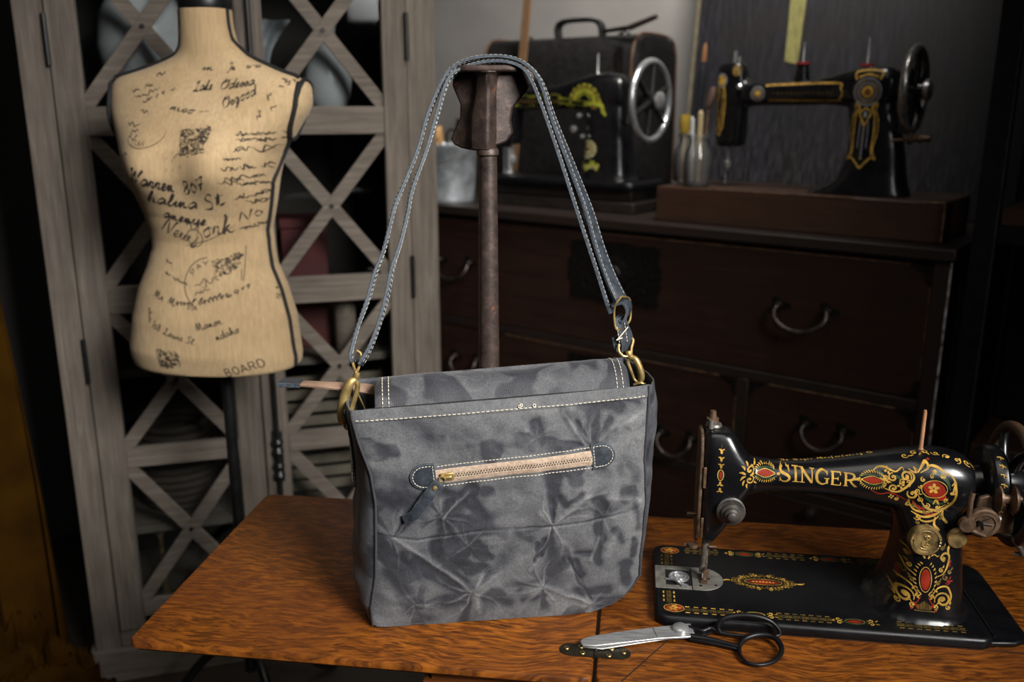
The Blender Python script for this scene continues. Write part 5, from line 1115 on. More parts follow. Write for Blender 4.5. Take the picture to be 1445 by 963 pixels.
# pillar ornament
x, z = fq(1305.5, 817.5, .035)
def fqp(u, v_): return fq(u, v_, .035)
pr.ell(x, z, .0048, .0118, RD, 24); pr.ring(x, z, .0062, .0140, .0008, G)
for k in range(24):
    t = 2*PI*(k+.5)/24
    if abs(math.sin(t)) > .96: continue
    pr.leaf(x+.0096*math.cos(t), z+.0182*math.sin(t), (PI/2 if True else 0)+(-.75 if math.cos(t) > 0 else .75), .0036, .0015, G)
for s_ in (-1, 1):
    def m_(dx, dz): return (x+s_*dx, z+dz)
    pr.stroke([m_(.011, .004), m_(.018, .008), m_(.022, .016), m_(.024, .028), m_(.019, .031), m_(.015, .026), m_(.018, .022), m_(.020, .025)], lambda q: .0018*(.5+.7*math.sin(PI*q)), G, 6)
    pr.ell(*m_(.0182, .0245), .0020, .0026, G, 10)
    pr.stroke([m_(.0235, .026), m_(.0225, .036), m_(.0255, .044), m_(.0235, .050)], lambda q: .0024*math.sin(PI*min(.97, q+.1)), G, 5)
    pr.stroke([m_(.004, .0265), m_(.008, .0290), m_(.011, .027), m_(.013, .0285)], .0012, G, 4); pr.leaf(*m_(.0015, .0235), PI/2-s_*.5, .004, .002, G)
    pr.scroll(*m_(.021, .004), .0036, R_(90), 1.1, .0011, GD, s_)
    pr.stroke([m_(.008, -.016), m_(.014, -.008), m_(.022, -.006), m_(.026, -.010), m_(.0285, -.018), m_(.027, -.026)], lambda q: .0020*(.5+.6*math.sin(PI*q)), G, 6)
    pr.scroll(*m_(.0195, -.0215), .0092, R_(200 if s_ > 0 else -20), 1.6, .0019, G, -s_); pr.ell(*m_(.0195, -.0205), .0024, .0028, G, 10)
    pr.leaf(*m_(.010, -.020), R_(90)+s_*.6, .006, .0028, G); pr.leaf(*m_(.013, -.013), R_(90)+s_*.8, .0045, .002, G); pr.stroke([m_(.004, -.0195), m_(.006, -.0235), m_(.010, -.030)], .0011, RD, 4); pr.ell(*m_(.028, .0), .0013, .0013, RD, 8); pr.ell(*m_(.013, -.034), .0015, .0015, RD, 8)
    pr.stroke([m_(.0035, -.0165), m_(.0075, -.0205), m_(.005, -.0215)], .0014, G, 4)
for s_ in (-1, 1):
    for dx_, dz_, r_, a_, mi_ in ((.016, .012, .0026, 90, G), (.0135, -.003, .0026, 20, GD), (.024, -.001, .0028, 200, RD), (.0255, .010, .0024, 60, GD), (.0165, .036, .0024, 0, GD), (.026, -.030, .0030, 120, G), (.012, -.030, .0030, 250, G), (.0075, -.031, .0020, 0, RD), (.0235, .018, .0022, 300, RD)):
        pr.scroll(x+s_*dx_, z+dz_, r_, R_(a_) if s_ > 0 else PI-R_(a_), 1.2, .0011, mi_, s_); pr.leaf(x+s_*(dx_+.001), z+dz_+r_, R_(90-s_*40), .004, .0015, mi_)
for k in range(-5, 6): pr.stroke([(x+k*.0014, z-.034), (x+k*.0014, z-.024-.0010*abs(k))], .0007, GD, 1, False)
pr.stroke([(x-.010, z-.0355), (x+.012, z-.0355)], .0010, GD, 1, False)
# head front: tapering drops and a small lens
x, z = fq(1016.5, 669); pr.ell(x, z, .0017, .0045, RD, 16); pr.ring(x, z, .0033, .0065, .0009, G); pr.ring(x, z, .0024, .0053, .0006, GN)
for k, dz in ((1, .011), (1.3, .019), (1.6, .028), (-1, -.0105), (-1.4, -.0185)):
    s_ = 1 if dz > 0 else -1; r = .0022
    pr.stroke([(x-r*1.5, z+dz+s_*.0022), (x-r*.5, z+dz+s_*.0012), (x, z+dz-s_*.001), (x+r*.5, z+dz+s_*.0012), (x+r*1.5, z+dz+s_*.0022)], .0012, G, 4, False); pr.leaf(x, z+dz-s_*.003, s_*PI/2, .006, .0028, G)
pr.stroke([(x, z+.031), (x, z+.036)], .0008, GD, 1)
# small blackletter-like line along the top of the arm
pt = Print()
def small_line(text, x0, y0, x1, h):
    pitch = (x1-x0)/len(text)
    for i, ch in enumerate(text):
        if ch == ' ': continue
        X = x0+i*pitch
        if ch.isupper():
            for st_ in BC.get(ch, []): pt.stroke([(X+a*pitch*1.2, y0+b*h) for a, b in st_], .0010, 0, 3, False)
        else:
            wd, ss = SC.get(ch, SC['n'])
            for st_ in ss: pt.stroke([(X+a*pitch*1.2, y0+b*h*1.1) for a, b in st_], .0007, 0, 3, False)
small_line('The Singer Manufacturing Co', .140, .0885, .246, .0062)
# back shoulder spray, seen on top by the spool pin
for k in range(7):
    a = k*.9; pt.scroll(.275+.011*k, .073+.006*math.sin(a), .0042, a, 1.1, .0012, 0, 1 if k % 2 else -1); pt.leaf(.279+.011*k, .072, a, .006, .002, 0)
pt.ell(.298, .066, .0018, .0015, 1, 8)
bod_tri = BVHTree.FromPolygons([v.co for v in body.data.vertices], [tuple(p.vertices) for p in body.data.polygons])
append_print(body, [(pr, lambda x, y: (x, -.1, y), (0, 1, 0)), (pt, lambda x, y: (x, y, .30), (0, 0, -1))], None, [GOLD, REDD, GREEND, GOLDD])
# bed borders
pb = Print()
def dashes(x0, y0, x1, y1, n, L, w, mi):
    for k in range(n):
        f = (k+.5)/n; x, y = x0+(x1-x0)*f, y0+(y1-y0)*f; d = math.hypot(x1-x0, y1-y0); ux, uy = (x1-x0)/d, (y1-y0)/d
        pb.stroke([(x-ux*L/2, y-uy*L/2), (x, y), (x+ux*L/2, y+uy*L/2)], w, mi, 1, False)
def border(x0, y0, x1, y1, L, G=0, GD=3):
    d = math.hypot(x1-x0, y1-y0); ux, uy = (x1-x0)/d, (y1-y0)/d; nx, ny = -uy, ux; n = int(d/.0088)
    for o, w in ((-.0062, .0011), (.0062, .0011)): dashes(x0+nx*o, y0+ny*o, x1+nx*o, y1+ny*o, n, .0052, .0019, G)
    for o in (-.0022, .0022): pb.stroke([(x0+nx*o, y0+ny*o), (x1+nx*o, y1+ny*o)], .0004, GD, 1, False)
    nn = int(d/.0019)
    for k in range(nn):
        x, y = x0+ux*d*k/nn, y0+uy*d*k/nn; pb.stroke([(x+nx*.0028, y+ny*.0028), (x-nx*.0028, y-ny*.0028)], .0008, GD if k % 5 else GN, 1, False)
border(.032, .0165, .092, .0165, 1); border(.137, .0165, .20, .0165, 1, 3); border(.27, .0165, .345, .0165, 1, 3)
border(.040, .163, .085, .163, 1, 3); border(.145, .163, .195, .163, 1, 3); border(.26, .163, .345, .163, 1, 3); border(.0165, .030, .0165, .058, 1); border(.0165, .12, .0165, .150, 1, 3)
for cx, cy_ in ((.114, .0165), (.118, .163), (.225, .0165), (.226, .163)):
    pb.ell(cx, cy_, .0085, .0026, RD, 18, 0, True); pb.ring(cx, cy_, .0105, .0045, .0010, G if cy_ < .05 and cx < .2 else GD); pb.ring(cx, cy_, .0125, .0058, .0009, GN)
    for s_ in (-1, 1):
        for q in (-1, 1): pb.scroll(cx+s_*.0175, cy_+q*.0036, .0036, R_(180 if s_ > 0 else 0), 1.2, .0010, G, q*s_); pb.leaf(cx+s_*.022, cy_+q*.002, (0 if s_ > 0 else PI)+q*.5, .005, .0014, G)
for cx, cy_ in ((.0185, .0185), (.0185, .1605)):
    pb.ell(cx+.003, cy_, .0105, .0070, RD, 20, .3); pb.flower(cx+.002, cy_, .0062, G, 5); pb.ring(cx+.003, cy_, .0115, .0085, .0009, G, 30)
    for k in range(5): pb.scroll(cx+.003+.007*math.cos(k*1.26), cy_+.0055*math.sin(k*1.26), .0021, k, 1, .0007, G)
cx, cy_ = .133, .093
pb.ell(cx, cy_, .0205, .0052, RD, 30, 0, True); pb.stroke([(cx+.0225*math.cos(t), cy_+.0068*math.sin(t)) for t in np.linspace(0, 2*PI, 50)], .0008, G, 1, False)
for k in range(7): pb.ell(cx-.012+.004*k, cy_, .0015, .0018, G, 8)
for k in range(30):
    t = 2*PI*k/30; ex, ey = (.033+.006*math.cos(2*t)), (.0165+.002*math.cos(6*t)); pb.scroll(cx+ex*math.cos(t)*.92, cy_+ey*math.sin(t), .0032, t, 1.1, .0013, GD if k % 3 else G, 1 if k % 2 else -1)
for k in range(26): t = 2*PI*k/26; pb.leaf(cx+.025*math.cos(t), cy_+.010*math.sin(t), t+.4, .0055, .0016, GD)
for k in range(36): t = 2*PI*(k+.5)/36; pb.ell(cx+.030*math.cos(t), cy_+.0135*math.sin(t), .0013, .0013, G, 6)
for s_ in (-1, 1): pb.leaf(cx+s_*.040, cy_, 0 if s_ > 0 else PI, .010, .0032, G); pb.flower(cx+s_*.037, cy_, .003, G, 4)
append_print(bed, [(pb, lambda x, y: (x, y, .05), (0, 0, -1))], None, [GOLD, REDD, GREEND, GOLDD])
mb = MB(); mb.prism([(.282, .0255, .0137), (.334, .0255, .0137), (.334, .0345, .0137), (.282, .0345, .0137)], (0, 0, .0008)); mb.build('serial_plate', BRASSD, fm, bevel=.0003)
# needle plate, slide plate, bobbin well
mb = MB(); pts = [(.046, .062), (.046, .117)]+[(.058+.026*math.cos(a), .0895+.0275*math.sin(a)) for a in np.linspace(PI/2, -PI/2, 17)]
mb.prism([(x, y, .0137) for x, y in pts], (0, 0, .0012)); npl = mb.build('needle_plate', PLATEM, fm, bevel=.0004)
for x, y, r in ((.056, .072, .002), (.056, .100, .002), (.0665, .0895, .0016), (.074, .075, .0018)): 
    m = MB(); m.cyl((x, y, .0149), (x, y, .0152), r, 12); m.build('screw', IRON, npl)
mb = MB(); mb.box((.001, .062, .0137), (.0135, .117, .0149)); mb.box((.0135, .062, .0137), (.045, .070, .0149)); mb.box((.0135, .109, .0137), (.045, .117, .0149)); mb.build('slide_plate', PLATEM, fm, bevel=.0003)
mb = MB(); mb.box((.0137, .0702, .01365), (.0448, .1088, .0139)); mb.build('bobbin_well', BLACK, fm)
mb = MB(); mb.torus((.030, .090, .0152), (0, 0, 1), .0115, .0016, 32, 8); mb.torus((.030, .090, .0152), (0, 0, 1), .0065, .0018, 24, 8); mb.cyl((.030, .090, .0138), (.030, .090, .0150), .010, 24); mb.build('bobbin_case', CHROME, fm)
mb = MB(); mb.tube([(.0135, .082, .0158), (.024, .080, .0165), (.034, .066, .0160)], .0014, 8); mb.tube([(.033, .068, .016), (.040, .066, .0155)], .0028, 8); mb.build('latch', CHROME, fm)
# face plate, needle bar, presser bar
mb = MB(); fp = [(.0700, .006), (.085, .020), (.12, .0265), (.165, .0285), (.195, .026), (.209, .020), (.213, .012)]
poly = [(.0455, .087-w, z) for z, w in fp]+[(.0455, .087+w, z) for z, w in fp[::-1]]
mb.prism(poly, (.0042, 0, 0)); mb.build('face_plate', BROWNMETAL, fm, bevel=.0012)
mb = MB(); mb.tube([(.058, .083, .030), (.058, .083, .085)], .0032, 12); mb.tube([(.058, .083, .215), (.058, .083, .226)], .0030, 12); mb.lathe([(.0, .0), (.0044, 0), (.0048, .006), (.0036, .010), (0, .011)], (.058, .083, .028), n=14); nb = mb.build('needle_bar', STEELD, fm)
mb = MB(); mb.tube([(.058, .083, .0155), (.058, .083, .030)], .0007, 8); mb.build('needle', STEEL, nb)
mb = MB(); mb.tube([(.061, .095, .030), (.061, .095, .085)], .0036, 12); mb.lathe([(.0, .0), (.0088, .0), (.0098, .002), (.0088, .0045), (.005, .0055), (.0048, .010), (0, .0105)], (.062, .094, .2135), n=20); mb.build('presser_bar', STEELD, fm)
mb = MB(); mb.lathe([(0, 0), (.0072, 0), (.0072, .0035), (.0045, .004), (.004, .009), (.0034, .0125), (0, .013)], (.0600, .090, .2225), n=18); mb.build('pressure_screw', BROWNMETAL, fm)
mb = MB(); mb.prism([(.0555, .077, .0155), (.0645, .077, .0155), (.0645, .098, .0155), (.0555, .098, .0155)], (0, 0, .0015)); mb.tube(crs([(.060, .080, .017), (.0605, .090, .021), (.061, .094, .030), (.061, .094, .045)], 4), .0030, 10); mb.tube([(.0605, .094, .036), (.0605, .070, .036)], .0018, 8); mb.lathe([(0, 0), (.0036, 0), (.0036, .005), (0, .0055)], (.0605, .0645, .036), 'Y', 12); mb.build('presser_foot', BROWNMETAL, fm, bevel=.0003)
mb = MB(); mb.tube([(.046, .080, .062), (.034, .082, .064)], .0018, 8); mb.lathe([(0, 0), (.0062, 0), (.0066, .002), (.006, .004), (0, .0045)], (.044, .078, .0635), n=16); mb.tube([(.0645, .088, .060), (.073, .088, .060)], .0016, 8); mb.build('thread_guide', BROWNMETAL, fm)
mb = MB(); mb.lathe([(0, 0), (.003, 0), (.003, .010), (0, .010)], (.0355, .083, .104), 'X', 12); mb.build('lifter_knob', BROWNMETAL, fm)
mb = MB(); mb.prism([(.0500, .0585, z) for z in (.150, .176)]+[(.0535, .0585, z) for z in (.176, .150)], (0, -.0022, 0)); mb.prism([(.0500, .0585, z) for z in (.086, .112)]+[(.0530, .0585, z) for z in (.112, .086)], (0, -.0022, 0)); mb.build('thread_lever', BROWNMETAL, fm, bevel=.0006)
# tension dial facing the viewer
tx, tz = .0835, .124
mb = MB(); mb.lathe([(0, 0), (.0165, 0), (.0165, -.0025), (.0145, -.0035), (.0145, -.005), (.0160, -.006), (.0160, -.0075), (.012, -.0085), (.0115, -.0115), (.0085, -.0125), (.0078, -.0165), (.0052, -.0175), (.0050, -.0215), (.0030, -.0225), (0, -.0225)], (tx, .0585, tz), 'Y', 36); tn = mb.build('tension_dial', mat('dark_dial_steel', (.11, .098, .088), .38, .7, nscale=90, var=.4), fm)
mb = MB(); mb.torus((tx, .0525, tz), (0, 1, 0), .0158, .0007, 36, 6); mb.build('check_spring', STEEL, tn)
# spool pin
mb = MB(); mb.lathe([(0, 0), (.0036, 0), (.0030, .003), (.0024, .004), (.0022, .045), (.0018, .049), (0, .0495)], (.296, .087, .1985), n=12); mb.build('spool_pin', mat('bare_wood_pin', (.36, .17, .08), .6, nscale=60), fm)
# medallion
mx, mz = fq(1310, 770, .03); 
q_, n_, _, _ = bod_tri.ray_cast(Vector((mx, -.1, mz)), Vector((0, 1, 0)))
mb = MB(); My = q_.y
mb.lathe([(0, -.0052), (.0118, -.0048), (.0128, -.0052), (.0138, -.0046), (.0142, -.0060), (.0166, -.0058), (.0175, -.0040), (.0175, .006), (0, .006)], (mx, My, mz), 'Y', 40); med = mb.build('medallion', BRASSD, fm)
mb = MB()
mb.tube([Vector((mx+p[0]*.001, My-.0052, mz+p[1]*.001)) for p in crs([(-2,6),(2,7),(4,4),(0,1),(-4,-2),(-2,-6),(3,-6),(4,-3)], 5)], .0011, 8)
mb.tube([Vector((mx+p[0]*.001, My-.0052, mz+p[1]*.001)) for p in crs([(0,8),(.4,0),(0,-8)], 4)], .0012, 8); mb.tube([Vector((mx+p[0]*.001, My-.005, mz+p[1]*.001)) for p in crs([(-5,-5),(0,-2),(5,-6)], 4)], .0009, 8); mb.tube([Vector((mx+p[0]*.001, My-.005, mz+p[1]*.001)) for p in crs([(-5,-8),(0,-9),(5,-8)], 4)], .0009, 8)
for k in range(26):
    a = 2*PI*k/26; c_, s_ = math.cos(a), math.sin(a); mb.tube([(mx+.0147*c_, My-.0060, mz+.0147*s_), (mx+.0160*c_+.0004*s_, My-.0060, mz+.0160*s_)], .0004, 5)
mb.build('embossing', BRASS, med)
for s_ in (-1, 1): mb = MB(); mb.lathe([(0, -.0062), (.0012, -.006), (.0014, -.0046)], (mx+s_*.0138, My, mz+.0006), 'Y', 10, caps=False); mb.build('rivet', BLACK, med)
# stitch length knob
kx, kz = fq(1347, 757, .05)
mb = MB(); R0 = .0108; prof = []
rings = []
for r, y in ((.0, .048), (.0095, .048), (.0106, .046), (.0106, .036), (.0098, .034), (.0, .034)):
    pass
mb.lathe([(0, .0), (.0098, .0), (.0108, .0015), (.0108, .012), (.0070, .013), (.0062, .022), (0, .022)], (kx, .040, kz), 'Y', 40); kn = mb.build('stitch_knob', BRASSD, fm)
mb = MB(); mb.cyl((.335, .078, kz+.010), (.352, .070, kz+.006), .0075, 16); mb.build('knob_stem', JAPAN2, fm)
# hand wheel and its guard
WX, WZ, WR = .3985, .1635, .0715
mb = MB(); mb.torus((WX, .087, WZ), (1, 0, 0), WR-.006, .0066, 72, 14, sq=.95); wheel = mb.build('hand_wheel', mat('worn_green_enamel', (.045, .040, .020), .45, .2, nscale=45, col2=(.10, .05, .028), bump=.2, bscale=60), fm)
for k in range(5):
    a = 2*PI*k/5+.55; mb = MB(); pts = []
    for r in np.linspace(.016, WR-.009, 10): aa = a+.5*(r/WR)**1.5; pts.append((WX-.004+.005*(r/WR), .087+r*math.cos(aa), WZ+r*math.sin(aa)))
    mb.tube(pts, list(np.linspace(.0075, .0046, 10)), 10); mb.build('spoke', JAPAN, wheel)
mb = MB(); mb.lathe([(0, .352), (.018, .352), (.020, .362), (.0415, .366), (.0440, .369), (.0440, .380), (.041, .3835), (.022, .386), (.020, .404), (.0175, .409), (0, .410)], (0, .087, WZ), 'X', 44); hub = mb.build('hub', JAPAN, wheel)
mb = MB(); mb.lathe([(0, .409), (.0150, .409), (.0165, .4115), (.0150, .417), (.006, .419), (0, .419)], (0, .087, WZ), 'X', 32); mb.build('clutch_screw', CHROME, wheel)
ph = Print()
for k in range(9): ph.leaf(.0, .0, 0, .003, .0012, 0)
mb = MB()
for k in range(8):
    a = R_(118+14*k) ; y, z = .087+.0443*math.cos(a), WZ+.0443*math.sin(a)
    mb.tube([(.371, y, z), (.3745, y*1.0, z), (.378, .087+.0443*math.cos(a+.06), WZ+.0443*math.sin(a+.06))], .0008, 6); mb.tube([(.3745, .087+.0443*math.cos(a+.09), WZ+.0443*math.sin(a+.09)), (.3745, .087+.0443*math.cos(a-.02), WZ+.0443*math.sin(a-.02))], .0007, 6)
mb.build('gold_sprig', GOLD, hub)
# bobbin winder
wd = []
mb = MB(); mb.prism([(.350, .048, .152), (.352, .048, .160), (.362, .048, .164), (.380, .048, .150), (.392, .048, .138), (.392, .048, .118), (.366, .048, .118), (.352, .048, .128)], (0, .006, 0)); br = mb.build('winder_bracket', BROWNMETAL, fm, bevel=.0015)
mb = MB(); mb.prism([(.3695, .0478, .128), (.3745, .0478, .128), (.3725, .0478, .148), (.3690, .0478, .148)], (0, -.0004, 0)); mb.build('slot', BLACK, br)
mb = MB(); mb.tube([(.350, .046, .139), (.374, .040, .139)], .0042, 14); mb.cyl((.345, .046, .139), (.352, .0455, .139), .0048, 14); mb.build('winder_spindle', STEEL, fm)
mb = MB(); cx, cz = fq(1385, 735, .04); mb.lathe([(0, .0), (.0155, 0), (.0172, .002), (.0172, .008), (.015, .010), (0, .010)], (cx, .030, cz), 'Y', 40); mb.torus((cx, .0295, cz), (0, 1, 0), .0115, .0009, 36, 6); ww = mb.build('winder_disc', BROWNMETAL, fm)
mb = MB(); mb.tube([(cx-.007, .0285, cz+.002), (cx+.009, .0285, cz)], .0008, 6); mb.tube([(cx-.001, .0285, cz-.006), (cx-.004, .0285, cz+.004), (cx+.004, .0285, cz+.008)], .0008, 6); mb.cyl((cx-.006, .0295, cz+.002), (cx-.006, .0255, cz+.002), .003, 12); mb.build('spring_clip', IRON, ww)
mb = MB(); lx, lz = fq(1362, 737, .035); mb.lathe([(0, 0), (.0085, 0), (.0088, .006), (0, .006)], (lx, .026, lz), 'Y', 24); mb.tube([(lx+.001, .028, lz), (lx+.001, .030, lz+.028), (lx+.003, .032, lz+.036)], .0028, 10); mb.tube([(lx, .030, lz-.004), (lx+.012, .030, lz-.010), (cx+.002, .031, cz-.014)], .0026, 8); mb.build('winder_lever', BROWNMETAL, fm)
mb = MB(); ox, oz = fq(1420, 702, .05); mb.lathe([(0, -.012), (.010, -.012), (.0150, -.009), (.0150, -.007), (.007, -.005), (.006, .004), (.0165, .006), (.0165, .009), (.004, .010), (.004, .016), (0, .016)], (ox-.002, .046, oz), 'X', 30); mb.build('winder_pulley', BROWNMETAL, fm)
mb = MB(); mb.tube(crs([(.392, .046, .115), (.400, .044, .104), (.404, .046, .096), (.398, .05, .094)], 5), .003, 8); mb.build('winder_arm', STEELD, fm)

# ------------------------------------------------------------------ machine on the wooden base, right
FB = T(.36, .15, 1.141)
# local x to the right along the chest; surveyed positions: right = (0.36 - s)
m2 = thing('sewing_machine', FB, TANG, 'black sewing machine with round gold medallion and red felts, on the brown wooden base', 'sewing machine')
Z2 = FB.z
def far_(s, z): return (.36-s, z-Z2)
b2 = fused('arm_casting', [
    [[(x, y, z) for x, y in rrect(x0, x1, -ry, ry, 36, e)] for z, x0, x1, ry, e in densify([(.100, -.244, -.198, .018, 3), (.106, -.253, -.190, .028, 4), (.14, -.256, -.188, .030, 5), (.20, -.258, -.186, .030, 5), (.22, -.258, -.178, .030, 5), (.25, -.258, -.186, .029, 5), (.285, -.258, -.192, .027, 5), (.300, -.256, -.196, .024, 4), (.305, -.25, -.20, .02, 3)])],
    [[(x, y, z) for y, z in rrect(-ry, ry, zc-rz, zc+rz, 36, e)] for x, zc, rz, ry, e in densify([(-.24, .232, .045, .022, 3), (-.19, .230, .036, .024, 3), (-.165, .229, .029, .025, 3), (-.12, .229, .0275, .026, 3), (-.04, .231, .029, .028, 3), (.02, .236, .033, .031, 3), (.07, .240, .042, .036, 3.2), (.12, .241, .048, .040, 3.4), (.155, .241, .047, .040, 3.2), (.172, .241, .036, .032, 2.6)])],
    [[(x, y, z) for x, y in rrect(x0, x1, -ry, ry, 36, e)] for z, x0, x1, ry, e in densify([(.0, -.012, .222, .062, 3), (.006, .0, .220, .060, 3), (.03, .046, .212, .055, 3), (.06, .068, .206, .05, 3), (.11, .078, .198, .046, 3), (.15, .078, .188, .043, 3), (.19, .070, .178, .040, 3), (.23, .07, .172, .036, 3)])]],
    JAPAN, m2, .003, 6)
p2_ = Print((0, 1, 2, 3))
def sprig(cx, cz, R, pr_, a=0, b=2):
    pr_.ell(cx, cz, R*.45, R*.45, a, 24); pr_.ring(cx, cz, R*.62, R*.62, R*.10, b); pr_.ring(cx, cz, R*.80, R*.80, R*.14, 1, 30); pr_.ring(cx, cz, R, R, R*.10, b, 36)
    for k in range(26): t = 2*PI*k/26; pr_.ell(cx+R*.82*math.cos(t), cz+R*.82*math.sin(t), R*.05, R*.05, b, 6)
cx, cz = .118, .232; sprig(cx, cz, .030, p2_)
p2_.flower(cx, cz, .008, 3, 5)
p2_.stroke([(cx-.026, cz+.026), (cx-.030, cz+.042), (cx-.012, cz+.047), (cx+.012, cz+.047), (cx+.030, cz+.042), (cx+.026, cz+.026)], .004, 0, 3, False); p2_.stroke([(cx-.022, cz+.032), (cx, cz+.038), (cx+.022, cz+.032)], .004, 0, 4, False)
for s_ in (-1, 1):
    p2_.stroke([(cx+s_*.024, cz-.024), (cx+s_*.014, cz-.036), (cx+s_*.021, cz-.052), (cx+s_*.0235, cz-.09), (cx+s_*.022, cz-.125), (cx+s_*.024, cz-.142)], .0035, 0, 5, False)
    p2_.stroke([(cx+s_*.026, cz-.028), (cx+s_*.022, cz-.04), (cx+s_*.029, cz-.058), (cx+s_*.031, cz-.09), (cx+s_*.025, cz-.128), (cx+s_*.033, cz-.148)], .0022, 0, 5, False)
    p2_.stroke([(cx+s_*.033, cz-.150), (cx+s_*.022, cz-.146), (cx, cz-.170)], .0040, 0, 3, False)
    p2_.stroke([(cx+s_*.0, cz-.035), (cx+s_*.012, cz-.046), (cx+s_*.007, cz-.060), (cx, cz-.076)], .0035, 0, 4, False); p2_.stroke([(cx+s_*.009, cz-.065), (cx+s_*.010, cz-.125)], .0020, 2, 1, False)
p2_.ell(cx, cz-.05, .004, .008, 2, 12); p2_.stroke([(cx, cz-.078), (cx, cz-.150)], .0028, 2, 1, False); p2_.ell(cx, cz-.148, .004, .003, 1, 10)
# arm cartouche
p2_.stroke([(.055, .240), (.045, .252), (-.10, .250), (-.13, .248)], .0045, 0, 4, False); p2_.stroke([(.055, .240), (.060, .228), (.052, .215), (.045, .213), (-.12, .214)], .0028, 0, 4, False)
sprig(-.148, .229, .017, p2_, 0, 2)
for k in range(14): p2_.stroke([(-.11+.011*k, .228), (-.106+.011*k, .233)], .0012, 1, 1, False)
# head sprig
cx, cz = -.243, .262
p2_.ell(cx, cz, .010, .012, 0, 18); p2_.ring(cx, cz, .013, .015, .003, 2, 24)
for s_ in (-1, 1): p2_.stroke([(cx+s_*.008, cz-.012), (cx+s_*.0125, cz-.05), (cx+s_*.010, cz-.10), (cx+s_*.008, cz-.115), (cx, cz-.135)], .0026, 0, 5, False); p2_.stroke([(cx+s_*.003, cz-.01), (cx+s_*.006, cz-.06), (cx, cz-.12)], .0016, 0, 5, False)
p2_.ell(-.205, .285, .011, .014, 1, 16)
append_print(b2, [(p2_, lambda x, y: (x, -.2, y), (0, 1, 0))], None, [GOLD, GOLDD, SILVD, REDD2])
def mset(par, needle_x, ztop, zb, pins, wheel_x, wz, wr, felt):
    mb = MB(); mb.tube([(needle_x, -.004, zb+.004), (needle_x, -.004, zb-.06)], .0034, 10); mb.lathe([(0, 0), (.008, 0), (.010, .006), (.010, .016), (.006, .020), (0, .02)], (needle_x, -.004, zb-.055), n=14); mb.tube([(needle_x-.004, -.004, zb-.055), (needle_x-.004, -.004, zb-.095)], .0022, 8); mb.build('needle_bar', STEEL, par)
    mb = MB(); mb.tube([(needle_x, .006, ztop-.004), (needle_x, .006, ztop+.030)], .0048, 12); mb.tube([(needle_x+.014, .0, ztop-.004), (needle_x+.014, .0, ztop+.016)], .0045, 12); mb.build('presser_bar', CHROME, par)
    for x, z0, z1 in pins:
        mb = MB(); mb.lathe([(0, 0), (.0045, 0), (.0025, .004), (.0022, z1-z0), (0, z1-z0)], (x, .0, z0), n=10); sp = mb.build('spool_pin', STEEL, par)
        if felt:
            mb = MB(); mb.cyl((x, 0, z0-.0005), (x, 0, z0+.0045), .0165, 24); f = mb.build('felt_disc', mat('red_felt', (.32, .012, .018), .9, nscale=200), sp); f['label'] = 'red felt disc'
# round boss under the front spool pin
mb = MB(); mb.lathe([(.018, .252), (.018, .262), (.014, .288), (.014, .296), (0, .2965)], (-.050, 0, 0), n=24); mb.build('pin_boss', JAPAN, m2)
mset(m2, -.226, .303, .102, [(-.050, .297, .347), (.100, .2895, .352)], 0, 0, 0, True)
mb = MB(); mb.lathe([(0, 0), (.0070, 0), (.0070, -.006), (.004, -.009), (0, -.009)], (-.193, -.030, .246), 'Y', 16); mb.build('tension_screw', CHROME, m2)
def big_wheel(par, x, z, r, rimm, hubm, nsp=6, thick=.010, chromehub=True, dish=.0):
    mb = MB(); mb.torus((x, 0, z), (1, 0, 0), r-thick*.8, thick, 64, 14, sq=.9); w = mb.build('hand_wheel', rimm, par)
    for k in range(nsp): a = 2*PI*k/nsp+.4; m = MB(); m.tube([(x-dish, r*.15*math.cos(a), z+r*.15*math.sin(a)), (x-.001, (r-thick*1.5)*math.cos(a), z+(r-thick*1.5)*math.sin(a))], [.010, .007], 10); m.build('spoke', hubm, w)
    m = MB(); m.lathe([(0, x-.030), (.026, x-.028), (.030, x-.008), (.026, x+.004), (.018, x+.008), (.016, x+.022), (0, x+.022)], (0, 0, z), 'X', 30); h = m.build('hub', hubm, w)
    m = MB(); m.lathe([(0, x+.020), (.020, x+.020), (.024, x+.024), (.024, x+.032), (.018, x+.036), (0, x+.037)], (0, 0, z), 'X', 30); m.build('clutch_screw', CHROME if chromehub else STEELD, h)
    return w
big_wheel(m2, .208, .235, .098, mat('wheel_nickel', (.5, .48, .45), .25, .85, nscale=40, var=.4), JAPAN)
mb = MB(); mb.tube([(.180, -.035, .125), (.235, -.040, .130)], .0035, 10); mb.lathe([(0, .215), (.012, .215), (.014, .222), (.008, .228), (.008, .236), (.011, .240), (.007, .250), (.007, .262), (0, .263)], (0, -.040, .131), 'X', 18); mb.build('bobbin_winder', BROWNMETAL, m2)

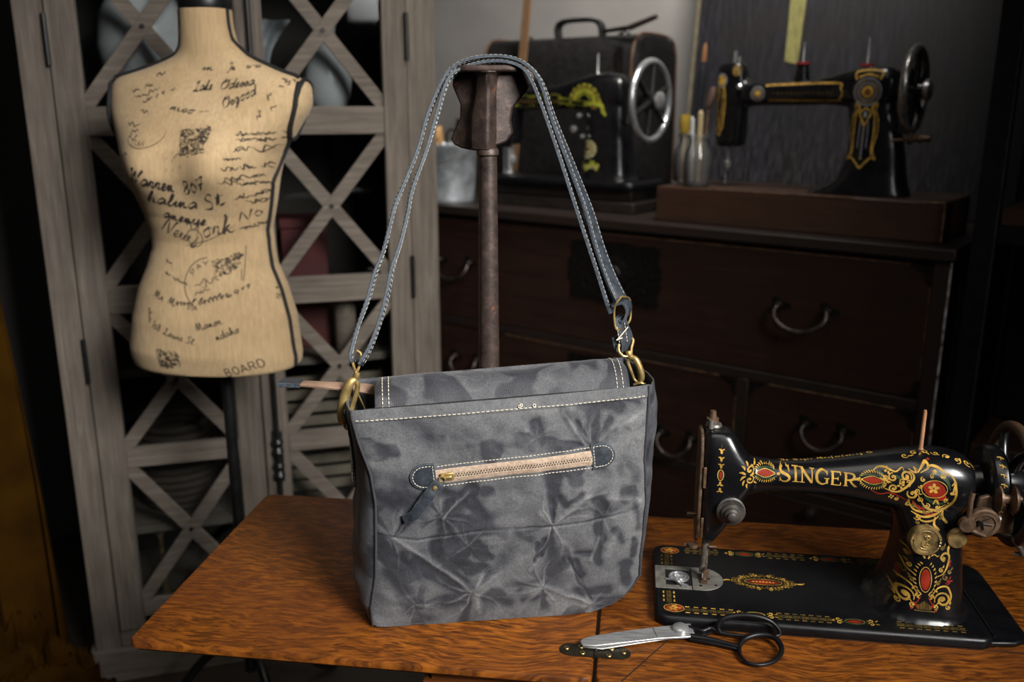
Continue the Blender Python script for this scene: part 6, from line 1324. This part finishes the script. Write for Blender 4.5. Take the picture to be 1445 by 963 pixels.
# ------------------------------------------------------------------ yellow-decal machine, left on the chest
FC = T(1.10, .20, 1.051)
m3 = thing('sewing_machine', FC, TANG, 'black sewing machine with yellow-green arm decals in front of the black carrying case', 'sewing machine')
mb = MB(); mb.box((-.270, -.085, .0), (.260, .095, .030)); mb.box((-.265, -.070, .031), (.245, .080, .066)); mb.build('wooden_base', mat('black_base_wood', (.016, .011, .009), .5, nscale=30), m3, bevel=.003)
mb = MB(); mb.loft([plate_ring(-.284, .260, -.095, .100, .03, z, i) for z, i in ((.0665, 0), (.070, -.001), (.080, -.001), (.084, .002), (.0855, .006))]); bed3 = mb.build('bed', JAPAN2, m3)
Z3 = .085
b3 = fused('arm_casting', [
    [[(x, y, z) for x, y in rrect(x0, x1, -ry, ry, 36, e)] for z, x0, x1, ry, e in densify([(.175, -.245, -.205, .018, 3), (.18, -.25, -.200, .028, 4), (.24, -.255, -.195, .030, 5), (.30, -.25, -.19, .030, 5), (.33, -.245, -.195, .028, 4), (.345, -.24, -.20, .02, 3)])],
    [[(x, y, z) for y, z in rrect(-ry, ry, zc-rz, zc+rz, 36, e)] for x, zc, rz, ry, e in densify([(-.235, .305, .040, .022, 3), (-.19, .307, .033, .025, 3), (-.12, .309, .031, .027, 3.5), (-.04, .314, .034, .030, 3.5), (.03, .322, .044, .036, 3.5), (.09, .325, .053, .044, 3.5), (.14, .324, .055, .045, 3.2), (.175, .322, .046, .038, 2.8), (.185, .32, .03, .028, 2.5)])],
    [[(x, y, z) for x, y in rrect(x0, x1, -ry, ry, 36, e)] for z, x0, x1, ry, e in densify([(.082, .035, .218, .066, 3), (.088, .042, .212, .063, 3), (.11, .052, .204, .058, 3), (.16, .058, .197, .053, 3), (.23, .058, .190, .048, 3), (.29, .05, .186, .044, 3), (.32, .05, .182, .04, 3)])]],
    JAPAN, m3, .003, 6)
p3_ = Print((0, 1, 1, 2))
p3_.stroke([(-.235, .298), (-.21, .302), (-.15, .303), (-.08, .304), (-.02, .306)], lambda q: .036*(.85+.15*math.sin(q*30)), 0, 6, False)
for k in range(16): p3_.stroke([(-.22+.012*k, .302), (-.216+.012*k, .302)], .010, 1, 1, False)
p3_.ell(-.228, .299, .013, .015, 0, 18); p3_.ell(-.228, .299, .006, .007, 1, 12)
for k in range(9):
    a = PI*k/8; x, z = .065+.055*math.cos(a), .300+.050*math.sin(a); p3_.stroke([(.065+.030*math.cos(a), .298+.028*math.sin(a)), (x, z)], .013, 0, 1, False)
p3_.ring(.065, .300, .046, .042, .006, 1, 30, 0, PI); p3_.ring(.065, .300, .022, .022, .004, 0, 20, 0, PI)
p3_.stroke([(-.03, .306), (.02, .300), (.06, .296), (.12, .292), (.132, .270)], lambda q: .016*(1-.4*q), 0, 5, False); p3_.stroke([(.115, .31), (.13, .28), (.140, .262)], .008, 0, 4, False); p3_.flower(.012, .288, .014, 0, 5); p3_.flower(.10, .290, .012, 1, 5)
cx, cz = .085, .170
p3_.ell(cx, cz, .032, .026, 2, 30); p3_.ring(cx, cz, .020, .014, .003, 3, 24); p3_.ell(cx, cz, .008, .006, 3, 12)
for k in range(12): t = 2*PI*k/12; p3_.ell(cx+.027*math.cos(t), cz+.021*math.sin(t), .0022, .002, 3, 6)
p3_.stroke([(cx-.040, cz-.052), (cx-.02, cz-.044), (cx, cz-.050), (cx+.02, cz-.043), (cx+.042, cz-.050)], lambda q: .020*(.75+.25*math.sin(q*28)), 0, 5, False)
p3_.stroke([(cx-.03, cz-.038), (cx-.012, cz-.034)], .008, 0, 1, False); p3_.stroke([(cx+.012, cz-.034), (cx+.03, cz-.038)], .008, 0, 1, False)
for k in range(10): p3_.ell(cx-.036+.008*k, cz-.049, .0022, .005, 2, 8)
append_print(b3, [(p3_, lambda x, y: (x, -.2, y), (0, 1, 0))], None, [YELD, GOLDD, CREAMD, GOLDD])
mset(m3, -.215, .341, .176, [(.083, .377, .432)], 0, 0, 0, False)
mb = MB(); mb.tube([(-.245, -.004, .165), (-.245, -.004, .092)], .006, 12); mb.tube([(-.222, -.014, .165), (-.222, -.014, .092)], .007, 12); mb.lathe([(0, 0), (.016, 0), (.018, .003), (.012, .008), (0, .008)], (-.225, -.014, .086), n=20); mb.build('presser_foot', CHROME, m3)
big_wheel(m3, .256, .302, .112, mat('bright_wheel_rim', (.70, .72, .74), .25, .85, nscale=20, var=.1), BLKIRON, 6, .0095)
for x, z, r in ((.058, .262, .007), (.040, .225, .010), (.070, .205, .006)):
    mb = MB(); mb.lathe([(0, -.010), (r, -.008), (r, 0), (r*.6, .006), (0, .006)], (x, -.050, z), 'Y', 16); mb.build('screw', CHROME, m3)
mb = MB(); mb.tube([(.078, -.088, .0870), (.078, -.090, .100)], .006, 12); mb.lathe([(0, 0), (.011, 0), (.011, .005), (0, .006)], (.078, -.088, .0855), n=16); mb.build('thumb_nut', STEEL, m3)
# ================================================================== CHEST OF DRAWERS
ch = thing('drawer_chest', T(0, 0, 0), TANG, 'long dark brown antique drawer chest with iron handles and lock plates behind the table', 'chest of drawers')
XL, CDp, HT = -1.60, .72, 1.05
mb = MB(); mb.box((XL-.008, -.012, 1.024), (.006, CDp, HT)); mb.build('top_board', TANSU2, ch, bevel=.003)
mb = MB(); mb.box((XL, .0, .03), (XL+.036, CDp, 1.0235)); mb.build('side_panel', TANSU2, ch, bevel=.002)
mb = MB(); mb.box((-.036, .0, .03), (.0, CDp, 1.0235)); mb.build('side_panel', TANSU2, ch, bevel=.002)
mb = MB(); mb.tube([(-.0015, -.0008, .04), (-.0015, -.0008, 1.02)], .0022, 6); w_ = mb.build('worn_highlight_edge', mat('rubbed_highlight_corner', (.55, .52, .54), .5, nscale=40, col2=(.05, .03, .02)), ch)  # pale corner strip: rubbed wood with its highlight painted in
mb = MB(); mb.box((XL+.0365, CDp-.012, .03), (-.0365, CDp, 1.0235)); mb.build('back_panel', TANSU2, ch)
for z0, z1 in ((.682, .706), (.398, .424), (.03, .075)):
    mb = MB(); mb.box((XL+.0365, .004, z0), (-.0365, CDp-.013, z1)); mb.build('rail', TANSU2, ch, bevel=.0015)
mb = MB(); mb.box((-.462, .003, .4245), (-.432, .30, .6815)); mb.build('divider', TANSU2, ch, bevel=.0015)
mb = MB(); mb.box((XL+.0365, .014, 1.012), (-.0365, .05, 1.0235)); mb.build('rail', TANSU2, ch)
HAND = mat('worn_iron_handle', (.085, .068, .060), .38, .85, nscale=50, var=.5, bump=.2)
def bail(dr, x, z, w, drop, r=.0062, plates=True):
    mb = MB(); pts = [(x-w/2, -.012, z+drop*.45), (x-w/2-.004, -.024, z+drop*.20), (x-w/2+.004, -.032, z-drop*.15), (x-w*.25, -.038, z-drop*.45), (x, -.040, z-drop*.55), (x+w*.25, -.038, z-drop*.45), (x+w/2-.004, -.032, z-drop*.15), (x+w/2+.004, -.024, z+drop*.20), (x+w/2, -.012, z+drop*.45)]
    p = crs(pts, 5); k = len(p); mb.tube(p, [r*(.75+.45*math.sin(PI*i/(k-1))) for i in range(k)], 12)
    h = mb.build('handle', HAND, dr)
    for sx_ in (-1, 1):
        mb = MB(); mb.lathe([(0, -.015), (.007, -.014), (.009, -.008), (.009, -.0015)], (x+sx_*w/2, -.002, z+drop*.45), 'Y', 14); mb.build('post', HAND, h)
        mb = MB(); pts = [(x+sx_*w/2+(.016+.006*math.cos(3*a))*math.cos(a)*1.3, -.0005, z+drop*.45+(.016+.006*math.cos(3*a))*math.sin(a)) for a in np.linspace(0, 2*PI, 24, endpoint=False)]
        mb.prism(pts, (0, -.0016, 0)); mb.build('rosette', IRON, h)
def fancy(dr, cx, cz, w, h, name='lock_plate', lock=True):
    pts = []
    for t in np.linspace(0, 2*PI, 72, endpoint=False):
        c_, s_ = math.cos(t), math.sin(t); e = 5; r = (abs(c_)**e+abs(s_)**e)**(-1/e)*(1-.07*abs(math.sin(4*t))-.03*math.cos(12*t)); pts.append((cx+w*r*c_, -.0006, cz+h*r*s_))
    mb = MB(); mb.prism(pts, (0, -.0022, 0)); pl_ = mb.build(name, IRON, dr)
    if lock:
        mb = MB(); R = min(w, h)*.52; mb.lathe([(R, -.0028), (R, -.006), (R*.88, -.0075), (R*.5, -.0075), (R*.45, -.010), (0, -.011)], (cx, 0, cz), 'Y', 30, caps=False); mb.build('lock_boss', IRON, pl_)
        mb = MB()
        for k in range(10): a = 2*PI*k/10; mb.lathe([(0, -.0062), (.0035, -.0045), (.004, -.0028)], (cx+w*.78*math.cos(a), 0, cz+h*.78*math.sin(a)), 'Y', 8)
        mb.build('nail_heads', IRON, pl_)
def drawer(x0, x1, z0, z1):
    mb = MB(); mb.box((x0, .006, z0), (x1, .026, z1)); mb.box((x0+.01, .0265, z0+.01), (x1-.01, .45, z1-.02)); d = mb.build('drawer', TANSU, ch, bevel=.002); return d
def corner(dr, x, z, sx_, sz_):
    mb = MB(); mb.prism([(x, .0055, z), (x+sx_*.045, .0055, z), (x+sx_*.030, .0055, z+sz_*.012), (x+sx_*.014, .0055, z+sz_*.018), (x+sx_*.012, .0055, z+sz_*.034), (x, .0055, z+sz_*.048)], (0, -.0016, 0)); mb.build('corner_mount', IRON, dr)
d1 = drawer(XL+.0375, -.0385, .708, 1.010)
M0 = Matrix.Translation((0, .006, 0))
def off(o, dy): o.location = (o.location[0], o.location[1]+dy, o.location[2])
bail(d1, -.310, .858, .116, .052); bail(d1, -1.39, .858, .116, .052); fancy(d1, -.83, .905, .150, .088)
d2 = drawer(-.431, -.0385, .4255, .680); bail(d2, -.235, .578, .088, .048)
d3 = drawer(XL+.0375, -.463, .4255, .680); bail(d3, -.62, .470, .088, .048); fancy(d3, -.86, .615, .120, .055); bail(d3, -1.35, .56, .088, .048)
for c_ in [c_ for d_ in (d1, d2, d3) for c_ in bpy.data.objects if c_.parent == d_]: off(c_, .006)
d4 = drawer(XL+.0375, -.0385, .077, .396)
mb = MB(); mb.lathe([(0, -.024), (.010, -.022), (.013, -.016), (.008, -.010), (.007, -.004), (.016, -.001), (.016, .005)], (-.248, 0, .375), 'Y', 20); mb.build('knob', HAND, d4)
for d_, x0, x1, z0, z1 in ((d1, XL+.0375, -.0385, .708, 1.010), (d2, -.431, -.0385, .4255, .680), (d3, XL+.0375, -.463, .4255, .680)):
    for x, sx_ in ((x0, 1), (x1, -1)):
        for z, sz_ in ((z0, 1), (z1, -1)): corner(d_, x, z, sx_, sz_)
# rubbed rims of the drawer fronts, with edge highlights painted in
for d_, x, z0, z1 in ((d1, -.0392, .712, 1.006), (d2, -.0392, .430, .676), (d3, -.4637, .430, .676)):
    mb = MB(); mb.tube([(x, .0058, z0), (x, .0058, z1)], .0013, 6); mb.build('rubbed_bright_rim', EDGEWORN_HI, d_)
for d_, x0, x1, z in ((d1, -.9, -.04, 1.0092), (d2, -.43, -.04, .6792), (d3, -1.2, -.465, .6792)):
    mb = MB(); mb.tube([(x0, .0058, z), (x1, .0058, z)], .0009, 6); mb.build('rubbed_bright_rim', EDGEWORN_HI, d_)

# wooden base under the right machine
BZ0 = HT+.001
blk = thing('machine_base', T(.39, .165, BZ0), TANG, 'worn brown wooden machine base with a pale chipped corner on top of the chest', 'wooden base')
mb = MB(); mb.box((-.345, -.115, 0), (.352, .135, .0885)); mb.build('base_box', BLOCKW, blk, bevel=.003)
mb = MB(); mb.tube([(.3515, -.1155, .004), (.3515, -.1155, .085)], .0022, 6); mb.tube([(.30, -.1150, .0885), (.352, -.1150, .0885)], .0020, 6); mb.tube([(-.2, -.1150, .0882), (.16, -.1150, .0882)], .0007, 6); mb.build('rubbed_bright_rim', mat('chipped_wood', (.34, .20, .11), .65, nscale=60, col2=(.10, .05, .025)), blk)
m2.location = T(.36, .15, BZ0+.0892)
# black carrying case
cs = thing('carrying_case', T(1.27, .46, BZ0), TANG, 'black leather-covered machine carrying case with a top handle on the chest', 'case')
LCASE = mat('black_case_cloth', (.012, .011, .011), .42, nscale=60, bump=.3, bscale=180)
LEDB = mat('brown_worn_seam', (.10, .045, .022), .6, nscale=40)
mb = MB(); ring = []
for x, dz in ((-.318, 0), (.262, 0)):
    pass
sec = lambda x, sc_: [Vector((x, y, z)) for y, z in ((-.075*sc_, .0), (-.076*sc_, .30), (-.072*sc_, .425), (-.062*sc_, .462), (-.045*sc_, .485), (-.02*sc_, .498), (.03, .502), (.135, .498), (.185, .482), (.208, .44), (.213, .30), (.213, .0))]
mb.loft([[Vector((p.x, p.y*.9+.003, p.z*.985)) for p in sec(-.320, 1)], sec(-.312, 1), sec(-.02, 1), sec(.252, 1), [Vector((p.x, p.y*.9+.003, p.z*.985)) for p in sec(.260, 1)]]); mb.build('case_body', LCASE, cs, bevel=.003)
mb = MB()
for x in (-.3125, .2525): mb = MB(); mb.tube([Vector(p)+Vector((0, 0, .001)) for p in crs([tuple(q) for q in sec(x, 1.012)], 3)], .0032, 8); mb.build('piped_seam', LEDB, cs)
mb = MB(); hp_ = crs([(-.075, .02, .500), (-.078, .02, .530), (-.060, .02, .548), (.0, .02, .552), (.060, .02, .548), (.085, .02, .532), (.092, .02, .500)], 6); k = len(hp_)
mb.ribbon(hp_, .030, .013, Vector((0, 1, 0)), 0); mb.build('carry_handle', BLACK, cs, bevel=.002)
for x in (-.2, .17):
    mb = MB(); mb.lathe([(0, 0), (.022, 0), (.018, .008), (.008, .012), (.0, .018)], (x, .02, .4985), n=16); mb.build('stud', BLKIRON, cs)
mb = MB(); mb.box((.20, -.0795, .38), (.225, -.0755, .46)); mb.build('latch', IRON, cs)
to = thing('hand_file', T(1.06, .40, BZ0+.503), TANG, 'dark thin tool lying across the right end of the case top', 'tool')
mb = MB(); mb.tube([(-.08, .02, .006), (.03, -.01, .010)], [.006, .007], 10); mb.build('shaft', IRON, to)
mb = MB(); mb.tube([(.03, -.01, .010), (.13, -.03, .034)], [.009, .007], 10); mb.build('grip', mat('dark_horn', (.03, .022, .018), .4), to)

# bucket with handles sticking out
bk = thing('zinc_bucket', T(1.492, .095, BZ0), TANG, 'small galvanised zinc bucket of tools at the left end of the chest', 'bucket')
mb = MB(); mb.lathe([(0, .004), (.080, .004), (.082, .0), (.084, .006), (.083, .012), (.090, .165), (.094, .170), (.094, .174), (.090, .176), (.087, .172), (.079, .012), (0, .012)], n=44); mb.build('pail', ZINC, bk)
mb = MB(); mb.tube(crs([(-.094, 0, .160), (-.098, -.03, .150), (-.07, -.075, .13), (0, -.100, .115), (.07, -.075, .13), (.098, -.03, .150), (.094, 0, .160)], 5), .0018, 8); mb.build('bail', STEELD, bk)
def stick(loc, rz, name, label, cat, pts, rad, m_, tip=None, tipm=None, group=None, ln='shaft', tn_='tip'):
    o = thing(name, loc, rz, label, cat, group); mb = MB(); mb.tube(pts, rad, 12); mb.build(ln, m_, o)
    if tip is not None: mb = MB(); mb.tube(*tip, 12); mb.build(tn_, tipm, o)
    return o
WARMW = mat('bright_handle_wood', (.48, .27, .10), .5, nscale=20); PALEW = mat('pale_handle_wood', (.42, .34, .22), .5, nscale=20)
o = T(1.492, .095, BZ0)
stick(o, TANG, 'wooden_mallet', 'round orange wooden knob handle standing in the zinc bucket', 'tool', [(-.015, -.01, .02), (-.030, -.015, .19)], .006, WARMW, ([(-.030, -.015, .185), (-.031, -.015, .195), (-.033, -.015, .215), (-.034, -.015, .222)], [.010, .017, .017, .009]), WARMW, tn_='knob')
stick(o, TANG, 'dark_awl', 'dark-handled awl leaning right in the zinc bucket', 'tool', [(.0, .0, .02), (.02, .02, .20)], .004, IRON, ([(.02, .02, .195), (.026, .026, .25)], [.011, .009]), BLACK, tn_='grip')
stick(o, TANG, 'chisel', 'orange-handled chisel leaning left in the zinc bucket', 'tool', [(-.03, .03, .02), (-.062, .035, .18)], .004, IRON, ([(-.062, .035, .175), (-.072, .037, .225)], [.010, .012]), WARMW, tn_='grip')
mb = MB(); o_ = thing('coiled_wire', o, TANG, 'loop of dark wire rising from the zinc bucket', 'wire'); mb.torus((.045, -.03, .185), (.3, 1, .1), .035, .0035, 40, 8); mb.build('loop', BLKIRON, o_)
# long wooden ruler leaning between chest and case
rl = thing('wooden_rule', T(1.395, .325, BZ0), TANG, 'long brown wooden measuring stick standing upright in front of the case', 'measuring stick')
mb = MB(); mb.prism([(-.045, 0, .0005), (-.015, 0, .0005), (.045, .045, .86), (.015, .045, .86)], (0, .006, 0)); mb.build('stick', mat('ruler_wood', (.17, .095, .045), .6, nscale=40, stretch=(8, 8, 1)), rl, bevel=.001)
# glass jars with brushes
def jar(s, b, label, h=.125, r=.050):
    o = thing('glass_jar', T(s, b, BZ0+.089), TANG, label, 'jar')
    mb = MB(); mb.lathe([(0, .002), (r*.9, .002), (r, .01), (r*1.02, h*.45), (r*.96, h*.66), (r*.70, h*.80), (r*.70, h*.92), (r*.78, h*.94), (r*.78, h), (r*.70, h), (r*.64, h*.94), (r*.63, h*.82), (r*.88, h*.64), (r*.94, h*.4), (r*.9, .010), (0, .008)], n=40, caps=False); mb.build('jar_body', JAR, o); return o
j1 = jar(.712, .19, 'clear glass jar of brushes, the one touching the bright hand wheel', .130, .045); j2 = jar(.648, .10, 'clear glass jar of brushes, the one nearer the right-hand machine head', .130, .034)
def brush(s, b, pts, rad, m_, tip, tipm, label, h0=BZ0+.101):
    return stick(T(s, b, h0), TANG, 'paint_brush', label, 'brush', pts, rad, m_, tip, tipm, 'brushes in the jars', 'handle', 'bristles')
brush(.708, .185, [(0, 0, 0), (.006, .005, .10), (.010, .01, .18), (.016, .012, .300)], [.004, .0045, .009, .008], mat('dark_brush_handle', (.02, .022, .028), .35), ([(.016, .012, .298), (.0175, .0125, .317), (.018, .013, .335), (.019, .013, .347)], [.0068, .0075, .006, .002]), mat('ginger_bristle', (.20, .085, .03), .8), 'tall dark brush with ginger bristles up, left of the right machine')
brush(.735, .185, [(0, 0, 0), (.002, .004, .12)], .005, PALEW, ([(.002, .004, .118), (.003, .004, .14), (.004, .004, .165)], [.011, .016, .014]), mat('yellow_bristle', (.38, .25, .02), .8), 'brush with broad yellow bristles beside the bright hand wheel')
brush(.712, .180, [(0, .01, 0), (-.010, .014, .13)], .004, PALEW, ([(-.010, .014, .128), (-.016, .014, .17)], [.006, .002]), mat('brown_bristle', (.16, .08, .03), .8), 'thin brush with pointed brown bristles in the left jar')
brush(.662, .098, [(0, 0, 0), (-.004, 0, .155)], .006, CERAMIC, ([(-.004, 0, .15), (-.005, 0, .163)], [.006, .003]), CERAMIC, 'white brush handle end in the right jar')
brush(.645, .098, [(0, 0, 0), (.001, 0, .170)], .0075, mat('cream_handle', (.42, .33, .18), .5), ([(.001, 0, .168), (.001, 0, .178)], [.0075, .004]), mat('cream_handle', (0, 0, 0)), 'cream wooden brush handle end in the right jar')
brush(.640, .112, [(0, 0, 0), (.006, .006, .19)], .004, BROWNMETAL, ([(.006, .006, .188), (.012, .010, .215), (.016, .012, .235)], [.008, .012, .006]), mat('rust_blade', (.12, .07, .05), .6, .4), 'palette knife with a brownish blade behind the cream handle')
# dark painting leaning against the wall
def m_paint():
    t = NT('dark_painted_canvas'); setp(t.b, rough=.55)
    v = t.coord((14, 1, 1.6)); n = t.noise(v, 3.5, 7, .6, .8); v2 = t.coord((60, 1, 6)); n2 = t.noise(v2, 3, 5, .7); v3 = t.coord((1, 1, 1)); n3 = t.noise(v3, 5, 3)
    c = t.ramp(n.outputs[0], [(.32, (.004, .004, .006)), (.50, (.010, .011, .016)), (.62, (.030, .028, .042)), (.76, (.08, .078, .085))])
    c = t.mix(t.ramp(n3.outputs[0], [(.4, 0), (.7, .6)]), c, (.028, .018, .014))
    g = t.node('ShaderNodeSeparateXYZ'); t.link(t._c.outputs['Object'], g.inputs[0])
    mr = t.node('ShaderNodeMapRange'); mr.inputs[1].default_value = .30; mr.inputs[2].default_value = .02; mr.inputs[3].default_value = .15; mr.inputs[4].default_value = 1.0; t.link(g.outputs[2], mr.inputs[0])
    c2 = t.ramp(n2.outputs[0], [(.48, (0, 0, 0)), (.72, (.26, .26, .28))])
    c = t.mix(mr.outputs[0], c, t.mix(1.0, c, c2, 'ADD'))
    dk = t.node('ShaderNodeMapRange'); dk.inputs[1].default_value = .45; dk.inputs[2].default_value = .9; dk.inputs[3].default_value = 1; dk.inputs[4].default_value = .25; t.link(g.outputs[0], dk.inputs[0])
    c = t.mix(1.0, c, dk.outputs[0], 'MULTIPLY'); c = t.mix(1.0, c, (.38, .36, .40), 'MULTIPLY')
    t.link(c, t.b.inputs['Base Color']); t.bump(n.outputs[0], .4, .002); return t.m
pa = thing('painting', T(.90, .50, BZ0), TANG, 'large dark abstract painting with one yellow-green vertical band, leaning behind the right machine', 'painting')
mb = MB(); mb.prism([(.008, .006, 0), (.925, .006, 0), (.925, .116, .98), (.008, .116, .98)], (0, .022, 0)); cv = mb.build('canvas', m_paint(), pa, bevel=.002)
mb = MB()
def onpt(x, z): return (x, .006+.110*z/.98-.0012, z)
mb.prism([onpt(x, z) for x, z in ((.288, .412), (.322, .404), (.326, .412), (.334, .70), (.336, .97), (.286, .97), (.284, .60))], (0, .001, 0)); mb.build('painted_band', mat('yellow_green_paint', (.24, .22, .07), .6, nscale=30, stretch=(6, 1, 1), var=.35), pa)
mb = MB(); mb.prism([(-.004, .004, 0), (.0075, .004, 0), (.0075, .114, .98), (-.004, .114, .98)], (0, .022, 0)); mb.build('canvas_edge', mat('raw_canvas_edge', (.13, .11, .07), .8), pa)

# ================================================================== RIGHT SIDE
rk = thing('black_rack', T(-.056, -.02, 0), TANG, 'tall black steel rack post with brown shelf boards at the right of the chest', 'rack')
mb = MB(); mb.box((-.022, .0, 0), (.019, .05, 2.3)); mb.build('post', mat('black_steel_post', (.006, .006, .007), .35), rk, bevel=.0015)
mb = MB(); mb.box((.0192, -.001, 0), (.0212, .003, 2.3)); mb.build('steel_edge', mat('blued_steel_edge', (.09, .09, .13), .35, .6), rk)
mb = MB(); mb.box((.53, .0, 0), (.57, .05, 2.3)); mb.build('post', MATS['black_steel_post'], rk, bevel=.0015)
mb = MB(); mb.box((-.022, .56, 0), (.019, .60, 2.3)); mb.box((.53, .56, 0), (.57, .60, 2.3)); mb.build('post', MATS['black_steel_post'], rk, bevel=.0015)
for z in (1.105, .60, 1.75):
    mb = MB(); mb.box((.022, .02, z), (.529, .58, z+.034)); mb.build('shelf_board', BLOCKW, rk, bevel=.003)
for z in (1.07,):
    mb = MB(); mb.box((.0215, .021, z), (.5290, .025, z+.034)); mb.build('steel_rail', MATS['black_steel_post'], rk)
lk = thing('black_cabinet', T(-.110, .22, .636), TANG, 'black metal file box with a slim bar handle on the lower rack shelf', 'metal box')
mb = MB(); mb.box((-.025, 0, 0), (.10, .28, .42)); mb.build('box_body', mat('black_file_box', (.010, .010, .011), .4, nscale=30), lk, bevel=.003)
mb = MB(); mb.tube(crs([(.040, 0, .345), (.040, -.020, .34), (.040, -.022, .30), (.040, -.022, .16), (.040, -.020, .12), (.040, 0, .115)], 4), .0045, 8); mb.build('bar_handle', mat('dull_bar', (.07, .06, .06), .35, .8), lk)

# ================================================================== LIGHT, CAMERA
def area(name, loc, aim, sx_, sy_, power, col, spread=180):
    L = bpy.data.lights.new(name, 'AREA'); L.shape = 'RECTANGLE'; L.size = sx_; L.size_y = sy_; L.energy = power; L.color = col; L.spread = R_(spread)
    o = bpy.data.objects.new(name, L); COL.objects.link(o); o.location = loc
    o.rotation_euler = (Vector(aim)-Vector(loc)).to_track_quat('-Z', 'Y').to_euler(); return o
area('window_light', (1.25, -.42, 2.25), (-.48, 1.14, 1.02), .9, 1.0, 20, (1.0, .985, .96), 58)
area('ceiling_bounce_fill', (-.1, .3, 2.55), (-.2, 1.0, .8), 1.2, 1.2, 3, (1.0, .93, .84), 90)  # overhead fill added in place of light bounced off the ceiling
area('back_wall_fill', (.25, 1.95, 2.5), (-.35, 3.2, 1.45), .5, .5, 20, (1.0, .96, .90), 110)  # unseen lamp added to brighten the back wall and cabinet's right door
w = bpy.data.worlds.new('World'); bpy.context.scene.world = w; w.use_nodes = True
w.node_tree.nodes['Background'].inputs[0].default_value = (.55, .60, .72, 1); w.node_tree.nodes['Background'].inputs[1].default_value = .022
cam = bpy.data.cameras.new('camera'); co = bpy.data.objects.new('camera', cam); COL.objects.link(co)
cam.sensor_width = 36; cam.lens = F*36/1445; cam.clip_start = .02
co.location = (0, 0, HC); co.rotation_euler = (PI/2-PIT, 0, YAW)
cam.dof.use_dof = True; cam.dof.focus_distance = 1.03; cam.dof.aperture_fstop = 4.0
scn = bpy.context.scene; scn.camera = co
scn.view_settings.view_transform = 'Standard'; scn.view_settings.look = 'None'; scn.view_settings.gamma = 1; scn.view_settings.exposure = -.30; scn.view_settings.use_curve_mapping = False
scn.cycles.use_denoising = True; scn.cycles.max_bounces = 8; scn.cycles.transparent_max_bounces = 16
